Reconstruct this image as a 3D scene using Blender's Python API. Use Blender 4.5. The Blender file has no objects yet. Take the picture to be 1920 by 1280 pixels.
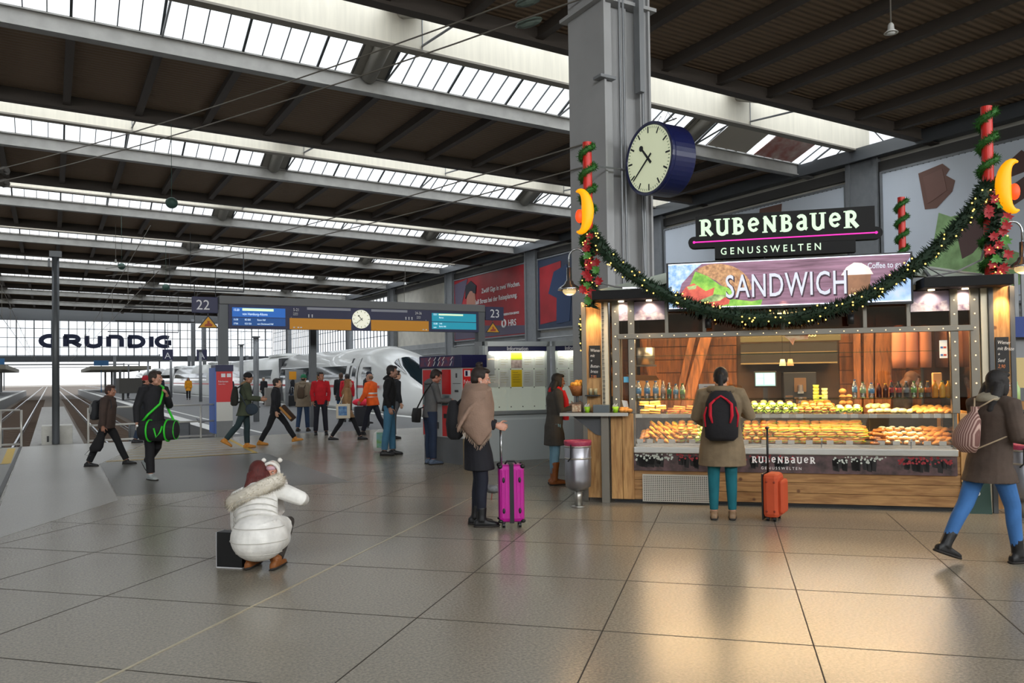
# station hall with a food kiosk
import bpy, math, random
from mathutils import Vector, Matrix
random.seed(7)
S=bpy.context.scene; COL=S.collection
PI=math.pi; R=math.radians
def sin(d): return math.sin(R(d))
def cos(d): return math.cos(R(d))
# ground frames: W = camera aligned, H = along the tracks, K = along the kiosk front
ANG={'W':0.,'H':R(30),'K':R(-15)}
def W(fr,x,y,z=0.):
    a=ANG[fr]; return Vector((x*math.cos(a)-y*math.sin(a), x*math.sin(a)+y*math.cos(a), z))
def toF(fr,p):
    a=-ANG[fr]; return (p[0]*math.cos(a)-p[1]*math.sin(a), p[0]*math.sin(a)+p[1]*math.cos(a))
# ---------------- materials
MATS={}
def srgb(c):
    if isinstance(c,str): c=[int(c[i:i+2],16)/255 for i in (0,2,4)]
    return tuple((v/12.92 if v<=.04045 else ((v+.055)/1.055)**2.4) for v in c[:3])+(1.,)
def mat(name,col,rough=.6,metal=0.,emit=None,es=1.,noise=0.,nscale=8.,bump=0.,bscale=60.,alpha=1.,trans=0.,stretch=None,coat=0.,sheen=0.,col2=None,nmat=False):
    if name in MATS: return MATS[name]
    m=bpy.data.materials.new(name); m.use_nodes=True; nt=m.node_tree; b=nt.nodes['Principled BSDF']
    c=srgb(col); b.inputs['Base Color'].default_value=c; b.inputs['Roughness'].default_value=rough; b.inputs['Metallic'].default_value=metal
    if emit is not None:
        b.inputs['Emission Color'].default_value=srgb(emit); b.inputs['Emission Strength'].default_value=es
    if alpha<1: b.inputs['Alpha'].default_value=alpha
    if trans: b.inputs['Transmission Weight'].default_value=trans
    if coat: b.inputs['Coat Weight'].default_value=coat
    if sheen: b.inputs['Sheen Weight'].default_value=sheen
    if noise or bump or col2:
        tc=nt.nodes.new('ShaderNodeTexCoord'); mp=nt.nodes.new('ShaderNodeMapping'); nt.links.new(tc.outputs['Object'],mp.inputs[0])
        if stretch: mp.inputs['Scale'].default_value=stretch
        n=nt.nodes.new('ShaderNodeTexNoise'); n.inputs['Scale'].default_value=nscale; n.inputs['Detail'].default_value=5
        nt.links.new(mp.outputs[0],n.inputs['Vector'])
        if noise or col2:
            r=nt.nodes.new('ShaderNodeValToRGB'); nt.links.new(n.outputs['Fac'],r.inputs[0])
            r.color_ramp.elements[0].position=.3; r.color_ramp.elements[1].position=.7
            if col2: r.color_ramp.elements[0].color=srgb(col2); r.color_ramp.elements[1].color=c
            else:
                r.color_ramp.elements[0].color=tuple(v*(1-noise) for v in c[:3])+(1,); r.color_ramp.elements[1].color=tuple(min(1,v*(1+noise)) for v in c[:3])+(1,)
            nt.links.new(r.outputs[0],b.inputs['Base Color'])
        if bump:
            n2=nt.nodes.new('ShaderNodeTexNoise'); n2.inputs['Scale'].default_value=bscale; nt.links.new(mp.outputs[0],n2.inputs['Vector'])
            bp=nt.nodes.new('ShaderNodeBump'); bp.inputs['Strength'].default_value=bump; bp.inputs['Distance'].default_value=.01
            nt.links.new(n2.outputs['Fac'],bp.inputs['Height']); nt.links.new(bp.outputs[0],b.inputs['Normal'])
    MATS[name]=m; return m
def emis(name,col,s):
    if name in MATS: return MATS[name]
    m=mat(name,col,.5,emit=col,es=s)
    m.cycles.emission_sampling='NONE' if s<6 else 'AUTO'
    return m
def glassmat(name,tint='ffffff',a=.12,rough=.03):
    if name in MATS: return MATS[name]
    m=bpy.data.materials.new(name); m.use_nodes=True; nt=m.node_tree; nt.nodes.clear()
    o=nt.nodes.new('ShaderNodeOutputMaterial'); mx=nt.nodes.new('ShaderNodeMixShader'); t=nt.nodes.new('ShaderNodeBsdfTransparent'); g=nt.nodes.new('ShaderNodeBsdfGlossy')
    t.inputs[0].default_value=srgb(tint); g.inputs['Roughness'].default_value=rough; f=nt.nodes.new('ShaderNodeFresnel'); f.inputs[0].default_value=1.5
    ad=nt.nodes.new('ShaderNodeMath'); ad.operation='ADD'; ad.inputs[1].default_value=a-.04; nt.links.new(f.outputs[0],ad.inputs[0]); nt.links.new(ad.outputs[0],mx.inputs[0])
    nt.links.new(t.outputs[0],mx.inputs[1]); nt.links.new(g.outputs[0],mx.inputs[2]); nt.links.new(mx.outputs[0],o.inputs[0])
    MATS[name]=m; return m
# ---------------- mesh builder
class MB:
    def __init__(s,tf=None): s.v=[];s.f=[];s.mi=[];s.m=0;s.tf=tf
    def add(s,vs,fs):
        o=len(s.v)
        if s.tf: vs=[s.tf(Vector(v)) for v in vs]
        s.v+= [tuple(v) for v in vs]; s.f+=[tuple(i+o for i in f) for f in fs]; s.mi+=[s.m]*len(fs); return s
    def box(s,x0,x1,y0,y1,z0,z1,za=None):
        # za(x) = height offset at x, for slanted beams
        h=(lambda x:0) if za is None else za
        vs=[(x,y,z+h(x)) for z in (z0,z1) for y in (y0,y1) for x in (x0,x1)]
        return s.add(vs,[(0,2,3,1),(4,5,7,6),(0,1,5,4),(2,6,7,3),(0,4,6,2),(1,3,7,5)])
    def obox(s,c,size,M):
        c=Vector(c); h=[v/2 for v in size]
        vs=[c+M@Vector((x*h[0],y*h[1],z*h[2])) for z in (-1,1) for y in (-1,1) for x in (-1,1)]
        return s.add(vs,[(0,2,3,1),(4,5,7,6),(0,1,5,4),(2,6,7,3),(0,4,6,2),(1,3,7,5)])
    def beam(s,p0,p1,w,h,up=(0,0,1)):
        p0=Vector(p0);p1=Vector(p1);d=(p1-p0).normalized();u=Vector(up)
        if abs(d.dot(u))>.98:u=Vector((0,1,0))
        l=u.cross(d).normalized();u=d.cross(l)
        vs=[p+l*(a*w/2)+u*(b*h/2) for p in (p0,p1) for a,b in ((-1,-1),(1,-1),(1,1),(-1,1))]
        return s.add(vs,[(3,2,1,0),(4,5,6,7),(0,1,5,4),(1,2,6,5),(2,3,7,6),(3,0,4,7)])
    def tube(s,pts,rs,n=8,caps=True):
        pts=[Vector(p) for p in pts]
        if not isinstance(rs,(list,tuple)): rs=[rs]*len(pts)
        t0=(pts[1]-pts[0]).normalized(); u=Vector((0,0,1)) if abs(t0.z)<.9 else Vector((1,0,0))
        a=t0.cross(u).normalized(); vs=[];fs=[];N=len(pts)
        for i,p in enumerate(pts):
            t=(pts[min(i+1,N-1)]-pts[max(i-1,0)]).normalized(); a=(a-t*a.dot(t)).normalized(); b=t.cross(a)
            for k in range(n):
                q=2*PI*k/n; vs.append(p+(a*math.cos(q)+b*math.sin(q))*rs[i])
        for i in range(N-1):
            for k in range(n): k2=(k+1)%n; fs.append((i*n+k,i*n+k2,(i+1)*n+k2,(i+1)*n+k))
        if caps: fs.append(tuple(range(n-1,-1,-1))); fs.append(tuple((N-1)*n+k for k in range(n)))
        return s.add(vs,fs)
    def loft(s,rings,n=16,caps=True,pw=2.):
        # rings: (center, A vector, B vector) ellipse half axes; pw>2 gives squarer section
        vs=[];fs=[];N=len(rings)
        def se(c): return math.copysign(abs(c)**(2/pw),c)
        for c,a,b in rings:
            c=Vector(c);a=Vector(a);b=Vector(b)
            for k in range(n):
                q=2*PI*k/n; vs.append(c+a*se(math.cos(q))+b*se(math.sin(q)))
        for i in range(N-1):
            for k in range(n): k2=(k+1)%n; fs.append((i*n+k,i*n+k2,(i+1)*n+k2,(i+1)*n+k))
        if caps: fs.append(tuple(range(n-1,-1,-1))); fs.append(tuple((N-1)*n+k for k in range(n)))
        return s.add(vs,fs)
    def lathe(s,prof,c=(0,0,0),n=16,axis='z'):
        vs=[];fs=[];N=len(prof)
        for r,z in prof:
            for k in range(n):
                q=2*PI*k/n;x,y=r*math.cos(q),r*math.sin(q)
                v=(x,y,z) if axis=='z' else ((x,z,y) if axis=='y' else (z,x,y)); vs.append((v[0]+c[0],v[1]+c[1],v[2]+c[2]))
        for i in range(N-1):
            for k in range(n): k2=(k+1)%n; fs.append((i*n+k,i*n+k2,(i+1)*n+k2,(i+1)*n+k))
        fs.append(tuple(range(n-1,-1,-1)));fs.append(tuple((N-1)*n+k for k in range(n)))
        return s.add(vs,fs)
    def blob(s,c,r,n=14,m=8,M=None,jit=0.):
        if not isinstance(r,(tuple,list)): r=(r,r,r)
        c=Vector(c);vs=[];fs=[]
        for i in range(m+1):
            th=PI*i/m
            for k in range(n):
                q=2*PI*k/n; j=1+random.uniform(-jit,jit)
                v=Vector((r[0]*math.sin(th)*math.cos(q)*j,r[1]*math.sin(th)*math.sin(q)*j,r[2]*math.cos(th)*j))
                if M is not None: v=M@v
                vs.append(c+v)
        for i in range(m):
            for k in range(n): k2=(k+1)%n; fs.append((i*n+k,(i+1)*n+k,(i+1)*n+k2,i*n+k2))
        return s.add(vs,fs)
    def prism(s,poly,p0,ex,ey,d):
        # polygon (x,y) placed at p0 + x*ex + y*ey, extruded by vector d
        p0=Vector(p0);ex=Vector(ex);ey=Vector(ey);d=Vector(d);n=len(poly)
        vs=[p0+ex*x+ey*y for x,y in poly]; vs+=[v+d for v in vs]
        fs=[tuple(range(n-1,-1,-1)),tuple(range(n,2*n))]+[(i,(i+1)%n,n+(i+1)%n,n+i) for i in range(n)]
        return s.add(vs,fs)
    def quad(s,a,b,c,d): return s.add([a,b,c,d],[(0,1,2,3)])
    def mesh(s,name,mats,off=(0,0,0),smooth=False):
        me=bpy.data.meshes.new(name); o=Vector(off)
        me.from_pydata([tuple(Vector(v)-o) for v in s.v],[],s.f)
        for m in (mats if isinstance(mats,(list,tuple)) else [mats]): me.materials.append(m)
        me.polygons.foreach_set('material_index',s.mi)
        me.polygons.foreach_set('use_smooth',[bool(smooth)]*len(s.f)); me.update()
        return me
OFF={}
def props(o,label=None,cat=None,group=None,kind=None):
    if label:o['label']=label
    if cat:o['category']=cat
    if group:o['group']=group
    if kind:o['kind']=kind
def fix(o,smooth,bevel,remesh,sub=0,weld=False):
    if smooth=='auto' or bevel:
        pass
    if bevel:
        b=o.modifiers.new('b','BEVEL'); b.width=bevel; b.segments=2; b.limit_method='ANGLE'; b.angle_limit=R(40)
        if smooth: b.harden_normals=False
    if remesh:
        r=o.modifiers.new('r','REMESH'); r.mode='VOXEL'; r.voxel_size=remesh; r.use_smooth_shade=True
        q=o.modifiers.new('s','SMOOTH'); q.factor=.5; q.iterations=3
    if sub:
        r=o.modifiers.new('u','SUBSURF'); r.levels=sub; r.render_levels=sub
def thing(name,label,cat,fr='W',at=(0,0,0),rz=0.,group=None,local=False,kind=None):
    """Empty at the thing's base. at = frame coordinates. Children are written in frame coordinates unless local."""
    o=bpy.data.objects.new(name,None); COL.objects.link(o); o.empty_display_size=.1
    o.location=W(fr,*at); o.rotation_euler=(0,0,ANG[fr]+R(rz)); props(o,label,cat,group,kind)
    OFF[o.name]=(0,0,0) if local or rz else tuple(at); return o
def part(name,mb,mats,parent,label=None,smooth=False,bevel=0,remesh=0,sub=0,kind=None):
    off=OFF[parent.name]; o=bpy.data.objects.new(name,mb.mesh(name,mats,off,smooth or bool(remesh))); COL.objects.link(o)
    o.parent=parent; OFF[o.name]=off; props(o,label,kind=kind); fix(o,smooth,bevel,remesh,sub); return o
def solo(name,mb,mats,label,cat,fr='W',at=(0,0,0),rz=0.,group=None,smooth=False,bevel=0,remesh=0,local=False,sub=0,kind=None):
    off=(0,0,0) if local or rz else tuple(at)
    o=bpy.data.objects.new(name,mb.mesh(name,mats,off,smooth or bool(remesh))); COL.objects.link(o)
    o.location=W(fr,*at); o.rotation_euler=(0,0,ANG[fr]+R(rz)); OFF[o.name]=off; props(o,label,cat,group,kind); fix(o,smooth,bevel,remesh,sub); return o
def struct(name,mb,mats,fr='W',smooth=False,bevel=0,at=(0,0,0)):
    o=bpy.data.objects.new(name,mb.mesh(name,mats,at,smooth)); COL.objects.link(o); o.location=W(fr,*at)
    o.rotation_euler=(0,0,ANG[fr]); o['kind']='structure'; OFF[o.name]=tuple(at); fix(o,smooth,bevel,0); return o
def dup(o,loc=None,rz=None,label=None,scale=None,parent=None):
    c=o.copy(); COL.objects.link(c); c.parent=parent; OFF[c.name]=OFF.get(o.name,(0,0,0))
    if loc is not None: c.location=loc
    if rz is not None: c.rotation_euler=(c.rotation_euler[0],c.rotation_euler[1],rz)
    if scale is not None: c.scale=scale if isinstance(scale,(tuple,list)) else (scale,)*3
    if label: c['label']=label
    for ch in o.children: dup(ch,parent=c)
    return c
def text(s,parent,p,size,m,rot=(90,0,0),ext=.004,align='LEFT',bold=0.,sx=1.,name='lettering',spacing=1.,shear=0.):
    cu=bpy.data.curves.new(name,'FONT'); cu.body=s; cu.size=size; cu.extrude=ext; cu.align_x=align; cu.offset=bold; cu.resolution_u=3; cu.space_character=spacing; cu.shear=shear
    cu.materials.append(m); oc=bpy.data.objects.new(name,cu); me=bpy.data.meshes.new_from_object(oc); bpy.data.objects.remove(oc); o=bpy.data.objects.new(name,me); COL.objects.link(o); o.parent=parent
    off=OFF[parent.name]; o.location=Vector(p)-Vector(off); o.rotation_euler=tuple(R(v) for v in rot); o.scale=(sx,1,1); OFF[o.name]=off; return o
def lerp(a,b,t): return a+(b-a)*t
def arc(cx,cy,rx,ry,a0,a1,n=10): return [(cx+rx*cos(a0+(a1-a0)*i/n),cy+ry*sin(a0+(a1-a0)*i/n)) for i in range(n+1)]
def stroke(mb,pts,w,p0,ex,ey,d,taper=None):
    """a flat ribbon letter stroke along 2d points, extruded by vector d"""
    n=len(pts);L=[];Rr=[]
    for i,(x,y) in enumerate(pts):
        x0,y0=pts[max(i-1,0)];x1,y1=pts[min(i+1,n-1)];dx,dy=x1-x0,y1-y0;l=math.hypot(dx,dy) or 1
        ww=(w if taper is None else w*(taper[0]+(taper[1]-taper[0])*i/(n-1)))/2
        L.append((x-dy/l*ww,y+dx/l*ww));Rr.append((x+dy/l*ww,y-dx/l*ww))
    for i in range(n-1):
        mb.prism([L[i],L[i+1],Rr[i+1],Rr[i]],p0,ex,ey,d)
# ================= camera
RO,PT=.0138,.0208
cam=bpy.data.cameras.new('camera'); cam.sensor_width=36; cam.lens=28.125; cam.shift_y=31/1920; cam.clip_end=600; cam.clip_start=.05
co=bpy.data.objects.new('camera',cam); COL.objects.link(co); S.camera=co
fv=Vector((0,math.cos(PT),math.sin(PT))); r0=Vector((1,0,0)); u0=Vector((0,-math.sin(PT),math.cos(PT)))
rv=r0*math.cos(RO)-u0*math.sin(RO); uv=u0*math.cos(RO)+r0*math.sin(RO)
M=Matrix((rv,uv,-fv)).transposed().to_4x4(); M.translation=(0,0,1.6); co.matrix_world=M
# ================= hall materials
m_girder=mat('painted_girder','8e8d8a',.55,noise=.12,nscale=2)
m_rib=mat('dark_rib','433b34',.7)
m_cream=mat('cream_panel','e6dfcc',.6,noise=.06,nscale=1.5,stretch=(4,4,.3))
m_steel=mat('grey_steel','85888b',.45,.3,noise=.08,nscale=3)
m_dsteel=mat('dark_steel','54575a',.45,.4)
m_mull=mat('glazing_bar','3f4346',.6)
m_wall=mat('hall_wall','d8d4c8',.8,noise=.1,nscale=1.2)
m_wallg=mat('hall_wall_grey','abadae',.8,noise=.1,nscale=1)
m_black=mat('black_plastic','111214',.45)
m_white=mat('white_paint','e8e8e4',.5)
m_navy=mat('navy_sign','0b1044',.45)
m_chrome=mat('brushed_chrome','b9bcbf',.25,.95)
m_wire=mat('wire','77726a',.5,.3)
def deck_mat():
    m=mat('roof_deck','74604c',.85); nt=m.node_tree; b=nt.nodes['Principled BSDF']
    tc=nt.nodes.new('ShaderNodeTexCoord'); w=nt.nodes.new('ShaderNodeTexWave'); w.bands_direction='Y'; w.inputs['Scale'].default_value=1.15
    nt.links.new(tc.outputs['Object'],w.inputs[0]); bp=nt.nodes.new('ShaderNodeBump'); bp.inputs['Strength'].default_value=.9; bp.inputs['Distance'].default_value=.05
    nt.links.new(w.outputs['Fac'],bp.inputs['Height']); nt.links.new(bp.outputs[0],b.inputs['Normal']); return m
m_deck=deck_mat()
def sky_glass():
    m=bpy.data.materials.new('skylight_glass'); m.use_nodes=True; nt=m.node_tree; nt.nodes.clear()
    o=nt.nodes.new('ShaderNodeOutputMaterial'); mx=nt.nodes.new('ShaderNodeMixShader'); mx.inputs[0].default_value=.18
    t=nt.nodes.new('ShaderNodeBsdfTransparent'); t.inputs[0].default_value=(.9,.93,.96,1); g=nt.nodes.new('ShaderNodeBsdfTranslucent'); g.inputs[0].default_value=(.8,.85,.9,1)
    nt.links.new(t.outputs[0],mx.inputs[1]); nt.links.new(g.outputs[0],mx.inputs[2]); nt.links.new(mx.outputs[0],o.inputs[0]); return m
m_skyg=sky_glass()
# ================= floor
def floor_mat(name,c1,c2,rough,bumpy=.004):
    m=bpy.data.materials.new(name); m.use_nodes=True; nt=m.node_tree; b=nt.nodes['Principled BSDF']; L=nt.links.new
    tc=nt.nodes.new('ShaderNodeTexCoord')
    def N(sc,det=3,rg=.6):
        n=nt.nodes.new('ShaderNodeTexNoise'); n.inputs['Scale'].default_value=sc; n.inputs['Detail'].default_value=det; n.inputs['Roughness'].default_value=rg; L(tc.outputs['Object'],n.inputs['Vector']); return n
    n1=N(55,4,.7); r=nt.nodes.new('ShaderNodeValToRGB'); r.color_ramp.elements[0].position=.36; r.color_ramp.elements[1].position=.64
    r.color_ramp.elements[0].color=srgb(c1); r.color_ramp.elements[1].color=srgb(c2); L(n1.outputs['Fac'],r.inputs[0])
    n2=N(.55,4); mx=nt.nodes.new('ShaderNodeMix'); mx.data_type='RGBA'; mx.blend_type='MULTIPLY'; mx.inputs[0].default_value=.25
    r2=nt.nodes.new('ShaderNodeValToRGB'); r2.color_ramp.elements[0].position=.3; r2.color_ramp.elements[0].color=(.62,.6,.56,1); r2.color_ramp.elements[1].position=.7; L(n2.outputs['Fac'],r2.inputs[0])
    L(r.outputs[0],mx.inputs[6]); L(r2.outputs[0],mx.inputs[7]); L(mx.outputs[2],b.inputs['Base Color'])
    mr=nt.nodes.new('ShaderNodeMapRange'); mr.inputs['To Min'].default_value=rough-.015; mr.inputs['To Max'].default_value=rough+.03; L(n2.outputs['Fac'],mr.inputs[0]); L(mr.outputs[0],b.inputs['Roughness'])
    b.inputs['Specular IOR Level'].default_value=.55
    bp=nt.nodes.new('ShaderNodeBump'); bp.inputs['Strength'].default_value=bumpy; bp.inputs['Distance'].default_value=.01; L(n1.outputs['Fac'],bp.inputs['Height']); L(bp.outputs[0],b.inputs['Normal'])
    return m
m_floor=floor_mat('terrazzo','7c766b','a29b8b',.235)
m_asph=floor_mat('platform_asphalt','5c5d5e','727374',.5)
m_lstrip=floor_mat('pale_paving','a09e98','b9b8b3',.3)
m_dpatch=floor_mat('dark_paving','66655f','7a7973',.33)
m_tact=floor_mat('ribbed_paving','8d897c','a8a498',.4)
m_ballast=floor_mat('ballast','4a423b','7a6e62',.9,.5)
fl_=MB().box(-44,38,-22,23.,-.25,0); floor=struct('floor',fl_,m_floor,'H')
pf=MB().box(4.3,12.45,23.,163,-.9,0); struct('floor',pf,m_asph,'H').name='floor_platform'
pf=MB().box(15.7,38,23.,163,-.9,0); struct('floor_platform',pf,m_asph,'H')
pf=MB().box(-13,-3.6,23.6,163,-.9,0); struct('floor_platform',pf,m_asph,'H')
pb=MB().box(-.45,.75,23.3,58,-.9,-.02); struct('floor_buffer_strip',pb,mat('concrete','9a9894',.8,noise=.15),'H')
tb=MB().box(-40,40,23.,420,-1.1,-.9); struct('floor_trackbed',tb,m_ballast,'H')
ed=MB()
for a0,a1 in ((4.3,4.75),(12.0,12.45),(15.7,16.1),(-4.05,-3.6),): ed.box(a0,a1,24,163,0,.008)
ed.box(5.3,5.42,24.,163,0,.007)
struct('floor_platform_edge',ed,mat('edge_white','d8d8d4',.5),'H')
# floor joints (1.235 m grid in the kiosk frame)
jt=MB()
for i in range(-18,14):
    e=.46+1.235*i
    if i==-3: continue
    n1=9.75 if -1.5<e<2.9 else 16
    jt.box(e-.004,e+.004,-2,n1 if i>-6 else 12.2,0,.0012)
for j in range(-3,11):
    n=1.265+1.238*j
    jt.box(-13 if n<8 else -7.5,12,n-.004,n+.004,0,.0012)
struct('floor_joint',jt,mat('joint','3a362f',.8),'K')
jl=MB().box(.46-3*1.235-.011,.46-3*1.235+.011,-2,16,0,.002); struct('floor_joint_strip',jl,mat('brass_strip','c9bfa4',.35,.6),'K')
# paving patches
def patch(name,poly,m,z=.003,fr='H'):
    struct(name,MB().prism(poly,(0,0,0),(1,0,0),(0,1,0),(0,0,z)),m,fr)
patch('floor_pale_strip',[(-.6,23),(-.55,9.6),(.78,11.9),(.8,17.2),(2.3,23)],m_lstrip)
patch('floor_dark_paving',[(.8,12.3),(3.95,11.8),(3.95,17.5),(.82,17.4)],m_dpatch,.004)
patch('floor_dark_paving',[(-6,9.0),(-.6,9.7),(-.6,18.3),(-6,18.3)],m_dpatch,.004)
patch('floor_ribbed_paving',[(.95,17.6),(3.8,17.6),(4.25,23),(2.35,23)],m_tact,.005)
patch('floor_ribbed_paving',[(-6,18.4),(-.65,18.4),(-.62,22.9),(-6,22.9)],m_tact,.005)
m_yel=mat('yellow_line','c9a640',.55)
yl=MB()
def gl(p,q,w=.09,z=.008):
    p=Vector((p[0],p[1],z));q=Vector((q[0],q[1],z));d=(q-p).normalized();l=Vector((-d.y,d.x,0))*w/2; yl.quad(p-l,q-l,q+l,p+l)
gl((.95,17.65),(3.85,17.6));gl((3.8,17.6),(4.1,22.6));gl((-.75,18.5),(-.8,22.5),.16);gl((-6,18.45),(-.7,18.45))
for k in range(7): gl((1.3+.25*k*.3,18.3+k*.65),(3.7+.05*k,18.2+k*.65),.05)
struct('floor_yellow_line',yl,m_yel,'H')
gl0=MB().box(-1.0,-.93,8,23,0,.012) ; struct('floor_rail_groove',MB().box(-.66,-.6,7.5,23,0,.01),mat('groove','4a4a4a',.5),'H')
# ================= roof
def zr(a): return -.0195*(a+1.5)
AL=-44.
def roofbay(t0,n):
    c=thing('ceiling','','', 'H',(6,t0,13.5),kind='structure'); del_keys(c)
    part('roof_deck',MB().box(AL,38,t0,t0+8.5,14.0,14.1,zr),m_deck,c)
    if n>-1: part('girder',MB().box(AL,37.9,t0-.15,t0+.1,13.42,14.0,zr).box(AL,37.9,t0-.25,t0+.2,13.38,13.44,zr).box(AL,37.9,t0-.25,t0+.2,13.96,14.02,zr),m_girder,c)
    part('girder',MB().box(AL,37.9,t0+8.4,t0+8.65,13.45,14.0,zr).box(AL,37.9,t0+8.3,t0+8.75,13.42,13.47,zr),m_rib,c)
    rb=None
    i=0
    while True:
        a=.63-2.83*15+2.83*i
        if a>37: break
        b=MB().box(a-.07,a+.07,t0+.1,t0+8.4,13.62+zr(a),14.0+zr(a)).box(a-.15,a+.15,t0+.1,t0+8.4,13.58+zr(a),13.63+zr(a))
        part('ceiling_rib',b,m_rib,c); i+=1
def del_keys(c):
    for k in ('label','category'):
        if k in c: del c[k]
def skylight(ta,tb,n,first):
    c=thing('window_%d'%n,'','', 'H',(6,ta,13.5),kind='structure'); del_keys(c)
    tm=(ta+tb)/2; AR=37.8
    part('ridge_beam',MB().box(AL,AR,tm-.14,tm+.2,13.92,15.3,zr),m_cream,c)
    part('ridge_beam_edge',MB().box(AL,AR,tm-.2,tm+.24,13.85,13.93,zr),mat('ridge_edge','8f887c',.6),c)
    g=MB()
    for sg,te in ((-1,ta),(1,tb)):
        g.quad((AL,te,14.03+zr(AL)),(AR,te,14.03+zr(AR)),(AR,tm+sg*.15,15.45+zr(AR)),(AL,tm+sg*.15,15.45+zr(AL)))
    g.quad((AR+.05,ta,14.0+zr(AR)),(AR+.05,tb,14.0+zr(AR)),(AR+.05,tm+.15,15.45+zr(AR)),(AR+.05,tm-.15,15.45+zr(AR)))
    part('glazing',g,m_skyg,c)
    b=MB(); i=0
    while True:
        a=.63-2.83*15+.7075*i
        if a>AR: break
        w=.09 if i%4==0 else .035
        for sg,te in ((-1,ta),(1,tb)): b.beam((a,te,14.0+zr(a)),(a,tm+sg*.15,15.42+zr(a)),w,.07)
        i+=1
    for sg,te in ((-1,ta),(1,tb)):
        q=.5; y=lerp(te,tm,q); z=lerp(14.0,15.42,q); b.beam((AL,y,z+zr(AL)),(AR,y,z+zr(AR)),.03,.03)
    for k in range(6):
        q=k/6; b.beam((AR,lerp(ta,tb,q),14.0+zr(AR)),(AR,tm+(q-.5)*.6,15.4+zr(AR)),.05,.05)
    part('glazing_bar',b,m_mull,c)
    h=MB()
    for a in (-22.6,-5.8,11.2,28.1):
        for sg,te in ((1,tb),(-1,ta)):
            h.add([(a-.75,te,14.0+zr(a)),(a+.75,te,14.0+zr(a)),(a+.75,tm+sg*.2,15.38+zr(a)),(a-.75,tm+sg*.2,15.38+zr(a))],[(0,1,2,3)])
            h.tube([(a,te-.1*sg,14.0+zr(a)),(a,tm+sg*.3,15.2+zr(a))],.32,12)
    part('vent_hood',h,mat('vent_hood','8a867e',.7),c,smooth=True)
    i=0
    for a in [3.5-8.48*k for k in range(3,0,-1)]+[3.5+8.48*k for k in range(4)]:
        z=zr(a)
        s=MB().tube([(a,tb,13.98+z),(a,tm+.2,14.5+z)],.045,6).tube([(a,tm-.14,14.1+z),(a,ta,13.75+z)],.045,6).tube([(a,tm-.15,13.95+z),(a,tm-.15,15.2+z)],.02,5)
        part('roof_strut',s,m_steel,c)
for k in range(-1,8): roofbay(31+16*k,k)
for i,k in enumerate(range(-1,8)):
    skylight(31+16*k+8.6,31+16*k+15.85,i+1,0)
# closed concourse roof this side of the first bay, one more unseen skylight added above and behind the camera for fill light
def closed(t0,t1):
    c=thing('ceiling','','','H',(6,t0,13.5),kind='structure'); del_keys(c)
    part('roof_deck',MB().box(AL,38,t0,t1,14.0,14.1,zr),m_deck,c)
    for i in range(26):
        a=.63-2.83*15+2.83*i
        if a<37: part('ceiling_rib',MB().box(a-.07,a+.07,t0,t1,13.62+zr(a),14.0+zr(a)).box(a-.15,a+.15,t0,t1,13.58+zr(a),13.63+zr(a)),m_rib,c)
closed(-1.15,15.1); closed(-22,-8.4); skylight(-8.4,-1.15,10,0)
struct('wall_back',MB().box(-44,38,-22.4,-22,0,8).box(-44,38,-22.4,-22,12.4,14.3),m_wall,'H')
gk=thing('window_22','','','H',(0,-22,8),kind='structure'); del_keys(gk)  # unseen glazed band, added behind the camera to let in frontal fill
part('glazing',MB().quad((-44,-22.2,8),(38,-22.2,8),(38,-22.2,12.4),(-44,-22.2,12.4)),m_skyg,gk)
gb=MB()
for i in range(42): gb.box(-44+i*2,-43.85+i*2,-22.1,-22,8,12.4)
part('glazing_bar',gb,m_mull,gk)
struct('wall_left',MB().box(-44.4,-44,-22,160,0,14.9),m_wallg,'H')
# ================= right hall wall with fascia, pillars and posters
w=MB().box(38,38.4,-22,95.5,0,13.6).box(38,38.4,95.5,160,0,5.2).box(38,38.4,95.5,160,12,13.6)
wall=struct('wall_right',w,m_wall,'H')
gr=thing('window_21','','','H',(38,128,5.2),kind='structure'); del_keys(gr)
part('glazing',MB().quad((38.2,95.5,5.2),(38.2,160,5.2),(38.2,160,12),(38.2,95.5,12)),m_skyg,gr)
gb=MB()
for i in range(50): gb.box(38.0,38.1,95.5+i*1.3,95.62+i*1.3,5.2,12)
for z in (6.9,8.6,10.3): gb.box(38.02,38.08,95.5,160,z,z+.08)
part('glazing_bar',gb,m_mull,gr)
struct('wall_right_base',MB().box(37.9,38,-10,160,0,5.3),m_wallg,'H')
f=MB().box(36.7,37.95,-10,159.8,12.75,13.15).box(36.6,36.8,-10,159.8,12.55,13.2); struct('trim_1',f,m_dsteel,'H')
f=MB().box(37.7,37.95,-10,159.8,11.95,12.5); struct('trim_2',f,mat('fascia_dark','4c4a48',.6),'H')
pil=MB()
for k in range(-2,8):
    t=27.35+17.*k
    if t<-8 or t>158: continue
    pil.box(37.45,37.95,t-.8,t+.8,0,12.7).box(37.35,37.5,t-.95,t-.7,0,12.7).box(37.35,37.5,t+.7,t+.95,0,12.7)
struct('trim_3',pil,m_steel,'H')
pp=MB()
for z in (4.2,3.1,4.9): pp.tube([(37.6,-5,z),(37.6,150,z-.3)],.07,6)
struct('trim_4',pp,m_wallg,'H')
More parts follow.
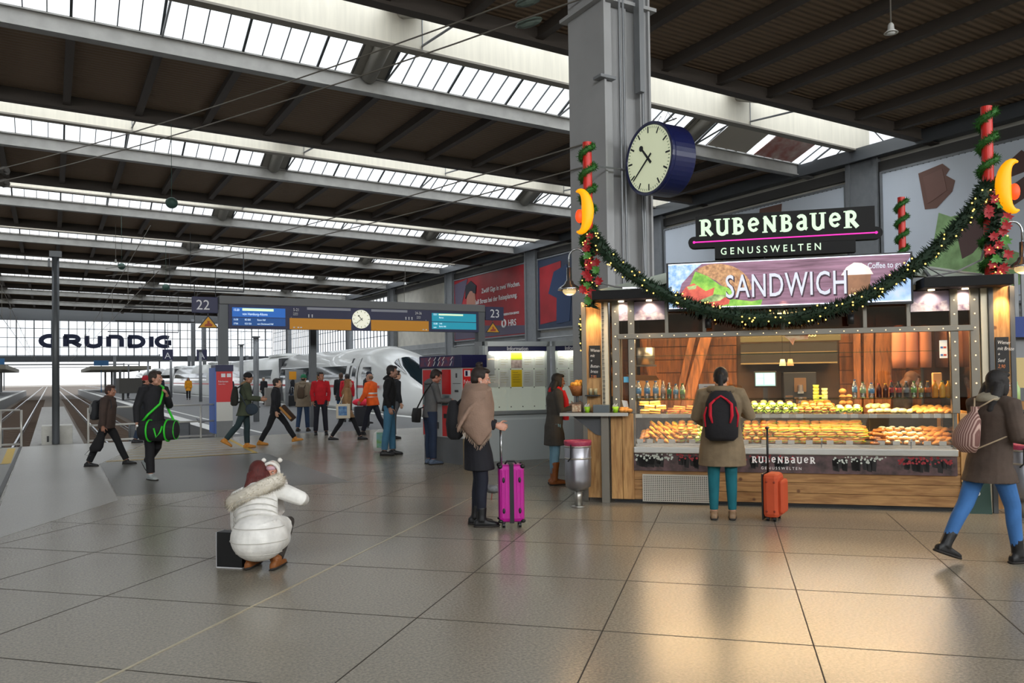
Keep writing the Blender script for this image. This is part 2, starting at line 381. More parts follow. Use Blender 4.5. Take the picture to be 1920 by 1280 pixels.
def poster(t0,t1,z0,z1,m,label):
    p=thing('billboard',label,'billboard','H',(37.6,(t0+t1)/2,z0))
    part('billboard_sheet',MB().box(37.55,37.62,t0,t1,z0,z1),m,p)
    fr=MB()
    for a,b,c,d in ((t0-.12,t0,z0-.1,z1+.1),(t1,t1+.12,z0-.1,z1+.1),(t0,t1,z0-.12,z0),(t0,t1,z1,z1+.12)): fr.box(37.48,37.66,a,b,c,d)
    part('billboard_frame',fr,m_steel,p)
    st=MB()
    k=t0+.2
    while k<t1: st.box(37.5,37.56,k,k+.06,z1-.02,z1+.1); k+=.3
    part('stretch_hook',st,m_dsteel,p)
    return p
m_post=mat('poster_pale','d2dae4',.5,noise=.05,nscale=.3)
m_choc=mat('chocolate','755449',.5); m_choc2=mat('chocolate_dark','5f4744',.5)
b1=poster(9.9,26.2,4.6,11.8,m_post,'pale advertising billboard with chocolate pieces and a green leaf above the kiosk roof')
X=37.54
def onw(mb,pts,d=-.02,x=X): mb.prism(pts,(x,0,0),(0,1,0),(0,0,1),(d,0,0)); return mb
c=MB(); onw(c,[(24.2,11.35),(22.95,11.55),(22.6,11.2),(22.8,10.95),(22.35,10.6),(22.5,10.1),(23.3,9.45),(23.9,9.5)])
part('chocolate_picture',c,m_choc,b1)
c=MB(); onw(c,[(23.95,11.1),(22.95,11.3),(22.75,10.2),(23.7,9.75)],-.04); part('chocolate_relief',c,mat('chocolate_light','7c5a50',.5),b1)
c=MB(); onw(c,[(22.4,8.4),(19.2,10.1),(18.9,9.3),(19.7,8.9),(21.6,7.0),(22.1,6.8)]); onw(c,[(15.2,10.9),(16.2,11.5),(17.6,11.2),(16.4,6.2),(13,5.6),(13,8)]); onw(c,[(19.9,10.9),(19.3,11.3),(18.9,10.9),(19.2,10.3),(19.8,10.2)])
part('chocolate_picture',c,m_choc2,b1)
c=MB(); onw(c,[(23.2,9.2),(22.6,8.9),(21.6,8.95),(21.3,7.9),(20.2,7.6),(19.9,6.9),(18.5,6.3),(18.8,5.5),(20,5.2),(24.4,5.6),(25.3,6.4),(23.6,7.3)],-.015)
part('leaf_picture',c,mat('leaf_print','94b87e',.6,noise=.3,nscale=2),b1)
c=MB()
for k in range(9): c.box(37.49,37.52,17.9-k*.02,18.9,6.6+.45*k,6.75+.45*k)
part('chocolate_ridge',c,m_choc,b1)
b2=poster(28.5,43.2,5.7,11.6,m_post,'pale billboard with a brown chocolate bar behind the kiosk name sign')
c=MB(); onw(c,[(34.5,11.5),(32.8,11.5),(33.2,8.0),(35.0,8.0)]); part('chocolate_picture',c,m_choc,b2)
m_pred=mat('poster_red','a8242c',.5,noise=.25,nscale=.4); m_pdk=mat('poster_dark','23262e',.5)
b3=poster(45.4,60.2,5.6,11.7,mat('poster_mix','2f3b52',.5,noise=.2,nscale=.4),'dark blue and red billboard with a standing figure between two wall pillars')
c=MB(); onw(c,[(59.9,11.0),(56.5,11.2),(56.8,6.2),(59.9,6.0)]); part('red_field',c,m_pred,b3)
c=MB(); onw(c,[(58.5,8.6),(57.6,10.4),(55.6,10.8),(54.9,9),(55.3,6),(57.3,5.9),(57.2,8.1)],-.03); part('figure_picture',c,mat('print_blue','2a3f63',.5),b3)
c=MB(); onw(c,[(54.6,8.5),(53.6,8.5),(53.6,5.9),(54.6,5.9)],-.03); part('shirt_picture',c,mat('print_white','b9c3d3',.5),b3)
b4=poster(62.4,77.2,5.3,11.7,m_pred,'red travel billboard with white slogan and a young face')
c=MB(); onw(c,[(77.1,5.4),(62.6,5.4),(62.6,6.1),(77.1,6.9)]); onw(c,[(77.1,11.3),(74,11.6),(76,8),(76.8,6.9)],-.02); part('grey_field',c,mat('poster_mauve','5a5266',.5),b4)
c=MB(); c.blob((37.5,73.2,9.1),(.05,1.05,1.5),14,8); c.box(37.48,37.54,72.9,73.9,7.0,8.2); part('face_picture',c,mat('print_skin','b07a68',.6),b4)
c=MB(); onw(c,[(74.5,9.6),(74.4,10.9),(73.2,11.3),(72.0,10.7),(72.2,9.9),(73.4,10.2)],-.07); onw(c,[(75.5,6.4),(74.2,7.6),(72.4,7.5),(70.6,6.2)],-.05); part('hair_picture',c,m_pdk,b4)
m_w=mat('print_lettering','f2f2f2',.6)
for s,t,z,sz in (('Zwölf Gigs in zwei Wochen.',70.9,9.8,.66),('Null Stress bei der Reiseplanung.',72.6,8.8,.66),('HOTEL RESERVATION SERVICE',67.4,7.25,.28),('HRS',65.6,6.2,.85)):
    text(s,b4,(37.5,t,z),sz,m_w,(90,0,-90),bold=.01)
c=MB().tube([(37.5,66.4+.34*cos(q*30),6.5+.34*sin(q*30)) for q in range(13)],.09,6); part('round_emblem',c,m_w,b4)
# cream panel wall beyond the red poster is the wall itself; two hanging roof notices
for t,l in ((30.95,'grey printed banner sheet hanging under the skylight glass'),):
    pass
def banner(a0,a1,q0,q1,tb,m,label,txt):
    tm=tb-3.6
    def P(a,q): return (a,lerp(tb,tm,q)-.08,lerp(13.95,15.35,q)+zr(a))
    b=thing('roof_banner',label,'banner','H',P(a0,q0))
    mb=MB(); mb.add([P(a0,q0),P(a1,q0),P(a1+.1,q1),P(a0+.1,q1)]+[tuple(Vector(P(*v))-Vector((0,0,.02))) for v in ((a0,q0),(a1,q0),(a1+.1,q1),(a0+.1,q1))],[(0,1,2,3),(7,6,5,4),(0,4,5,1),(1,5,6,2),(2,6,7,3),(3,7,4,0)])
    part('banner_sheet',mb,m,b)
    an=math.degrees(math.atan2(1.4,-3.6))
    for k,(s,sz) in enumerate(txt):
        p=P(a0+.5,q1-.12-.2*k); text(s,b,(p[0]-.3,p[1]-.03,p[2]-.07),sz,mat('banner_ink','4a4a4c',.6),(158.7,0,0))
banner(29.6,32.4,.05,.85,46.95-16,mat('banner_grey','b5ada2',.8),'grey banner with dark lettering under the first skylight beyond the column',(('RETTINGER',.55),('Raum für Ideen',.3)))
banner(33.0,36.0,.05,.8,46.95-16,mat('banner_red','b06a62',.8,col2='d8c9c2',nscale=1.5,noise=.1),'faded red and white banner beside the grey one under the skylight',())
# ================= far gable window with lettering
g=MB().box(-44,38,160,160.4,4.9,5.9); struct('wall_far',g,m_dsteel,'H')
struct('wall_far_top',MB().box(-44,38,160.5,160.9,12.1,16),m_dsteel,'H')
gw=thing('window_20','','','H',(6,160,5.9),kind='structure'); del_keys(gw)
part('glazing',MB().quad((-44,160.5,5.9),(38,160.5,5.9),(38,160.5,12.4),(-44,160.5,12.4)),m_skyg,gw)
gb=MB()
for i in range(0,70):
    a=-44+i*1.3
    if a>38: break
    big=i%2==0
    gb.box(a-(.09 if big else .04),a+(.09 if big else .04),160.1,160.3,5.8,12.3)
for z in (7.5,9.1,10.7): gb.box(-44,38,160.15,160.25,z-.05,z+.05)
part('glazing_bar',gb,m_mull,gw)
post=MB()
for a in (-24,-12,0.8,10,22.5,27.5,33): post.box(a-.25,a+.25,159.6,160,-.9,6)
for a in (22.5,24.5,27.5): post.box(a-.3,a+.3,155,155.5,-.9,12.5)
struct('trim_5',post,m_steel,'H')
# gable lettering built as thick dark letters
gs=thing('gable_sign','large dark blue letters on the far glazed gable of the hall','sign','H',(-1.4,159.9,7.3))
m_gl=mat('gable_letter','0e1838',.6)
SW=.62
LET={'G':([arc(1.1,1,1.0,.72,55,305,14),[(1.7,.45),(1.7,.95)],[(1.2,.95),(2.0,.95)]],2.6),
 'R':([[(.3,.2),(.3,1.75)],[(.1,1.7),(1.2,1.7)]+arc(1.2,1.3,.6,.4,90,-90,8)+[(.5,.9)],[(1.1,.9),(2.1,.25)]],2.5),
 'U':([[(.3,1.8),(.3,.7)]+arc(1.1,.7,.8,.45,180,360,8)+[(1.9,1.8)]],2.6),
 'n':([[(.3,.2),(.3,1.75)],[(.3,1.7),(1.3,1.7)]+arc(1.4,1.2,.5,.5,90,0,5)+[(1.9,.2)]],2.6),
 'D':([[(.3,.2),(.3,1.75)],[(.1,1.7),(1.1,1.7)]+arc(1.1,1,.9,.7,90,-90,10)+[(.1,.3)]],2.6),
 'I':([[(.4,.2),(.4,1.8)]],1.0),
 'C':([arc(1.2,1,1.1,.72,50,310,14)],2.6)}
x=-1.5; gl_n=0
for ch in 'GRUnDIG':
    st,wd=LET[ch]; mb=MB()
    for s_ in st: stroke(mb,s_,SW*1.0,(x,159.9,7.35),(1.3,0,0),(0,0,1.2),(0,.15,0))
    part('sign_letter',mb,m_gl,gs); x+=wd*1.32
# ================= column with big clock
HC=(8.57,11.3)
cl=MB(); ca,ct=HC
cl.box(ca-.5,ca-.3,ct-.5,ct+.5,0,14).box(ca+.3,ca+.5,ct-.5,ct+.5,0,14).box(ca-.3,ca+.3,ct-.38,ct+.38,0,14)
cl.box(ca-.06,ca+.06,ct-.45,ct+.45,0,14)
cl.box(ca-.5,ca-.46,ct-.56,ct-.5,0,14).box(ca+.46,ca+.5,ct-.56,ct-.5,0,14)
cl.box(ca-.62,ca+.62,ct-.6,ct+.6,7.9,7.96)
K_=struct('trim_column',cl,mat('column_paint','a8a9aa',.5,noise=.06,nscale=1.5),'H')
pl=MB().tube([(ca-.2,ct-.6,0),(ca-.2,ct-.6,13)],.022,6).tube([(ca-.12,ct-.6,0),(ca-.12,ct-.6,13)],.022,6).tube([(ca+.27,ct-.62,0),(ca+.27,ct-.62,13)],.028,6).box(ca+.15,ca+.25,ct-.7,ct-.55,6.4,13.5)
pl.box(ca-.62,ca-.3,ct-.62,ct-.4,6.55,6.6).tube([(ca-.9,ct-.7,5.0),(ca+.2,ct-.62,5.05),(ca+.25,ct-.62,3.0)],.02,6)
struct('trim_conduit',pl,m_steel,'H')
# clock: axis roughly toward the left-front
ck=thing('station_clock','large blue drum station clock with a pale face hung on the grey column','clock','W',(0,0,0),local=True)
dirn=Vector((-.866,-.5,0)); CKR=.575
CKP=Vector(W('K',-1.16,13,5.06))-dirn*.25; ck.location=CKP; ck.rotation_euler=(0,0,math.atan2(dirn.y,dirn.x)+PI/2)   # local -Y = face normal
m_cb=mat('clock_blue','141c4e',.3,coat=.3)
ck2=MB().lathe([(CKR*.0,-.0),(CKR,-.0),(CKR,-.42),(CKR*1.03,-.44),(CKR*1.03,-.5),(CKR*.95,-.5),(CKR*.93,-.47),(CKR*.1,-.47)],(0,.25,0),48,'y')
part('clock_housing',ck2,m_cb,ck,smooth=False,bevel=.008)
m_face=mat('clock_face','dfe6c8',.5,emit='dfe6c0',es=.35)
part('clock_face',MB().lathe([(0,-.0),(CKR*.93,-.0),(CKR*.93,-.02),(0,-.02)],(0,-.22,0),48,'y'),m_face,ck)
def clockmarks(par,cy,r,m,big=True):
    mk=MB()
    for i in range(60):
        q=R(i*6); L=(.2 if i%5==0 else .07)*r; w_=(.055 if i%5==0 else .02)*r
        if not big and i%5: continue
        c0=Vector((math.sin(q),0,math.cos(q))); t=Vector((math.cos(q),0,-math.sin(q)))
        a=c0*(r*.97);b=c0*(r*.97-L)
        mk.add([Vector((0,cy,0))+a-t*w_/2,Vector((0,cy,0))+a+t*w_/2,Vector((0,cy,0))+b+t*w_/2,Vector((0,cy,0))+b-t*w_/2],[(0,1,2,3)])
    part('minute_mark',mk,m,par)
    for nm,ang,l,w_,k in (('hour_hand',-40,.58,.08,0),('minute_hand',232,.88,.06,1)):
        q=R(ang); d=Vector((math.sin(q),0,math.cos(q))); h=MB(); yy=cy-.012-.008*k
        h.beam(Vector((0,yy,0))-d*r*.2,Vector((0,yy,0))+d*r*l,.006,w_*r,up=(0,1,0)) if False else None
        t=Vector((d.z,0,-d.x)); p=Vector((0,yy,0))
        h.add([p-d*r*.2-t*w_*r*.55,p-d*r*.2+t*w_*r*.55,p+d*r*l+t*w_*r*.35,p+d*r*l-t*w_*r*.35],[(0,1,2,3)])
        h.add([p-d*r*.2-t*w_*r*.55+Vector((0,.005,0)),p-d*r*.2+t*w_*r*.55+Vector((0,.005,0)),p+d*r*l+t*w_*r*.35+Vector((0,.005,0)),p+d*r*l-t*w_*r*.35+Vector((0,.005,0))],[(3,2,1,0)])
        if k==0: h.lathe([(0,-.004),(w_*r*1.1,-.004),(w_*r*1.1,.004),(0,.004)],tuple(p+d*r*(l-.1)),12,'y')
        part(nm,h,m,par)
m_hand=mat('clock_black','15161a',.4)
clockmarks(ck,-.245,CKR*.93,m_hand)
part('clock_bracket',MB().beam((-.5,.05,0),(-1.2,.15,0),.09,.16).box(-.7,-.56,-.1,.25,-.18,.18),mat('bracket_blue','1f3c5c',.4),ck)
part('bird_spikes',MB().tube([(-.3,.0,.6),(.3,.1,.62)],.012,5).tube([(-.25,0,.6),(-.2,.05,.75),(-.1,0,.6),(-.02,.05,.74),(.1,0,.6),(.14,.06,.76),(.3,.05,.58)],.006,4),m_wire,ck)
# ================= wires
wm=MB()
def wire(p,q,r=.012,sag=.15,n=8):
    p=Vector(p);q=Vector(q)
    wm.tube([p.lerp(q,i/n)-Vector((0,0,sag*4*(i/n)*(1-i/n))) for i in range(n+1)],r,5)
tw=thing('span_wire','tensioned catenary span wires running from the grey column across the hall','cable','H',(ca-.5,ct,8.6))
for k,(z0,z1) in enumerate(((8.55,8.35),(8.15,7.95))):
    wm=MB(); wire((ca-.5,ct,z0),(-2.0,31,z1+.0),.016,.25); wire((-2.0,31,z1),(-20,52,z1+.2),.02,.1); part('wire',wm,m_wire,tw)
    part('insulator',MB().blob((ca-.9,ct+1.2,z0-.05),(.1,.3,.09),8,6,Matrix.Rotation(R(28),3,'Z')),mat('insulator','5d6a62',.5),tw)
wm=MB(); wire((ca-.5,ct,5.6),(2.6,48,7.6),.014,.3); wire((ca-.5,ct,5.2),(2.6,48,7.2),.014,.3); part('wire',wm,m_wire,tw)
ins=MB()
for z in (8.35,7.95): ins.tube([(-2.3,31.4,z),(-1.2,30.0,z)],.07,6); ins.tube([(-1.3,30.2,z),(-1.2,30.1,z)],.14,8)
ins.tube([(-1.75,30.7,8.35),(-1.75,30.7,7.7)],.05,6)
part('insulator',ins,mat('insulator_dark','3a3530',.5),tw)
tc_=thing('contact_wire','overhead line wires above the tracks at the left','cable','H',(0,31,6))
for a in (-1.9,2.6,14.0):
    wm=MB(); wire((a,24 if a<10 else 33,4.6),(a,159,4.7),.012,.2); wire((a,26,6.2),(a,159,4.8),.012,.3)
    for t in range(34,130,9): wm.tube([(a,t,4.5),(a,t,6.2-1.4*(t-26)/133)],.01,4)
    part('wire',wm,m_wire,tc_)
gpt=[(4.6,37.5,9.3,.26),(4.2,60,9.3,.24),(7.2,62,8.2,.26)]
for i,(a,t,z,r) in enumerate(gpt):
    o=solo('hanging_weight',MB().blob((a,t,z),(r,r,r*.95),14,8).tube([(a,t,z),(a,t,z+3.5)],.012,5),mat('green_globe','2c4a40',.6),
      ['dark green hanging ball below the second skylight, nearest of three','small dark ball hanging left of the other two under the third roof bay','green box-like ball hanging low beside the overhead wire'][i],'hanging weight','H',(a,t,z),smooth=True)
# pendant roof lamps
def lamp(a,t,z,top,label,g=None):
    o=thing('pendant_lamp',label,'lamp','H',(a,t,z),group=g)
    part('lamp_cord',MB().tube([(a,t,z+.15),(a,t,top)],.02,5),m_wire,o)
    part('lamp_shade',MB().lathe([(.04,.25),(.07,.2),(.08,.08),(.17,0),(.15,0),(.04,.1)],(a,t,z),14),m_white,o,smooth=True)
    part('lamp_glass',MB().blob((a,t,z),(.1,.1,.05),10,6),mat('lamp_glass_off','cfd0cc',.4),o,smooth=True)
lamp(18.1,12.3,9.95,13.9,'white pendant lamp hanging on a long cord at upper right of the hall roof')
for i,(a,t,z) in enumerate(((4.35,68,10.6),(31,75,10.8),(15,100,10.6))): lamp(a,t,z,13.6,['white pendant lamp below the third skylight','white pendant lamp near the right hall wall','white pendant lamp small in the distance under the roof'][i])
# ================= KIOSK (frame K: e along the front, n away from the camera)
def wood_mat(name,c1,c2,sc=(1,1,1),knots=True):
    m=bpy.data.materials.new(name); m.use_nodes=True; nt=m.node_tree; b=nt.nodes['Principled BSDF']; L=nt.links.new
    tc=nt.nodes.new('ShaderNodeTexCoord'); mp=nt.nodes.new('ShaderNodeMapping'); mp.inputs['Scale'].default_value=sc; L(tc.outputs['Object'],mp.inputs[0])
    n=nt.nodes.new('ShaderNodeTexNoise'); n.inputs['Scale'].default_value=5; n.inputs['Detail'].default_value=6; n.inputs['Distortion'].default_value=.6; L(mp.outputs[0],n.inputs['Vector'])
    r=nt.nodes.new('ShaderNodeValToRGB'); r.color_ramp.elements[0].position=.32; r.color_ramp.elements[1].position=.66; r.color_ramp.elements[0].color=srgb(c2); r.color_ramp.elements[1].color=srgb(c1); L(n.outputs['Fac'],r.inputs[0])
    v=nt.nodes.new('ShaderNodeTexVoronoi'); v.inputs['Scale'].default_value=4.5; L(tc.outputs['Object'],v.inputs['Vector'])
    k=nt.nodes.new('ShaderNodeValToRGB'); k.color_ramp.elements[0].position=.06; k.color_ramp.elements[0].color=(.16,.07,.03,1); k.color_ramp.elements[1].position=.13; k.color_ramp.elements[1].color=(1,1,1,1); L(v.outputs['Distance'],k.inputs[0])
    mx=nt.nodes.new('ShaderNodeMix'); mx.data_type='RGBA'; mx.blend_type='MULTIPLY'; mx.inputs[0].default_value=.8 if knots else 0; L(r.outputs[0],mx.inputs[6]); L(k.outputs[0],mx.inputs[7]); L(mx.outputs[2],b.inputs['Base Color'])
    b.inputs['Roughness'].default_value=.55; return m
m_wv=wood_mat('pine_vertical','c89b62','9c6f3f',(6,6,.7)); m_wh=wood_mat('pine_horizontal','b98d58','8c6238',(.7,6,6))
m_wd=wood_mat('old_plank','a3622c','5a3216',(5,5,.6),False)
m_ins=mat('kiosk_interior','5a4330',.7,noise=.2); m_idark=mat('kiosk_dark','1c1815',.6)
m_sst=mat('stainless','b4b2ab',.3,.85); m_sst2=mat('kiosk_frame_steel','77736a',.4,.6)
m_glass=glassmat('kiosk_glass',a=.09); m_shelfg=glassmat('shelf_glass','dcefe6',a=.14)
EC=.65
k=thing('kiosk','food kiosk of pine boards, steel and glass lit warm inside with festoon bulbs','kiosk','K',(EC,9.9,0))
part('plinth',MB().box(-1.38,2.72,10.0,14.6,0,.05),m_black,k)
wb=MB()
for z0,z1 in ((.05,.168),(.172,.29),(.294,.415),(.42,.615)): wb.box(-1.12,2.5,9.93,9.98,z0,z1)
part('front_board',wb,m_wh,k,bevel=.003)
part('end_board',MB().box(-1.4,-1.2625,9.91,9.97,.05,1.1).box(-1.2575,-1.12,9.91,9.97,.05,1.1).box(-1.4,-1.36,9.97,10.9,.05,1.1),m_wv,k,bevel=.003)
part('end_board',MB().box(2.5,2.72,9.91,9.97,.05,1.1).box(2.68,2.72,9.97,10.9,.05,1.1),m_wv,k,bevel=.003)
g=MB().box(-1.02,-.22,9.9,9.93,.03,.36)
gp=part('air_grille',g,mat('grille_white','c3bfb4',.5,.2),k)
g=MB()
for i in range(34):
    for j in range(14):
        e=-1.005+i*.0232; z=.042+j*.0222; g.quad((e,9.8985,z),(e+.012,9.8985,z),(e+.012,9.8985,z+.012),(e,9.8985,z+.012))
part('perforation',g,m_idark,gp)
bn=part('photo_banner',MB().box(-1.12,2.46,9.895,9.925,.405,.62),mat('banner_print','6a4f50',.5,col2='2b211f',nscale=9,noise=.1),k)
fl=MB(); fr=MB(); fd=MB()
rnd=random.Random(3)
for (e0,e1,mbx,n_) in ((-1.1,-.65,fl,45),(-.6,-.05,fr,50),(0.2,.75,fr,30),(1.15,1.75,fl,45),(1.85,2.42,fr,60)):
    for _ in range(n_):
        e=rnd.uniform(e0,e1);z=rnd.uniform(.53,.612);r_=rnd.uniform(.008,.016); mbx.prism([(e+r_*cos(q*60),z+r_*sin(q*60)) for q in range(6)],(0,9.893,0),(1,0,0),(0,0,1),(0,-.002,0))
    for _ in range(14):
        e=rnd.uniform(e0,e1-.06);z=rnd.uniform(.44,.5); fd.prism([(e,z),(e+.05,z-.01),(e+.06,.57),(e+.02,.59),(e-.01,.56)],(0,9.8945,0),(1,0,0),(0,0,1),(0,-.0005,0))
part('white_blossom_print',fl,mat('print_blossom','c9cfc4',.6),k); part('red_blossom_print',fr,mat('print_redflower','a03036',.6),k); part('leaf_print',fd,mat('print_darkleaf','14110f',.6),k)
part('counter_rail',MB().box(-1.12,2.47,9.86,9.96,.62,.70),mat('counter_alu','b9b9b4',.3,.6),k,bevel=.012)
# display case
part('display_floor',MB().box(-1.11,2.46,9.97,10.75,.68,.72),m_sst,k)
part('display_back',MB().box(-1.11,2.46,10.75,10.78,.1,1.06),m_idark,k)
sh=part('display_shelf',MB().box(-1.11,2.46,10.02,10.5,1.07,1.085),m_shelfg,k)
part('shelf_rail',MB().box(-1.11,2.46,9.99,10.02,1.045,1.09),mat('rail_alu','a5a29a',.35,.7),sh)
part('top_shelf',MB().box(-1.11,2.46,9.93,10.5,1.262,1.274),m_shelfg,k)
fg=MB()
for a,b in ((-1.11,-.28),(-.27,.86),(.87,1.57),(1.58,2.46)): fg.box(a,b,9.925,9.931,.70,1.262)
part('front_glass',fg,m_glass,k)
part('side_glass',MB().box(-1.13,-1.12,9.95,10.6,.7,1.26).box(2.46,2.47,9.95,10.6,.7,1.26),m_glass,k)
cl_=MB()
for e in (-.25,.45,1.05,2.0): cl_.lathe([(.0,-.012),(.013,-.012),(.013,.012),(0,.012)],(e,9.915,.80),10,'y').tube([(e,9.925,.7),(e,9.925,.78)],.006,6)
part('glass_clamp',cl_,m_chrome,k)
# frame posts
def post(e0,e1,n0,n1,z0,z1,m=m_sst2): return part('frame_post',MB().box(e0,e1,n0,n1,z0,z1),m,k,bevel=.004)
BP=((-1.37,-1.28),(-1.17,-1.09),(2.43,2.51),(2.63,2.72))
for e0,e1 in BP:
    p=post(e0,e1,9.92,9.99,1.1 if e0<0 else 1.1,2.5)
    for q in range(8):
        z=1.28+q*.155; o=part('festoon_bulb',MB().blob(((e0+e1)/2,9.908,z),(.0075,.0075,.0075),8,5),emis('bulb_warm','ffd9a0',2.2),p,smooth=True)
for e in (-.70,-.25,.65,1.55,2.01): post(e-.022,e+.022,9.95,9.99,2.05,2.5)
for e in (-1.12,2.46): post(e-.02,e+.02,9.93,9.97,.7,1.1)
part('corner_panel',MB().box(-1.505,-1.42,9.93,10.0,1.1,2.5),mat('cream_steel','c9bfa8',.35,.4),k,bevel=.004)
part('corner_panel',MB().box(2.74,2.81,9.93,10.0,0,2.5),MATS['cream_steel'],k,bevel=.004)
post(-1.52,-1.42,9.88,9.96,0,1.1); post(-1.76,-1.7,9.96,10.04,0,2.5); post(2.81,2.86,9.9,9.97,0,2.5,m_dsteel); post(3.02,3.07,9.9,9.97,0,2.5,m_dsteel); post(-1.50,-1.46,9.93,10,1.1,2.5,m_dsteel)
part('side_board',MB().box(-1.7,-1.5,9.97,10.02,.05,2.5),m_wv,k); part('side_board',MB().box(2.86,3.02,9.92,9.97,.05,2.5),m_wv,k)
fa=part('fascia_rail',MB().box(-1.3,2.66,9.9,9.95,2.02,2.085),m_sst2,k,bevel=.004)
fb=MB()
for i in range(26): fb.blob((-1.2+i*.148,9.897,2.05),(.006,.006,.006),8,4)
part('festoon_bulb_row',fb,emis('bulb_warm','ffd9a0',2.2),fa)
ug=MB()
xs=[-1.28,-1.17,-1.09,-.72,-.68,-.27,-.23,.63,.67,1.53,1.57,1.99,2.03,2.43,2.51,2.63]
for i in range(0,len(xs),2): ug.box(xs[i],xs[i+1],9.96,9.965,2.085,2.5)
part('upper_glass',ug,glassmat('upper_glass','8a7a66',.12),k)
gw_=MB()
for a,b in ((-1.28,-1.17),(-1.09,2.43),(2.51,2.63)): gw_.box(a,b,9.955,9.96,1.28,2.02)
part('window_glass',gw_,m_glass,k)
part('window_line',MB().box(-1.09,2.43,9.95,9.953,1.80,1.808),MATS['shelf_glass'],k)
# mountain pictures in upper corners
m_sky=mat('picture_sky','a99fb3',.5,col2='8a7fa0',nscale=3); m_mt=mat('picture_mountain','6d5573',.5,col2='ded3da',nscale=14)
for a,b in ((-1.28,-1.17),(-1.09,-.72),(2.03,2.43),(2.51,2.63)):
    p=part('mountain_picture',MB().box(a,b,9.94,9.952,2.25,2.48),m_sky,k)
    pts=[(a,2.25),(b,2.25),(b,2.30)]; n_=max(2,int((b-a)/.05))
    rr=random.Random(int(a*100))
    for i in range(n_): pts.append((b-(i+.5)*(b-a)/n_,2.33+rr.uniform(-.03,.06)))
    pts.append((a,2.31)); part('mountain_ridge',MB().prism(pts,(0,9.94,0),(1,0,0),(0,0,1),(0,-.004,0)),m_mt,p)
for a,b,l in ((-1.56,-.76,'l'),(2.1,2.97,'r')):
    part('black_canopy',MB().box(a,b,9.58,10.05,2.49,2.60),mat('canopy_black','08080a',.8),k,bevel=.006)
    sp=part('picture_spotlight',MB().lathe([(0,.02),(.035,.02),(.035,0),(0,0)],((-1.24 if l=='l' else 2.57),9.85,2.475),12).lathe([(0,.02),(.035,.02),(.035,0),(0,0)],((-.9 if l=='l' else 2.23),9.85,2.475),12),emis('spot_lens','ffe2b0',4),k)
part('roof_light_bar',MB().box(-1.2,-.85,9.7,9.74,2.62,2.64),m_chrome,k)
# core: back wall, ceiling, floor, sides
part('back_wall',MB().box(-1.3,2.7,12.6,12.7,0,2.5),m_ins,k)
part('kiosk_ceiling',MB().box(-1.4,2.75,10.0,14.6,2.5,2.56),mat('kiosk_ceiling','b5a283',.6),k)
part('rear_wall',MB().box(-1.4,-1.36,12.7,14.6,0,2.5).box(2.68,2.72,12.7,14.6,0,2.5).box(-1.4,2.72,14.56,14.6,0,2.5),m_wv,k)
sg=MB().box(-1.42,-1.39,10.9,12.7,0,1.1).box(2.70,2.73,10.9,12.7,0,1.1)
part('side_counter',sg,m_wv,k)
part('side_window',MB().box(-1.4,-1.395,10.0,12.7,1.1,2.5).box(2.70,2.705,10.0,12.7,1.1,2.5),m_glass,k)
for e in (-1.4,2.7):
    for n in (10.9,12.6): post(e-.03,e+.03,n-.03,n+.03,0,2.5)
# low gable roof
rf=MB()
for sgn in (-1,1):
    e0=EC+sgn*2.3; 
    rf.prism([(EC,3.16),(e0,2.68),(e0,2.56),(EC,3.0)],(0,10.35,0),(1,0,0),(0,0,1),(0,.05,0))
part('roof_fascia',rf,mat('roof_green_grey','a9b3a6',.4,.1),k)
rf=MB().quad((EC-2.3,10.35,2.66),(EC,10.35,3.14),(EC,14.8,3.14),(EC-2.3,14.8,2.66)).quad((EC,10.35,3.14),(EC+2.3,10.35,2.66),(EC+2.3,14.8,2.66),(EC,14.8,3.14))
part('roof_sheet',rf,mat('roof_sheet','8b8f88',.5),k)
rf=MB().beam((-1.7,10.0,2.6),(3.05,10.0,2.6),.06,.08)
for i in range(9): e=-1.5+i*.54; rf.beam((e,10.0,2.6),(e,10.35,2.62+.2*(2.3-abs(e-EC))),.03,.03)
part('roof_rail',rf,m_steel,k)
cb=MB()
cb.tube([(2.2,9.9,2.63),(2.5,9.85,2.68),(2.75,9.9,2.8),(2.8,9.9,3.0)],.012,6).tube([(2.35,9.8,2.62),(2.2,9.8,2.72),(2.6,9.9,2.66),(2.75,9.9,2.64)],.01,6).tube([(-1.0,9.8,2.62),(-1.3,9.8,2.66),(-1.5,9.8,2.72)],.012,6)
part('roof_cable',cb,mat('cable_grey','8e8e8e',.5),k)
# ledge on the left
lg=part('standing_ledge',MB().box(-2.0,-1.17,9.72,10.5,1.085,1.115),m_black,k)
part('ledge_edge',MB().box(-2.0,-1.16,9.70,9.725,1.08,1.12),m_sst,lg)
part('ledge_bracket',MB().prism([(-1.9,1.08),(-1.52,1.08),(-1.52,.82),(-1.6,.84)],(0,9.95,0),(1,0,0),(0,0,1),(0,.02,0)),m_dsteel,lg)
part('under_shelf',MB().box(-1.7,-1.53,9.8,9.97,1.32,1.335),m_black,k)
lg2=part('standing_ledge',MB().box(2.8,3.6,9.95,10.5,1.085,1.115),m_black,k)
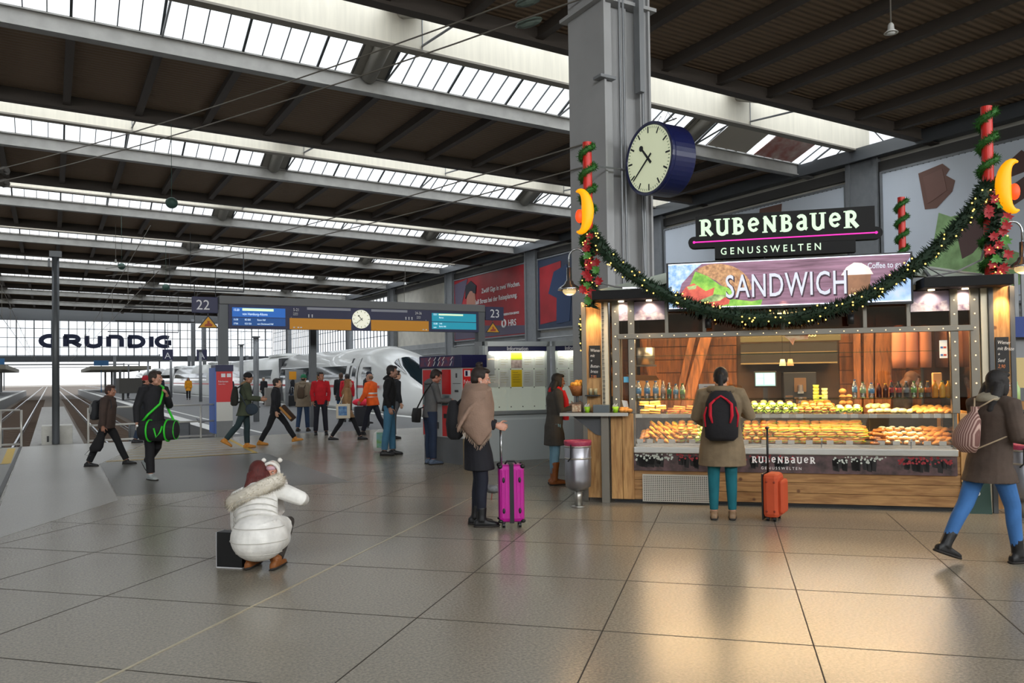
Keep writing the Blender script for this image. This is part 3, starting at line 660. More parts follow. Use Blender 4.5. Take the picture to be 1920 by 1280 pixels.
# interior counter, hood
part('work_counter',MB().box(-1.3,2.65,12.0,12.6,0,.95),m_idark,k)
part('counter_top',MB().box(-1.3,2.65,11.95,12.6,.95,.99),m_sst,k)
hd=part('menu_hood',MB().box(.2,1.5,12.0,12.55,1.72,2.0),m_idark,k)
part('menu_strip',MB().box(.2,1.5,11.99,12.0,1.70,1.72).box(.2,1.5,11.99,12.0,1.86,1.87),mat('hood_trim','8a7a58',.4,.4),hd)
part('menu_header',MB().box(.2,1.55,11.98,12.02,2.02,2.22),mat('hood_green','4d4a30',.6),hd)
text('GENUSS',hd,(.9,11.97,2.08),.09,mat('cream_letter','e8d9a0',.5,emit='e8d9a0',es=.6))
# ---------- planks and decor inside
pr=random.Random(5)
def plank(e0,e1,n,z0,z1,w,label,m=m_wd,g=None):
    p0=Vector((e0,n,z0));p1=Vector((e1,n+.15,z1))
    return solo('wall_plank',MB().beam(p0,p1,w,.04,up=(0,1,0)) ,m,label,'plank','K',(e0,n,z0),group=g,bevel=.005)
plank(-.62,-.2,12.1,1.0,2.4,.16,'wide rough plank leaning diagonally inside the kiosk, the brightest one')
plank(-.75,-.42,12.2,1.0,2.4,.1,'narrow rough plank leaning behind the bright diagonal plank')
plank(-1.15,-.98,12.15,2.2,1.0,.12,'rough plank leaning left inside the kiosk behind the water bottles') if False else plank(-.98,-1.2,12.15,1.0,2.2,.13,'rough plank leaning left inside the kiosk behind the water bottles')
for i,e in enumerate((1.78,1.92,2.05,2.14)): plank(e,e+pr.uniform(-.08,.1),12.2,1.0,2.4,.1+.03*(i%2),'weathered upright plank in the row behind the soft drink bottles',g='upright planks behind the drinks')
pk=MB()
for j in range(7): pk.box(-1.3,.15,12.56,12.6,1.0+j*.2,1.19+j*.2)
for j in range(7): pk.box(1.6,2.68,12.56,12.6,1.0+j*.2,1.19+j*.2)
part('panelling',pk,m_wd,k)
m_cloth=mat('pink_cloth','c98468',.7)
for i,(e,w_) in enumerate(((2.28,.1),(2.42,.1),(2.6,.08))):
    mb=MB().loft([((e,11.9,1.62),(w_*.9,0,0),(0,.05,0)),((e,11.9,1.75),(w_,0,0),(0,.07,0)),((e+.005,11.9,2.1),(w_*.95,0,0),(0,.07,0)),((e,11.9,2.2),(w_*.5,0,0),(0,.04,0))],12)
    solo('hanging_ham',mb,m_cloth,['pink hanging ham shape inside the kiosk, left of three','pink hanging ham shape inside the kiosk, middle of three','pink hanging ham shape inside the kiosk nearest the card stickers'][i],'ham','K',(e,11.9,1.62),smooth=True)
o=thing('paddle_board','wooden baking paddle leaning inside the kiosk beside the customer','paddle','K',(-.02,12.1,1.0))
part('paddle',MB().box(-.06,.02,12.08,12.11,1.3,1.55).box(-.05,.01,12.08,12.11,1.0,1.25),m_wd,o,bevel=.02)
o=thing('steel_pot','round stainless pot on the left side inside the kiosk','pot','K',(-1.12,11.6,1.75)); part('pot',MB().lathe([(0,0),(.13,0),(.13,.24),(.12,.24),(.12,.02),(0,.02)],(-1.12,11.6,1.72),20),m_sst,o,smooth=True)
part('wall_bracket',MB().box(-1.3,-.98,11.5,11.75,1.69,1.715),m_dsteel,o)
o=thing('cardboard_box','open brown cardboard box inside the kiosk behind the water bottles','box','K',(-1.1,11.3,1.2))
part('box_body',MB().box(-1.3,-.9,11.2,11.5,1.28,1.5),mat('cardboard','a87b48',.8),o); part('box_flap',MB().add([(-1.3,11.2,1.5),(-.9,11.2,1.5),(-.93,11.08,1.56),(-1.33,11.08,1.58)],[(0,1,2,3)]),mat('cardboard_light','c79c64',.8),o)
part('box_stand',MB().box(-1.3,-.9,11.2,11.5,.99,1.28),m_idark,o)
# register screen, coffee machine, cups, lamps
o=thing('cash_register','cash register with a pale blue touch screen beside the customer','cash register','K',(.52,11.6,.99))
part('screen_housing',MB().box(.36,.66,11.48,11.52,1.38,1.60),m_black,o,bevel=.01); part('screen',MB().box(.38,.64,11.475,11.482,1.40,1.58),emis('screen_blue','8cc8d8',.5),o)
part('screen_window',MB().box(.39,.48,11.472,11.474,1.42,1.5).box(.39,.48,11.472,11.474,1.51,1.57).box(.50,.63,11.472,11.474,1.42,1.57),emis('screen_pale','b8dce4',.6),o)
part('register_stand',MB().box(.48,.54,11.5,11.56,1.0,1.4).box(.36,.68,11.45,11.9,.95,1.12).box(.3,.74,11.4,12.0,0,.95),m_black,o)
o=thing('coffee_machine','black and chrome espresso machine inside the kiosk','coffee machine','K',(1.0,12.2,.99))
part('machine_body',MB().box(.78,1.22,12.0,12.5,1.0,1.58),m_black,o,bevel=.01)
part('machine_front',MB().box(.92,1.08,11.97,12.0,1.3,1.5).box(.8,.9,11.98,12.0,1.02,1.25).box(.94,1.2,11.98,12.0,1.02,1.22),mat('brown_chrome','8d6b4c',.25,.8),o)
part('machine_spout',MB().lathe([(.0,0),(.035,0),(.035,.1),(0,.1)],(1.0,11.93,1.3),12).box(.96,1.04,11.9,11.98,1.28,1.31).lathe([(.035,-.01),(.035,.01),(.018,.01),(.018,-.01)],(1.0,11.96,1.15),14,'y'),m_chrome,o)
for i,(e,c) in enumerate(((.74,'e2dfa0'),(.84,'e2a56a'))):
    o=thing('shade_lamp',['small pale green lamp shade hanging over the register','small orange lamp shade hanging beside the green one'][i],'lamp','K',(e,11.5,1.7))
    part('lamp_shade',MB().lathe([(.028,.09),(.045,0),(.042,0),(.025,.09)],(e,11.5,1.67),14),emis('shade%d'%i,c,.8),o,smooth=True); part('lamp_cord',MB().tube([(e,11.5,1.75),(e,11.5,2.5)],.004,5),m_black,o)
for i,(e,n_,c) in enumerate(((1.14,9,'d8dd5a'),(1.24,8,'e6e8a0'),(1.19,6,'b9cc4a'))):
    mb=MB()
    for j in range(n_): mb.lathe([(.028,j*.045),(.038,j*.045+.05),(.040,j*.045+.05),(.030,j*.045)],(e,11.3-.06*i,1.0),12)
    o=solo('cup_stack',mb,mat('cup%d'%i,c,.5),['tall yellow green stack of paper cups by the coffee machine','pale stack of paper cups beside the tallest stack','shorter green stack of paper cups in front of the two others'][i],'cups','K',(e,11.3-.06*i,1.0),smooth=True)
part('cup_stand',MB().box(1.05,1.35,11.1,11.4,0,1.0),m_idark,k)
# bread basket rack inside
def rollblob(mb,c,r,jit=.04,M=None): mb.blob(c,r,12,7,M,jit)
m_crust=mat('bread_crust','c98a42',.6,noise=.25,nscale=14,bump=.3,bscale=50); m_crust2=mat('bread_dark','9a5f2c',.6,noise=.3,nscale=14); m_crumb=mat('bread_pale','ecd9a8',.7,noise=.1,nscale=20)
m_lett=mat('lettuce','86b02c',.5,noise=.4,nscale=30); m_chz=mat('cheese','f0c850',.45); m_ham=mat('salami','b8584a',.5); m_salt=mat('sugar_white','f1ead8',.6); m_tom=mat('tomato','c03a22',.4)
rb=[]
for i in range(9):
    e=1.43+.075*(i%2); z=1.03+.075*(i//2)
    o=solo('bread_roll',MB().blob((0,0,0),(.045,.05,.036),12,7,None,.03),m_crust,'golden roll in the tall stack beside the bottles inside the kiosk','bread roll','K',(e,11.0,z),group='rolls stacked inside the kiosk',smooth=True,local=True)
part('roll_crate',MB().box(1.36,1.58,10.94,11.08,0,.99),m_idark,k)
# ---------- food prototypes (local coordinates, length along x)
def pmesh(fn):
    mb=MB(); mats=fn(mb); return mb.mesh('food',mats,smooth=True)
def ruffle(mb,L,Wd,z,n=16,h=.008):
    pts=[]
    for i in range(n):
        q=2*PI*i/n; rr=1+.12*math.sin(i*2.6); pts.append((L*rr*math.cos(q),Wd*rr*math.sin(q),z+h*math.sin(i*2.1)))
    vs=[(0,0,z+.006)]+pts+[(p[0],p[1],p[2]-.004) for p in pts]
    mb.add(vs,[(0,1+i,1+(i+1)%n) for i in range(n)]+[(1+i,1+n+i,1+n+(i+1)%n,1+(i+1)%n) for i in range(n)])
def f_long(mb):
    mb.m=0; mb.blob((0,0,.018),(.08,.034,.02),14,7,None,.05); mb.m=1; ruffle(mb,.082,.042,.034); mb.m=2; mb.box(-.065,.065,-.034,.034,.036,.041); mb.m=0; mb.blob((0,.004,.055),(.078,.033,.02),14,7,None,.06); return [m_crust,m_lett,m_chz]
def f_round(mb):
    mb.m=0; mb.blob((0,0,.018),(.045,.045,.02),12,7,None,.04); mb.m=1; ruffle(mb,.052,.052,.034); mb.m=2; ruffle(mb,.046,.046,.04,12,.002); mb.m=0; mb.blob((0,0,.056),(.043,.043,.022),12,7,None,.05); return [m_crust,m_lett,m_ham]
def f_green(mb):
    mb.m=0; mb.blob((0,0,.018),(.05,.04,.018),12,7,None,.05); mb.m=1; ruffle(mb,.068,.058,.034,18,.014); ruffle(mb,.062,.05,.044,16,.012); mb.m=0; mb.blob((0,0,.062),(.045,.036,.02),12,7,None,.05); mb.m=2; mb.lathe([(0,0),(.02,0),(.02,.005),(0,.005)],(.03,-.04,.04),10); return [m_crumb,m_lett,m_tom]
def f_cheese(mb):
    mb.m=0; mb.lathe([(0,0),(.04,.003),(.046,.014),(.04,.024),(0,.026)],(0,0,0),16); mb.m=1; mb.lathe([(0,.026),(.043,.027),(.044,.031),(0,.033)],(0,0,0),16); return [m_crust,m_chz]
def f_toast(mb):
    for j in range(2):
        mb.m=0; mb.box(-.06,.06,-.05,.05,.0+j*.026,.012+j*.026); mb.m=1; mb.box(-.062,.062,-.053,.05,.012+j*.026,.020+j*.026)
    mb.m=2; mb.box(-.06,.06,-.05,.05,.046,.056); return [m_crust,m_chz,m_crumb]
def f_dark(mb):
    mb.m=0; mb.box(-.07,.07,-.045,.045,0,.016); mb.m=1; ruffle(mb,.075,.05,.02); mb.m=2; mb.box(-.066,.066,-.046,.044,.022,.028); mb.m=0; mb.box(-.07,.07,-.045,.045,.028,.046); return [m_crust2,m_lett,m_ham]
def f_wrap(mb):
    mb.m=0; mb.loft([((-.09,0,0),(0,.018,0),(0,0,.016)),((-.07,0,.0),(0,.03,0),(0,0,.026)),((.05,0,0),(0,.032,0),(0,0,.028)),((.085,0,0),(0,.026,0),(0,0,.022))],12); mb.m=1; mb.blob((.085,0,0),(.008,.022,.018),10,6); return [m_crumb,m_lett]
def f_pastry(mb):
    mb.m=0; mb.loft([((-.07,.01,.012),(0,.01,0),(0,0,.008)),((-.045,.0,.02),(0,.028,0),(0,0,.02)),((0,-.008,.026),(0,.038,0),(0,0,.028)),((.045,0,.02),(0,.028,0),(0,0,.02)),((.07,.01,.012),(0,.01,0),(0,0,.008))],12); return [m_crust]
def f_pretzel(mb):
    mb.m=0; pts=[(.075*math.cos(q)*(1),.05*math.sin(q),.014) for q in [2*PI*i/14 for i in range(15)]]; mb.tube(pts,.014,7,False); mb.tube([(-.05,-.03,.02),(.02,.02,.025),(.03,.05,.02)],.011,6); mb.tube([(.05,-.03,.02),(-.02,.02,.025),(-.03,.05,.02)],.011,6)
    mb.m=1
    for i in range(10): q=rnd.uniform(0,2*PI); mb.blob((.075*math.cos(q),.05*math.sin(q),.028),.005,5,3)
    return [m_crust2,m_salt]
def f_iced(mb):
    mb.m=0; mb.blob((0,0,.02),(.055,.04,.022),12,7,None,.06); mb.m=1; mb.blob((0,0,.034),(.045,.032,.014),12,6,None,.1); return [m_crust,m_salt]
FM={n:pmesh(f) for n,f in dict(long=f_long,round=f_round,green=f_green,cheese=f_cheese,toast=f_toast,dark=f_dark,wrap=f_wrap,pastry=f_pastry,pretzel=f_pretzel,iced=f_iced).items()}
FN=dict(long='filled_baguette',round='filled_roll',green='lettuce_sandwich',cheese='cheese_roll',toast='toast_sandwich',dark='dark_bread_sandwich',wrap='rolled_wrap',pastry='croissant',pretzel='pretzel',iced='iced_pastry')
def pile(kind,e0,e1,z,rows,layers,step,label,rot=90,jr=12,tilt=0,n0=10.06,dn=.085,dz=.05,rise=.0):
    me=FM[kind]; nm=FN[kind]; g='%s pile: %s'%(nm.replace('_',' '),label)
    for L_ in range(layers):
        for r_ in range(rows-(1 if L_ and rows>1 else 0)):
            e=e0+step*.5*(L_%2)
            while e<e1-step*.3:
                o=bpy.data.objects.new(nm,me); COL.objects.link(o)
                zz=z+L_*dz+r_*rise+rnd.uniform(0,.004)
                o.location=W('K',e+step/2+rnd.uniform(-.008,.008),n0+r_*dn+L_*.02,zz)
                o.rotation_euler=(R(tilt),R(rnd.uniform(-6,6)),ANG['K']+R(rot+rnd.uniform(-jr,jr)))
                s_=rnd.uniform(.92,1.08); o.scale=(s_,s_,s_)
                o['label']=label; o['category']='bread roll' if kind in('long','round','cheese','green') else ('sandwich' if kind in('toast','dark') else 'wrap' if kind=='wrap' else 'pastry'); o['group']=label
                e+=step
Z1=.735; Z2=1.087
_p0=pile
def pile(kind,e0,e1,z,rows,layers,step,label,**k):
    if z==Z1: k['rise']=k.get('rise',0)+.028; rows+=1
    if z==Z2 and kind!='wrap': k['rise']=.02; k['n0']=k.get('n0',10.06)-.03
    _p0(kind,e0,e1,z,rows,layers,step,label,**k)
part('display_tray',MB().box(-1.08,2.43,10.02,10.36,.72,.733),m_sst,k)
pile('pastry',-1.08,-.98,Z1,3,2,.1,'browned pastries at the far left end of the lower shelf',rot=80)
pile('cheese',-.97,-.62,Z1,3,3,.092,'pale yellow cheese topped roll on the lower shelf at left',jr=40,tilt=38,dz=.045,rise=.03)
pile('round',-.60,-.40,Z1,3,3,.098,'small filled roll next to the cheese rolls on the lower shelf',dz=.055,rise=.01)
pile('green',-.40,-.02,Z1,3,2,.11,'lettuce filled roll on the lower shelf left of the customer',dz=.06,rise=.015)
pile('round',.18,.48,Z1,3,3,.098,'golden filled roll on the lower shelf right of the customer',dz=.055,rise=.01)
pile('long',.46,1.10,Z1,3,3,.125,'golden filled baguette in the middle of the lower shelf',rot=20,jr=25,dz=.055,rise=.012)
pile('long',1.08,1.52,Z1,3,3,.11,'filled baguette at the right end of the left display case',rot=10,jr=15,dz=.055,rise=.012)
pile('pretzel',1.60,1.72,Z1,2,4,.11,'brown salted pretzel on the lower shelf at right',jr=60,dz=.03,rise=.02)
pile('iced',1.72,2.18,Z1,3,2,.105,'white iced pastry on the lower shelf at right',jr=40,dz=.04,rise=.02)
pile('pastry',2.16,2.43,Z1,3,2,.09,'golden croissant at the right end of the lower shelf',rot=30,jr=30,dz=.04,rise=.02)
pile('toast',-1.07,-.78,Z2,2,3,.135,'yellow toasted sandwich in the stack at the left of the upper shelf',rot=5,jr=10,dz=.052,dn=.13,n0=10.12)
pile('dark',-.72,-.38,Z2,2,2,.15,'dark bread sandwich on the upper shelf beside the toasted stack',rot=5,jr=10,dz=.05,dn=.13,n0=10.12)
pile('dark',-.37,-.12,Z2,2,1,.12,'dark bread sandwich lying flat under the printed notice',rot=5,jr=10,dz=.05,dn=.13,n0=10.12)
pile('green',.22,.78,Z2,3,2,.1,'lettuce sandwich on the upper shelf beside the customer',dz=.055,n0=10.1)
pile('round',.8,1.22,Z2,3,2,.088,'round seeded filled roll in the middle of the upper shelf',dz=.055,n0=10.1)
pile('green',1.24,1.52,Z2,2,1,.09,'lettuce roll at the right end of the left upper shelf',dz=.055,n0=10.1)
pile('wrap',1.6,2.1,Z2+.03,1,1,.082,'pale rolled wrap standing slanted on the upper shelf',rot=62,jr=5,tilt=0,n0=10.15)
pile('wrap',1.58,1.8,Z2+.085,1,1,.082,'pale rolled wrap on top of the slanted wraps',rot=62,jr=5,tilt=0,n0=10.22)
pile('pastry',2.08,2.43,Z2,3,1,.08,'brown croissant at the right end of the upper shelf',rot=40,jr=40,n0=10.1)
# price cards
m_card=mat('price_card','f2efe6',.6)
def cards(lst,z,n,label,w_=.075):
    for e in lst:
        o=solo('price_card',MB().box(-w_/2,w_/2,-.002,.002,0,.048),m_card,label,'price card','K',(e,n,z),group=label,local=True)
cards([-1.05,-.93,-.80,-.66,-.42,.20,.42,.58,.72,.92,1.15,1.36],.735,9.985,'white price card in front of the lower left shelf')
cards([1.70,1.86,2.02,2.18,2.34],.735,9.985,'white price card in front of the pastries at right')
cards([-1.06,-.74,-.34,.24,.44,.66,.82,1.3,1.42,1.62],1.045,9.982,'white price card clipped on the upper shelf rail',.08)
cards([2.06,2.18,2.29,2.40],1.045,9.982,'pale price card clipped on the rail at the right end',.07)
# bottles
def bottle(e,n,h,r,liq,cap,lab,label,z=1.275,neck=.32,tint=None,short=False):
    o=thing('bottle',label,'bottle','K',(e,n,z))
    lm=mat('liq_'+liq,liq,.15,alpha=1) if not tint else tint
    body=[(0,0),(r*.85,0),(r,.012),(r,h*.25),(r*.95,h*.3),(r,h*.36),(r,h*.62),(r*.82,h*.74),(r*.42,h*.86),(r*.4,h*.93),(0,h*.93)]
    part('bottle_body',MB().lathe(body,(e,n,z),14),lm,o,smooth=True)
    part('bottle_cap',MB().lathe([(0,h*.93),(r*.46,h*.93),(r*.46,h),(0,h)],(e,n,z),12),mat('cap_'+cap,cap,.4),o)
    if lab: part('bottle_label',MB().lathe([(r*1.03,h*.30),(r*1.03,h*.60)],(e,n,z),14),mat('lab_'+lab,lab,.5,noise=.25,nscale=30),o,smooth=True)
m_wat=glassmat('clear_bottle','e4eeee',.34,.18); m_grn=glassmat('green_bottle','5fb07a',.3,.15); m_wg=glassmat('pale_green_bottle','bfe0c0',.32,.15)
wl=[(-1.07,.225,.038,'3a78b8','7fb2d8',m_wat,'clear water bottle with blue cap and label at the far left of the glass shelf'),
(-.96,.225,.038,'3a78b8','6aa3cf',m_wat,'second clear water bottle with blue label from the left post'),
(-.855,.225,.036,'3a78b8','8cb8d8',m_wat,'third blue capped water bottle from the left post'),
(-.765,.225,.03,'d8b8a0','d9b9a5',m_wat,'clear bottle with pinkish cap between the blue and green capped bottles'),
(-.69,.2,.028,'dfe6df','3a8a5a',m_grn,'green glass bottle with white cap on the glass shelf'),
(-.61,.185,.032,'3f7fb5','8fb7cf',m_wat,'small water bottle with blue cap beside the green glass bottle'),
(-.53,.19,.032,'2f6b3a','9fc48a',m_wg,'clear bottle with dark green cap nearest the printed notice')]
for e,h,r,cap,lab,t,l in wl: bottle(e,10.06,h,r,'x',cap,lab,l,tint=t)
wr=[(1.46,.215,.028,'3a78b8','7fb2d8',m_wat,0,'tall clear water bottle with blue cap, first of the right hand row'),
(1.55,.185,.033,'2f6b3a','bcd6a0',m_wat,0,'clear bottle with green cap next to the tall water bottle'),
(1.64,.175,.034,'3a78b8','7fb2d8',m_wat,0,'short water bottle with light blue cap in the right hand row'),
(1.72,.165,.03,'d85a4a',None,None,'5a1f1c','red capped bottle of dark juice in the right hand row'),
(1.79,.165,.03,'e0b030',None,None,'5a2a1c','yellow capped bottle of dark juice in the right hand row'),
(1.855,.195,.024,'c8202a','b02028',None,'1f0c08','cola bottle with red cap and red label'),
(1.93,.19,.032,'1a1a1a','c04038',None,'1a0a07','cola bottle with black cap and red label'),
(2.01,.19,.03,'c9ccd2','8a8f96',None,'1a0a07','cola bottle with silver cap and grey label'),
(2.09,.19,.03,'4a8a3a','6fae5a',m_wg,0,'clear lemonade bottle with green cap'),
(2.165,.185,.026,'35622a','c0a040',m_wg,0,'narrow bottle with dark green cap behind the lemonade'),
(2.235,.19,.03,'e8a020','c06020',None,'2a1008','cola mix bottle with orange cap'),
(2.31,.195,.034,'e87020',None,None,'e8960f','orange juice bottle with orange cap'),
(2.385,.19,.034,'2f6b3a',None,None,'f0b020','yellow juice bottle with green cap'),
(2.45,.19,.034,'e8b020',None,None,'efa81a','yellow juice bottle with yellow cap at the right end')]
for e,h,r,cap,lab,t,liq,l in wr: bottle(e-.02,10.06,h,r,liq if liq else 'x',cap,lab,l,tint=t)
# remember mirrored cap row behind, boxes on the shelf
solo('paper_bag',MB().box(-.05,.05,-.03,.03,0,.28),mat('bag_paper','c79a66',.8),'brown paper bag standing on the glass shelf behind the juices','bag','K',(2.38,10.36,1.275),bevel=.01,local=True)
o=thing('tea_light_box','dark box with a bright white lid at the right end of the glass shelf','box','K',(2.40,10.22,1.275)); part('box_body',MB().box(2.33,2.46,10.2,10.27,1.275,1.36),mat('slate','33383c',.6),o); part('box_lid',MB().box(2.32,2.465,10.19,10.28,1.36,1.375),mat('lid_white','f5efe0',.5),o)
o=thing('printed_notice','white printed notice card standing on the glass shelf left of the customer','notice','K',(-.25,10.0,1.27))
part('notice_card',MB().box(-.33,-.14,9.985,9.99,1.275,1.455),m_card,o); part('notice_picture',MB().box(-.29,-.19,9.982,9.984,1.36,1.40),mat('notice_pic','7a4a38',.6,col2='c9b8a0',nscale=60),o); part('notice_text',MB().box(-.27,-.2,9.982,9.984,1.42,1.428).box(-.26,-.2,9.982,9.984,1.33,1.336).box(-.26,-.22,9.982,9.984,1.31,1.316),mat('ink_grey','8a8a90',.6),o)
o=thing('sticker_strip','white payment sticker strip on the right kiosk window','sticker','K',(2.36,9.95,1.7))
part('sticker_paper',MB().box(2.32,2.40,9.948,9.952,1.72,1.92),m_card,o)
part('sticker_print',MB().box(2.33,2.355,9.945,9.947,1.83,1.85).box(2.33,2.355,9.945,9.947,1.745,1.765),mat('card_blue','3a62a0',.6),o); part('sticker_print',MB().box(2.36,2.39,9.945,9.947,1.83,1.85).box(2.36,2.39,9.945,9.947,1.745,1.765),mat('card_red','c0402a',.6),o)
solo('window_sticker',MB().box(-.035,.035,-.002,.002,-.035,.035),mat('sticker_blue','5aa9cf',.5),'small square blue sticker on the left kiosk window','sticker','K',(-1.2,9.945,1.52),local=True)
solo('window_badge',MB().prism([(-.12,.02),(-.06,.07),(.06,.08),(.15,.09),(.15,-.02),(.0,-.03),(-.02,-.09),(-.06,-.03)],(0,0,0),(1,0,0),(0,0,1),(0,.003,0)),mat('badge','d98a5a',.5,col2='e6dcb0',nscale=12),'small orange speech bubble badge hanging under the fascia','sticker','K',(.78,9.94,1.99),local=True)
# ---------- ledge items
def jar(e,n,z,r,h,m,nm,label,cat): return solo(nm,MB().lathe([(0,0),(r*.9,0),(r,h),(r*.92,h),(r*.8,.01),(0,.01)],(0,0,0),14),m,label,cat,'K',(e,n,z),smooth=True,local=True)
m_lime=mat('lime_cup','9ccf2a',.5)
for i,e in enumerate((-1.68,-1.33)):
    o=thing('sachet_cup',['lime green cup of sachets beside the picture box on the ledge','lime green cup of sachets in front of the steel corner post'][i],'cup','K',(e,9.85,1.115))
    part('cup',MB().lathe([(0,0),(.028,0),(.04,.075),(.036,.075),(.02,.01),(0,.01)],(e,9.85,1.115),14),m_lime,o,smooth=True)
    mb=MB()
    for j in range(6): mb.box(e-.03+j*.01,e-.026+j*.01,9.83+.008*(j%3),9.86,1.14,1.21+.01*(j%3))
    part('sachet',mb,m_white,o)
o=thing('picture_box','small box with food picture at the left end of the ledge','box','K',(-1.8,9.88,1.115)); part('box',MB().box(-1.87,-1.75,9.82,9.95,1.115,1.24),mat('clearbox','5a4636',.4),o); part('box_picture',MB().box(-1.865,-1.755,9.815,9.82,1.13,1.22),mat('boxpic','9a5c3a',.6,col2='d8c8a8',nscale=40),o)
solo('grey_napkin_box',MB().box(-.1,.1,-.05,.05,0,.1),mat('slate_grey','5c6468',.6),'grey napkin box in the middle of the ledge','box','K',(-1.5,9.84,1.115),bevel=.005,local=True)
for i in range(5): solo('bread_piece',MB().blob((0,0,0),(.04,.03,.025),10,6,None,.1),m_crust,'small bread piece on the ledge beside the window','bread','K',(-1.25+.045*(i%3),9.86+.03*(i//3),1.14+.02*(i//3)),group='bread pieces on the ledge',smooth=True,local=True)
solo('menu_card',MB().add([(-.03,0,0),(.03,0,0),(.0,.02,.14),(-.07,.02,.15)],[(0,1,2,3)]).add([(-.03,.003,0),(.03,.003,0),(.0,.023,.14),(-.07,.023,.15)],[(3,2,1,0)]),m_card,'folded pale menu card leaning at the window end of the ledge','card','K',(-1.2,9.97,1.115),local=True)
for i,e in enumerate((-1.64,-1.58)): jar(e,9.88,1.335,.026,.08,mat('spice_jar%d'%i,'8a8468',.4),'spice_jar',['small grey green jar on the little shelf, left one','small grey green jar on the little shelf, right one'][i],'jar')
o=thing('bread_basket','brown woven bowl hanging at the left kiosk post','basket','K',(-1.83,10.1,1.3)); part('bowl',MB().lathe([(0,0),(.06,0),(.11,.13),(.10,.13),(.05,.015),(0,.015)],(-1.84,10.05,1.32),18),mat('basket','8a5224',.8,bump=.6,bscale=90),o,smooth=True)
part('basket_stand',MB().tube([(-1.84,10.05,1.115),(-1.84,10.05,1.33)],.02,8),m_dsteel,o)
for i in range(8): solo('bread_roll',MB().blob((0,0,0),(.036,.034,.03),10,6,None,.04),mat('bun_gold','e0a038',.55),'small golden bun in the brown bowl on the ledge','bread roll','K',(-1.84+.055*cos(i*51)*(i>0),10.05+.05*sin(i*51)*(i>0),1.465+(.03 if i<2 else 0)),group='buns in the brown bowl',smooth=True,local=True)
def chalk(e0,e1,z0,z1,n,lines,label):
    o=thing('chalkboard',label,'chalkboard','K',((e0+e1)/2,n,z0)); part('board',MB().box(e0,e1,n-.01,n+.012,z0,z1),mat('slate_board','17181a',.6),o)
    for i,s_ in enumerate(lines): text(s_,o,(e0+.015,n-.013,z1-.075-i*.066),.055,mat('chalk' if i<len(lines)-1 else 'chalk_orange','d8d8d8' if i<len(lines)-1 else 'd08050',.8),(90,3,0),ext=.0005,sx=.75,shear=.2)
    return o
chalk(-1.665,-1.525,1.55,1.95,9.96,['Wiener','mit','+','Butter-','breze','2,90'],'black chalkboard menu with white script on the left wooden column')
chalk(2.87,3.0,1.55,1.94,9.91,['Wiener','mit Breze','+','Senf','2,90'],'black chalkboard menu with white script on the right wooden column')
# ---------- illuminated signs
sc=thing('menu_screen','wide lit advertising screen reading SANDWICH above the kiosk counter','sign','K',(.68,9.8,2.34))
part('screen_frame',MB().box(-.68,2.03,9.78,9.88,2.335,2.915),m_black,sc)
def printmat(name,c1,c2,sc_,es,st=(1,1,1)):
    m=mat(name,c1,.4,col2=c2,nscale=sc_,noise=.1,stretch=st); nt=m.node_tree; b=nt.nodes['Principled BSDF']; src=b.inputs['Base Color'].links[0].from_socket; nt.links.new(src,b.inputs['Emission Color']); b.inputs['Emission Strength'].default_value=es; m.cycles.emission_sampling='NONE'; return m
E_=.62
part('screen_image',MB().box(-.655,2.005,9.772,9.78,2.365,2.895),printmat('scr_wood','9a7288','5f3f50',4,E_,(.6,1,7)),sc)
def scr(pts,m,y,name='picture_shape'): return part(name,MB().prism(pts,(0,y,0),(1,0,0),(0,0,1),(0,-.002,0)),m,sc)
scr([(-.655,2.895),(-.25,2.895),(-.35,2.82),(-.5,2.66),(-.56,2.45),(-.56,2.365),(-.655,2.365)],printmat('scr_cloth','cfe0f0','6c9fce',18,E_),9.771,'napkin_picture')
bun=[(-.32,2.80)]+[(-.1+.4*cos(a_),2.56+.32*sin(a_)) for a_ in range(120,-10,-10)]+[(.1,2.5),(-.1,2.68)]
scr(bun,printmat('scr_bun','cfa070','8a5a3a',25,E_),9.769,'bun_picture')
scr([(-.34,2.8),(-.2,2.74),(-.05,2.62),(.12,2.56),(.06,2.46),(.3,2.42),(.42,2.44),(.40,2.366),(-.2,2.366),(-.3,2.5),(-.42,2.6)],printmat('scr_lettuce','9fcf50','5a9a30',14,E_),9.768,'lettuce_picture')
scr([(-.54,2.50),(-.45,2.62),(-.36,2.66),(-.22,2.56),(-.12,2.6),(-.14,2.5),(.06,2.47),(.04,2.40),(-.1,2.366),(-.52,2.366)],printmat('scr_tomato','e06a50','b03a34',12,E_),9.767,'tomato_picture')
scr([(-.3,2.45),(-.12,2.52),(.02,2.5),(-.06,2.44),(-.24,2.42)],printmat('scr_cuke','c8d890','3f6a30',10,E_),9.766,'cucumber_picture')
scr([(-.44,2.62),(-.32,2.64),(-.34,2.59),(-.42,2.585)],MATS['scr_cuke'],9.766,'cucumber_picture')
scr([(1.30,2.366),(2.005,2.366),(2.005,2.85),(1.92,2.72)],printmat('scr_blue','8fb8e8','c9dcf4',8,E_),9.77,'napkin_picture')
scr([(1.3,2.70),(1.60,2.71),(1.56,2.366),(1.36,2.366)],printmat('scr_coffee','9a6a48','7a5238',6,E_),9.768,'coffee_picture')
scr([(1.28,2.68),(1.34,2.77),(1.42,2.82),(1.5,2.81),(1.58,2.76),(1.62,2.68)],printmat('scr_foam','f2ece6','e0d4cc',6,E_),9.767,'foam_picture')
scr([(1.36,2.46),(1.57,2.46),(1.56,2.366),(1.37,2.366)],MATS['scr_foam'],9.767,'foam_picture')
m_sl=emis('screen_letter','cfd2de',.55); m_ss=emis('screen_shade','3a2230',.4)
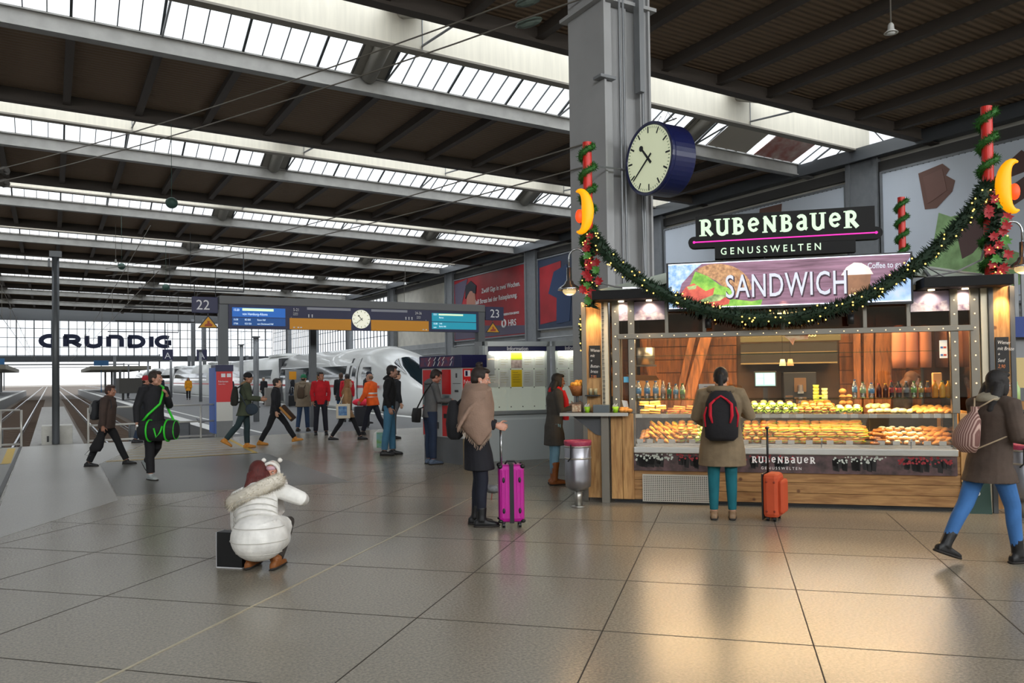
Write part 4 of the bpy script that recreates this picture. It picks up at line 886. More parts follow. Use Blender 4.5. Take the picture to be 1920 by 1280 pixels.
text('SANDWICH',sc,(.01,9.764,2.462),.385,m_ss,bold=.011,sx=.62,spacing=1.08,ext=.001); text('SANDWICH',sc,(0,9.762,2.472),.385,m_sl,bold=.002,sx=.62,spacing=1.08,ext=.001)
text('Coffee to go',sc,(1.56,9.762,2.745),.092,m_sl,bold=.001,sx=.75,ext=.001,name='small_lettering')
text('Rubenbauer',sc,(1.38,9.762,2.5),.045,emis('cup_letter','c09a78',.4),sx=.8,ext=.001,name='cup_lettering')
part('edge_glow',MB().box(-.655,2.005,9.765,9.771,2.362,2.372).box(-.655,2.005,9.765,9.771,2.888,2.897),emis('edge_glow','e8eeff',1.3),sc)
part('screen_mount',MB().box(-.5,-.46,9.88,10.35,2.5,2.54).box(1.8,1.84,9.88,10.35,2.5,2.54),m_dsteel,sc)
# RUBENBAUER sign
ns=thing('name_sign','black shaped roof sign with pale green letters and a magenta line','sign','K',(.66,9.9,2.95))
def capsule(x0,x1,z,r): return arc(x1,z,r,r,-90,90,8)+arc(x0,z,r,r,90,270,8)
sb=MB().box(-.33,1.67,9.88,10.0,3.14,3.475).box(-.11,1.46,9.88,10.0,2.955,3.14); sb.prism(capsule(-.35,1.68,3.165,.07),(0,9.877,0),(1,0,0),(0,0,1),(0,.125,0))
part('sign_board',sb,mat('sign_black','060607',.75),ns)
part('magenta_line',MB().box(-.35,1.68,9.868,9.876,3.158,3.172).prism(arc(-.35,3.165,.016,.016,0,340,8),(0,9.868,0),(1,0,0),(0,0,1),(0,.008,0)).prism(arc(1.68,3.165,.016,.016,0,340,8),(0,9.868,0),(1,0,0),(0,0,1),(0,.008,0)),emis('magenta','e020a0',1.0),ns)
part('sign_leg',MB().box(-.02,.0,9.93,9.96,2.6,2.96).box(.45,.47,9.93,9.96,2.6,2.96).box(1.38,1.4,9.93,9.96,2.6,2.96),m_black,ns)
m_let=emis('sign_mint','c8e0c4',.62)
def glyphs(s_,x,z,h,w0,gap,par,m,y,name,d=-.012):
    sv=w0
    def V(mb,x0,z0,z1,w_=sv,serif=True,t=1):
        mb.prism([(x0-w_/2,z0),(x0+w_/2,z0),(x0+w_/2,z1),(x0-w_/2,z1)],(0,y,0),(1,0,0),(0,0,1),(0,d,0))
    def SE(mb,x0,z0,wd=1.0): mb.prism([(x0-sv*wd,z0-h*.035),(x0+sv*wd,z0-h*.035),(x0+sv*wd*.9,z0+h*.035),(x0-sv*wd*.9,z0+h*.035)],(0,y,0),(1,0,0),(0,0,1),(0,d,0))
    def ST(mb,pts,w_=sv,tp=None): stroke(mb,pts,w_,(0,y,0),(1,0,0),(0,0,1),(0,d,0),tp)
    for ch in s_:
        mb=MB()
        if ch=='R': wd=.72*h; V(mb,x+.16*h,z,z+h); SE(mb,x+.16*h,z+h*.03); SE(mb,x+.1*h,z+h*.97,.7); ST(mb,[(x+.16*h,z+h*.93),(x+.34*h,z+h*.94)]+arc(x+.34*h,z+h*.7,.22*h,.24*h,80,-90,8)+[(x+.2*h,z+h*.46)],sv*.8); ST(mb,[(x+.34*h,z+h*.48),(x+.7*h,z+.02*h)],sv)
        elif ch=='U': wd=.78*h; ST(mb,[(x+.14*h,z+h),(x+.14*h,z+.34*h)]+arc(x+.38*h,z+.32*h,.24*h,.27*h,180,350,8),sv*.9); V(mb,x+.64*h,z+.05*h,z+h,sv*.8); SE(mb,x+.12*h,z+h*.97,.9); SE(mb,x+.64*h,z+h*.97,.9)
        elif ch=='B': wd=.68*h; V(mb,x+.16*h,z,z+h); SE(mb,x+.12*h,z+h*.03,.7); SE(mb,x+.12*h,z+h*.97,.7); ST(mb,[(x+.16*h,z+h*.94),(x+.3*h,z+h*.94)]+arc(x+.32*h,z+.74*h,.2*h,.2*h,85,-90,7)+[(x+.16*h,z+h*.54)],sv*.7); ST(mb,[(x+.3*h,z+h*.54)]+arc(x+.34*h,z+.3*h,.24*h,.24*h,85,-90,8)+[(x+.16*h,z+h*.06)],sv*.8)
        elif ch=='e': wd=.66*h; ST(mb,[(x+.12*h,z+.5*h),(x+.56*h,z+.56*h)]+arc(x+.34*h,z+.52*h,.25*h,.36*h,10,320,12),sv*.75)
        elif ch=='N': wd=.8*h; V(mb,x+.14*h,z,z+h,sv*.7); V(mb,x+.66*h,z,z+h,sv*.7); ST(mb,[(x+.1*h,z+.95*h),(x+.68*h,z+.05*h)],sv); SE(mb,x+.12*h,z+.03*h,.7); SE(mb,x+.66*h,z+.97*h,.7)
        elif ch=='a': wd=.64*h; ST(mb,arc(x+.3*h,z+.68*h,.2*h,.2*h,150,0,6)+[(x+.5*h,z+.15*h),(x+.62*h,z+.08*h)],sv*.9); ST(mb,[(x+.5*h,z+.52*h)]+arc(x+.3*h,z+.28*h,.2*h,.2*h,90,330,10),sv*.8)
        part(name,mb,m,par); x+=wd+gap
    return x
glyphs('RUBeNBaUeR',-.275,3.235,.195,.045,.0415,ns,m_let,9.877,'sign_letter')
text('GENUSSWELTEN',ns,(-.045,9.873,3.0),.115,m_let,bold=.001,sx=.9,spacing=1.62,ext=.004,name='sub_lettering')
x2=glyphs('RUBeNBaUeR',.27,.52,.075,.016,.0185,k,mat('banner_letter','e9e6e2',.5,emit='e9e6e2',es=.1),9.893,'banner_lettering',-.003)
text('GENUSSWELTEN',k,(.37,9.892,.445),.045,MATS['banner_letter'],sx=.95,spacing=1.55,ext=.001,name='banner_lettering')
# ---------- decorated red poles, garlands, moons, lamps
m_red=mat('red_pole','d6281e',.4); m_gar=mat('fir_needles','1f4a1c',.7,noise=.4,nscale=40); m_gar2=mat('fir_dark','16301a',.7,noise=.4,nscale=40); m_bulb=emis('fairy_bulb','ffc860',3)
def needles(mb,pts,r,per,rn,L=.05,w_=.008):
    for i in range(len(pts)-1):
        a=Vector(pts[i]);b=Vector(pts[i+1]);ax=(b-a).normalized(); u=ax.cross(Vector((.3,.2,1))).normalized(); v=ax.cross(u)
        for _ in range(per):
            q=rn.uniform(0,2*PI);o=a.lerp(b,rn.random());d=(u*math.cos(q)+v*math.sin(q)); tip=o+d*(r*rn.uniform(.75,1.15))+ax*rn.uniform(-.6,.6)*L; s_=ax.cross(d)*w_; base=o+d*r*.15
            mb.add([base-s_*1.6,base+s_*1.6,tip+s_*.3,tip-s_*.3],[(0,1,2,3)]); mb.add([base-ax*w_*1.6,base+ax*w_*1.6,tip+ax*w_*.3,tip-ax*w_*.3],[(0,1,2,3)])
def pole(e,n,z0,z1,label,gl,turns,seed):
    o=thing('decorated_pole',label,'pole','K',(e,n,z0)); part('red_tube',MB().lathe([(.0,0),(.058,0),(.058,z1-z0),(0,z1-z0)],(e,n,z0),20),m_red,o,smooth=False)
    rn=random.Random(seed); pts=[(e+.082*math.cos(q),n+.082*math.sin(q),z0+(z1-z0-.05)*i/(turns*12)) for i in range(turns*12+1) for q in [2*PI*i/12]]
    mb=MB().tube(pts,.034,7); needles(mb,pts,.062,30,rn,.03,.004); part('spiral_garland',mb,mat('fir_bright','2c6420',.7,noise=.4,nscale=40),o); return o
pole(-1.64,9.9,2.6,4.5,'red pole wrapped in green garland at the front left of the kiosk roof',gl,7,1)
pole(2.84,9.9,2.6,4.5,'red pole wrapped in green garland at the front right of the kiosk roof',gl,7,2)
pole(2.9,14.7,2.6,4.5,'red garlanded pole at the rear right of the kiosk, seen smaller behind the roof sign',gl,7,3)
rn=random.Random(11)
def garland(name,pts,r,label,nb,seed,per=26,flowers=None,leafm=None):
    o=thing(name,label,'garland','K',pts[0]); rn=random.Random(seed)
    mb=MB().tube(pts,r*.55,8); needles(mb,pts,r,per*5,rn,.05,.006); part('fir_branches',mb,leafm or m_gar2,o)
    for i in range(nb):
        nc=max(1,nb//7); t=min(.999,max(0,((i%nc)+.5+rn.uniform(-.36,.36))/nc))*(len(pts)-1); j=int(t); p=Vector(pts[j]).lerp(Vector(pts[min(j+1,len(pts)-1)]),t-j); q=rn.uniform(0,2*PI)
        p=p+Vector((rn.uniform(-.03,.03),-abs(math.cos(q))*r*1.0-.01,r*1.0*math.sin(q)*.9)); part('fairy_bulb',MB().blob(p,.009,6,4),m_bulb,o)
    return o
# main swag measured along the front (e,z)
sw=[(-1.56,3.28),(-1.45,3.14),(-1.30,2.96),(-1.1,2.79),(-.85,2.62),(-.6,2.48),(-.35,2.37),(-.1,2.29),(.15,2.235),(.4,2.21),(.65,2.205),(.9,2.23),(1.15,2.28),(1.4,2.37),(1.62,2.47),(1.85,2.62),(2.05,2.76),(2.25,2.93),(2.42,3.1),(2.58,3.29),(2.7,3.47),(2.78,3.6)]
garland('fir_garland',[(e,9.60 if 0<i<21 else 9.8,z) for i,(e,z) in enumerate(sw)],.105,'long dark fir garland with warm fairy lights swagged across the kiosk front',98,4,34)
def flowers(e,n,z0,z1,label,seed,nf=14):
    o=thing('poinsettia_garland',label,'garland','K',(e,n,z0)); rn=random.Random(seed)
    pts=[(e+.03*math.sin(i),n-.08,lerp(z0,z1,i/8)) for i in range(9)]; mb=MB().tube(pts,.03,6); needles(mb,pts,.11,22,rn,.06,.008); part('fir_branches',mb,m_gar2,o)
    for i in range(nf):
        c=Vector((e+rn.uniform(-.09,.12),n-.16+rn.uniform(-.02,.02),lerp(z0+.05,z1-.05,(i+.5)/nf))); fb=MB()
        for q in range(8):
            a=R(q*45+rn.uniform(-10,10)); d=Vector((math.cos(a),-.25,math.sin(a)));s_=Vector((-math.sin(a),0,math.cos(a))); L=.062*rn.uniform(.8,1.15)
            fb.add([c,c+d*L*.5+s_*.018,c+d*L,c+d*L*.5-s_*.018],[(0,1,2,3)])
        part('red_flower' if i%4 else 'leaf_cluster',fb,mat('flower_red','a80c18',.5) if i%4 else mat('leaf_fresh','4a8a30',.5),o)
    for i in range(14): part('fairy_bulb',MB().blob((e+rn.uniform(-.12,.12),n-.17,rn.uniform(z0,z1)),.008,6,4),m_bulb,o)
flowers(-1.60,9.85,2.42,3.35,'bunch of red poinsettias and fir hanging on the front left pole',21,18)
flowers(2.86,9.85,2.50,3.5,'bunch of red poinsettias and fir hanging on the front right pole',22,18)
garland('fir_garland',[(-1.80,10.25,2.35),(-1.8,10.2,2.2),(-1.79,10.2,2.05),(-1.78,10.2,1.9)],.045,'short garland tail with lights hanging left of the wooden column',14,9,16)
def moon(e,n,z,s_,flip,label):
    o=thing('moon_lamp',label,'lamp','K',(e,n,z))
    outer=arc(0,0,.2,.28,100,-100,14); inner=arc(-.05,0,.12,.22,-95,95,12)
    poly=[(flip*x,y) for x,y in outer+inner]
    if flip<0: poly=poly[::-1]
    mb=MB()
    N_=15; rings=[]
    for i in range(N_):
        q=105-210*i/(N_-1); w_=.075*math.sin(PI*(i+.25)/(N_-.5))+.006; c=Vector((e+flip*(.12*cos(q)-.05)*s_,n,z+.27*sin(q)*s_)); rad=Vector((flip*cos(q),0,sin(q)))
        rings.append((c,rad*w_*s_,Vector((0,w_*.9*s_,0))))
    mb.loft(rings,12); part('moon_shade',mb,emis('moon_yellow','f8a008',.75),o,smooth=True)
    part('red_figure_blob',MB().blob((e-flip*.04*s_,n,z-.06*s_),(.055*s_,.05*s_,.09*s_),12,8),emis('moon_red','ff4a1c',.9),o,smooth=True)  # glowing red blob put in place of the seated figure
    part('lamp_hook',MB().tube([(e+flip*.03,n,z),(e+flip*.06,n+.08,z+.1)],.01,6),m_black,o)
moon(-1.68,9.72,3.60,.95,1,'glowing yellow crescent moon lamp on the front left pole')
moon(3.0,9.72,3.56,1.0,-1,'glowing yellow crescent moon lamp on the front right pole')
def bell(e,n,z,sx,label):
    o=thing('bell_lamp',label,'lamp','K',(e,n,z))
    part('lamp_shade',MB().lathe([(.0,.30),(.03,.30),(.035,.14),(.05,.13),(.06,.10),(.13,.05),(.145,.02),(.135,.02),(.05,.09),(0,.1)],(e,n,z),24),m_chrome,o,smooth=True)
    part('lamp_glass',MB().blob((e,n,z+.01),(.085,.085,.055),16,8),mat('lamp_amber','e8d8a8',.2,emit='ffe0a0',es=.5),o,smooth=True)
    pts=[(e,n,z+.3)]+[(e+sx*(.10-.10*cos(a)),n,z+.42+.11*sin(a)) for a in range(0,181,20)]+[(e+sx*.22,n,z+.30)]
    part('gooseneck',MB().tube(pts,.012,8),m_chrome,o,smooth=True)
bell(-1.87,9.78,2.62,1,'chrome bell lamp on a curved arm at the left end of the kiosk')
bell(3.12,9.78,2.66,-1,'chrome bell lamp on a curved arm at the right end of the kiosk')
# spots hanging from roof edge
for i,e in enumerate((-.2,1.37)):
    o=thing('spotlight',['small black spotlight under the left part of the fir garland','small black spotlight under the right part of the fir garland'][i],'lamp','K',(e,9.75,2.13)); part('spot_body',MB().lathe([(0,0),(.035,0),(.04,.11),(0,.11)],(e,9.75,2.12),12),m_black,o,smooth=True); part('spot_arm',MB().tube([(e,9.75,2.22),(e,9.8,2.4)],.008,5),m_black,o)
# ---------- litter bins
def bin_(e,n,label):
    o=thing('litter_bin',label,'bin','K',(e,n,0))
    part('bin_body',MB().lathe([(0,.20),(.09,.205),(.15,.25),(.158,.34),(.158,.74),(.15,.75),(.15,.72)],(e,n,0),32),mat('bin_steel','9a9aa0',.32,.85,noise=.1,nscale=3),o,smooth=True)
    part('bin_band',MB().lathe([(.162,.58),(.162,.6)],(e,n,0),32).lathe([(.162,.72),(.165,.73),(.162,.74)],(e,n,0),32),m_sst,o,smooth=True)
    part('bin_foot',MB().lathe([(.045,.02),(.045,.22)],(e,n,0),20).lathe([(0,0),(.085,0),(.085,.018),(0,.02)],(e,n,0),24),m_sst,o,smooth=True)
    part('bin_liner',MB().loft([((e,n,.74),(.16,0,0),(0,.16,0)),((e,n,.775),(.168,0,0),(0,.168,0)),((e,n,.80),(.165,0,0),(0,.165,0)),((e,n,.79),(.15,0,0),(0,.15,0)),((e,n,.6),(.14,0,0),(0,.14,0))],28,caps=False),mat('liner_red','a03a55',.5,bump=.8,bscale=30),o,smooth=True)
    part('bin_handle',MB().tube([(e-.05,n-.17,.76),(e-.055,n-.175,.6),(e-.09,n-.16,.56)],.008,5),m_black,o)
bin_(-1.75,9.53,'steel pedestal litter bin with red liner at the left end of the kiosk')
bin_(3.02,9.6,'steel pedestal litter bin at the right edge behind the walking woman')
# green bag at right end base
o=thing('green_signboard','dark green board with white letters leaning at the right kiosk base','sign','K',(2.62,9.75,0)); part('board',MB().add([(2.5,9.85,.0),(2.78,9.85,0),(2.78,9.9,.34),(2.5,9.9,.34),(2.5,9.87,.0),(2.78,9.87,0),(2.78,9.92,.34),(2.5,9.92,.34)],[(0,1,2,3),(7,6,5,4),(0,3,7,4),(1,5,6,2),(2,6,7,3)]),mat('board_green','1d4038',.6),o)
text('mb',o,(2.56,9.86,.2),.09,m_w,(90,0,0),ext=.001)
# neighbouring stand glimpsed at the right edge
o=thing('snack_stand','neighbouring stand with blue band and yellow back wall at the right edge','stand','K',(4.6,13.5,0))
part('stand_wall',MB().box(3.7,6.5,13.5,13.7,1.3,1.75),mat('stand_yellow','d9c58a',.6),o); part('stand_counter',MB().box(3.7,6.5,13.0,13.6,0,1.1),m_wv,o); part('blue_band',MB().box(3.7,6.5,13.3,13.45,2.05,2.35),mat('band_blue','24408a',.5),o)
sh_=MB(); 
for i in range(30): sh_.box(3.7+i*.09,3.75+i*.09,13.38,13.42,2.35,3.0)
part('stand_shutter',sh_,m_steel,o); part('stand_post',MB().box(3.7,3.78,13.4,13.5,0,3.0).box(3.7,6.5,13.5,13.55,1.75,2.05),m_steel,o)
solo('drink_bottle',MB().lathe([(0,0),(.05,0),(.05,.2),(.02,.26),(.02,.3),(0,.3)],(0,0,0),12),mat('pale_green_drink','b8d890',.4),'pale green bottle on the neighbouring stand at the right edge','bottle','K',(4.05,13.1,1.1),smooth=True,local=True)
# ================= departure board structure
ds=thing('departure_board','wide blue and yellow departure board on grey posts at the head of the platforms','sign','H',(8,23,0))
for a,z0,z1 in ((4.12,1.99,3.85),(12.1,0,3.85)): part('board_post',MB().box(a-.12,a+.12,22.9,23.15,z0,z1),m_dsteel,ds)
part('board_post',MB().box(7.27,7.47,25.6,25.8,0,3.4),m_dsteel,ds)
part('board_beam',MB().box(4.0,12.22,22.85,23.2,3.64,3.87),mat('beam_grey','6a6c6e',.5),ds,bevel=.02)
part('board_panel',MB().box(4.24,11.97,22.85,23.1,2.98,3.64),m_navy,ds)
m_or=mat('board_orange','e59a10',.5)
part('orange_field',MB().box(5.9,7.71,22.84,22.85,2.98,3.3).box(8.33,10.21,22.84,22.85,2.98,3.3),m_or,ds)
part('grey_strip',MB().box(6.4,7.7,22.84,22.85,3.55,3.62).box(8.34,9.5,22.84,22.85,3.55,3.62),mat('strip_grey','9a9ca8',.5),ds)
m_scr=emis('board_screen','1c62b8',.45); m_scr2=emis('board_screen2','0e4a8e',.4); m_scrt=emis('board_text','d6ecf2',.75); m_teal=emis('board_teal','0f8fa8',.45)
for (a0,a1,mm) in ((4.33,5.78,m_scr),(10.32,11.87,m_teal)):
    part('board_screen',MB().box(a0,a1,22.835,22.85,3.30,3.56),mm,ds); part('board_screen',MB().box(a0,a1,22.835,22.85,3.06,3.28),m_scr2 if mm is m_scr else mm,ds)
def bt(s_,a,z,sz,m=m_scrt,sx=.8): text(s_,ds,(a,22.828,z),sz,m,sx=sx,ext=.001)
part('highlight_bar',MB().box(4.6,5.45,22.828,22.835,3.47,3.54).box(10.55,11.4,22.828,22.835,3.49,3.54),emis('board_bar','cfe8c0',.7),ds)
for s_,a,z,sz in (('15:20',4.36,3.46,.09),('von Hamburg-Altona',4.6,3.35,.1),('15:58',4.36,3.2,.07),('RE 820',4.66,3.2,.07),('Essen Hbf',5.0,3.2,.07),('17:06',4.36,3.09,.07),('ICE 520',4.66,3.09,.07),('von Dortmund Hbf',5.0,3.09,.07),('15:51',10.36,3.49,.08),('Bernau',10.56,3.4,.07),('15:58',10.36,3.2,.08),('Berlin Hbf',10.56,3.12,.07),('16:04',10.36,3.09,.06),('17:05',10.56,3.21,.06)): bt(s_,a,z,sz)
m_sw=mat('sign_white','e6e6ea',.5)
for s_,a,z,sz in (('5-21',6.0,3.5,.12),('24-36',9.75,3.5,.12),('Ausgang',6.0,3.43,.05),('Bahnhof',6.0,3.38,.05),('Ausgang',9.8,3.42,.05),('Bahnhof',9.8,3.37,.05),('<',5.93,3.3,.06),('>',10.1,3.3,.06)): bt(s_,a,z,sz,m_sw)
pc=MB()
for a in (6.45,6.55,9.65,9.55,9.45): pc.lathe([(0,0),(.02,0),(.02,.004),(0,.004)],(a,22.84,3.4),8,'y').box(a-.012,a+.012,22.835,22.85,3.33,3.38)
for a in (6.0,6.12,6.2,10.0,10.1): pc.box(a,a+.05,22.835,22.84,3.02,3.05)
part('pictogram',pc,m_sw,ds)
cp=thing('board_clock','round white station clock in the middle of the departure board','clock','H',(8.01,22.8,3.31)); OFF[cp.name]=(8.01,22.8,3.31)
part('clock_face',MB().lathe([(0,0),(.275,0),(.275,.03),(0,.03)],(8.01,22.8,3.31),40,'y'),mat('clock_face2','f0f0dc',.5,emit='f0f0dc',es=.45),cp)
OFF[cp.name]=(0,0,0); clockmarks(cp,-.004,.265,m_hand,False); OFF[cp.name]=(8.01,22.8,3.31)
for a0,a1,s_,l in ((3.31,3.98,'22','blue platform number sign 22 at the left post of the departure board'),(12.28,12.96,'23','blue platform number sign 23 at the right post of the departure board')):
    o=thing('platform_sign',l,'sign','H',(a0,23,3.4)); part('sign_panel',MB().box(a0,a1,22.95,23.02,3.39,3.83),m_navy,o,bevel=.01); text(s_,o,(a0+.1 if s_=='22' else a0+.16,22.94,3.48),.38,m_sw,sx=.95,ext=.003)
    part('sign_bracket',MB().box(a1-.02,a1+.1,22.98,23.05,3.5,3.7) if s_=='22' else MB().box(a0-.1,a0+.02,22.98,23.0,3.5,3.7),m_dsteel,o)
for ac,s_,l in ((3.73,22,'yellow triangular warning sign left of the departure board'),(12.56,23,'yellow triangular warning sign right of the departure board')):
    o=thing('warning_sign',l,'sign','H',(ac,23,3.0)); ex=(1,0,0);ez=(0,0,1)
    part('sign_border',MB().prism([(-.27,0),(.27,0),(.0,.36)],(ac,22.98,2.98),ex,ez,(0,.02,0)),m_black,o); part('sign_field',MB().prism([(-.22,.025),(.22,.025),(0,.31)],(ac,22.97,2.98),ex,ez,(0,.01,0)),mat('warn_yellow','e0a010',.5),o)
    part('sign_symbol',MB().prism([(-.1,.05),(.09,.05),(.11,.1),(.03,.15),(.04,.19),(-.03,.2),(-.02,.13),(-.09,.1)],(ac,22.965,2.98),ex,ez,(0,.005,0)),mat('warn_red','a8401a',.5),o)
    part('sign_hanger',MB().tube([(ac,23,3.3),(ac,23,3.4)],.012,6),m_dsteel,o)
# ================= pole and concrete buffer pillar, barriers
o=thing('steel_pole','grey steel pole standing at the end of the tracks at left','pole','H',(.12,23.4,0)); part('pole_shaft',MB().lathe([(0,0),(.085,0),(.082,4.85),(0,4.86)],(.12,23.4,0),16),m_dsteel,o,smooth=True); part('pole_cap',MB().box(-.02,.26,23.3,23.5,4.75,4.9).box(-.05,.0,23.3,23.4,4.5,4.7),m_dsteel,o)
o=thing('buffer_pillar','pale concrete buffer pillar between the two tracks behind the pole','pillar','H',(.15,24,0)); part('pillar_body',MB().box(-.2,.5,23.6,24.3,-.9,.46),mat('pale_concrete','bab9b2',.7,noise=.1),o,bevel=.02); part('pillar_slot',MB().box(-.08,-.03,23.59,23.61,.05,.2),m_black,o)
def rail_barrier(pts,posts,label):
    o=thing('barrier_rail',label,'barrier','H',(pts[0],23.1,0))
    a0,a1=pts; t=23.15
    for z in (.45,.9,.06): part('rail',MB().tube([(a0+.05*(z>.5),t,z),(a1-.05*(z>.5),t,z)],.024,8),mat('rail_paint','c2c0ba',.4,.4),o,smooth=True)
    for a in posts: part('barrier_post',MB().tube([(a,t,0),(a,t,.9)],.026,8),MATS['rail_paint'],o,smooth=True)
rail_barrier((.82,3.95),(.84,2.2,3.55,3.93),'pale tubular barrier across the right hand track end behind the walkers')
rail_barrier((-4.5,-.6),(-4.4,-3.2,-2.0,-1.05,-.62),'pale tubular barrier across the left hand track end at the picture edge')
for a,l in ((-1.9,'dark buffer stop at the end of the left track'),(2.75,'grey buffer stop at the end of the right track')):
    o=thing('buffer_stop',l,'buffer','H',(a,25,-.9)); part('buffer_block',MB().box(a-.8,a+.8,25,25.6,-.9,.35),m_dsteel,o,bevel=.05)
    for s_ in (-.55,.55): part('buffer_disc',MB().lathe([(0,0),(.18,0),(.18,-.06),(.05,-.08),(.05,-.01),(0,-.01)],(a+s_,25,.1),14,'y') if False else MB().lathe([(0,.3),(.06,.3),(.06,.6),(.18,.62),(.18,.68),(0,.7)],(a+s_,25.3,.1),14,'y'),m_black,o)
# ================= rails and sleepers
m_railt=mat('rail_steel','b9bcc0',.2,.9)
for i,c in enumerate((-1.9,2.6,14.07)):
    o=thing('railway_track',['left railway track running straight to the far gable','railway track just right of the grey pole','railway track under the white train'][i],'track','H',(c,26,-.9))
    for s_ in (-.7175,.7175): part('rail',MB().box(c+s_-.035,c+s_+.035,24.8 if c<10 else 32,400,-.84,-.76).box(c+s_-.07,c+s_+.07,24.8 if c<10 else 32,400,-.9,-.88).box(c+s_-.012,c+s_+.012,24.8 if c<10 else 32,400,-.88,-.84),m_railt,o)
    if c<10:
        sl=MB()
        for k_ in range(150): sl.box(c-1.3,c+1.3,26+k_*.65,26.24+k_*.65,-.9,-.875)
        part('sleeper',sl,mat('sleeper','5b4a3c',.9),o)
# ================= train
m_ice=mat('train_white','e4e6e4',.25,coat=.4); m_tw=mat('train_window','1d2a30',.08,.1,coat=.5); m_trd=mat('train_red','c02026',.35); m_tdk=mat('train_dark','2a2d30',.5)
tr=thing('train','white high speed train with a rounded nose and red stripe standing at platform 23','train','H',(14.07,31,-.76))
def section(s_=1.,zt=3.08,w=1.47):
    # half outline from bottom to top as (x,z)
    return [(1.30*s_*w/1.47,-.45),(1.42*w/1.47,.2),(1.47*w/1.47,.9),(1.44*w/1.47,1.7),(1.32*w/1.47,2.2),(1.08*w/1.47,2.65),(.7*w/1.47,2.94*zt/3.08),(.25*w/1.47,zt)]
def ring(t,w,zt,zb=-.45):
    p=section(1,zt,w); f=lambda z:(z-(-.45))/(3.08+.45)*(zt-zb)+zb
    pts=[(x,f(z if z<2.9 else min(z,3.08))) for x,z in p]; pts=[(x,min(z,zt)) for x,z in pts]
    return [(14.07+x,t,z) for x,z in pts]+[(14.07-x,t,z) for x,z in reversed(pts)]
def hull(rings,m,name,par):
    mb=MB();n=len(rings[0]);vs=[v for r in rings for v in r];fs=[]
    for i in range(len(rings)-1):
        for k_ in range(n): k2=(k_+1)%n; fs.append((i*n+k_,(i+1)*n+k_,(i+1)*n+k2,i*n+k2))
    fs.append(tuple(range(n))); fs.append(tuple(reversed(range((len(rings)-1)*n,len(rings)*n))))
    mb.add(vs,fs); return part(name,mb,m,par,smooth=True)
nose=[(30.9,.12,.9,.45),(31.05,.5,1.25,.1),(31.4,.85,1.6,-.15),(31.9,1.1,1.95,-.3),(32.6,1.28,2.35,-.4),(33.5,1.38,2.7,-.45),(34.6,1.45,2.95,-.45),(36,1.47,3.06,-.45),(40,1.47,3.08,-.45),(51.6,1.47,3.08,-.45)]
c1=hull([ring(t,w,zt,zb) for t,w,zt,zb in nose],m_ice,'coach_body',tr)
for k_ in range(4):
    t0=52.3+k_*25.2; hull([ring(t0,1.47,3.08),ring(t0+24.5,1.47,3.08)],m_ice,'coach_body',tr)
    part('gangway',MB().box(12.8,15.3,t0-.75,t0+.05,-.3,2.85),m_tdk,tr)
    part('roof_hump',MB().loft([((14.07,t0+1.2,3.05),(.5,0,0),(0,0,.02)),((14.07,t0+2.5,3.12),(.8,0,0),(0,0,.16)),((14.07,t0+5,3.12),(.8,0,0),(0,0,.16)),((14.07,t0+6,3.05),(.5,0,0),(0,0,.02))],12),m_ice,tr,smooth=True)
def sidex(z): # outer x of left side at height z
    p=section();
    for (x0,z0),(x1,z1) in zip(p,p[1:]):
        if z0<=z<=z1: return 14.07-lerp(x0,x1,(z-z0)/(z1-z0))
def sidepatch(t0,t1,z0,z1,m,name,out=.012,par=tr,nz=5):
    mb=MB();vs=[];fs=[]
    for i in range(nz+1):
        z=lerp(z0,z1,i/nz); x=sidex(z)-out; vs+=[(x,t0,z),(x,t1,z)]
    for i in range(nz): fs.append((2*i,2*i+1,2*i+3,2*i+2))
    mb.add(vs,fs); return part(name,mb,m,par)
sidepatch(38.4,51.3,1.45,2.15,m_tw,'window_band'); sidepatch(34.9,36.0,1.5,2.05,m_tw,'window_band')
for k_ in range(4): sidepatch(53.8+25.2*k_,76.0+25.2*k_,1.45,2.15,m_tw,'window_band')
for t0 in (36.6,): 
    d=sidepatch(t0,t0+1.0,.15,2.45,m_ice,'door',.03); sidepatch(t0-.06,t0,.15,2.5,m_tdk,'door_seal',.03,tr); sidepatch(t0+1.0,t0+1.3,.15,2.5,m_tdk,'door_seal',.02,tr); sidepatch(t0+.25,t0+.75,1.3,2.1,m_tw,'door_window',.035,tr)
sidepatch(50.6,51.5,.15,2.5,m_tdk,'door_opening',.02)
sidepatch(33.6,51.6,1.08,1.2,m_trd,'red_stripe')
for k_ in range(4): sidepatch(52.4+25.2*k_,76.7+25.2*k_,1.08,1.2,m_trd,'red_stripe')
sidepatch(33.2,51.6,-.4,.0,m_tdk,'underframe')
# windscreen on the nose: patch following the hull top between rings
def nosepatch(ts,u0,u1,m,name,out=.015):
    mb=MB();vs=[];fs=[];n=8
    def interp(t):
        for A,B in zip(nose,nose[1:]):
            if A[0]<=t<=B[0]:
                q=(t-A[0])/(B[0]-A[0]); return ring(t,lerp(A[1],B[1],q),lerp(A[2],B[2],q),lerp(A[3],B[3],q))
    for t,(a,b) in ts:
        r_=interp(t)
        # upper outline points ordered left side going up: indices reversed list second half
        L=[Vector(v) for v in r_]; m_=len(L); top=L[4:m_-4]
        for k_ in range(n+1):
            q=lerp(a,b,k_/n)*(len(top)-1); i=min(int(q),len(top)-2); p=top[i].lerp(top[i+1],q-i); p=p+Vector((0,-out,out)); vs.append(p)
    for i in range(len(ts)-1):
        for k_ in range(n): fs.append((i*(n+1)+k_,i*(n+1)+k_+1,(i+1)*(n+1)+k_+1,(i+1)*(n+1)+k_))
    mb.add(vs,fs); return part(name,mb,m,tr,smooth=True)
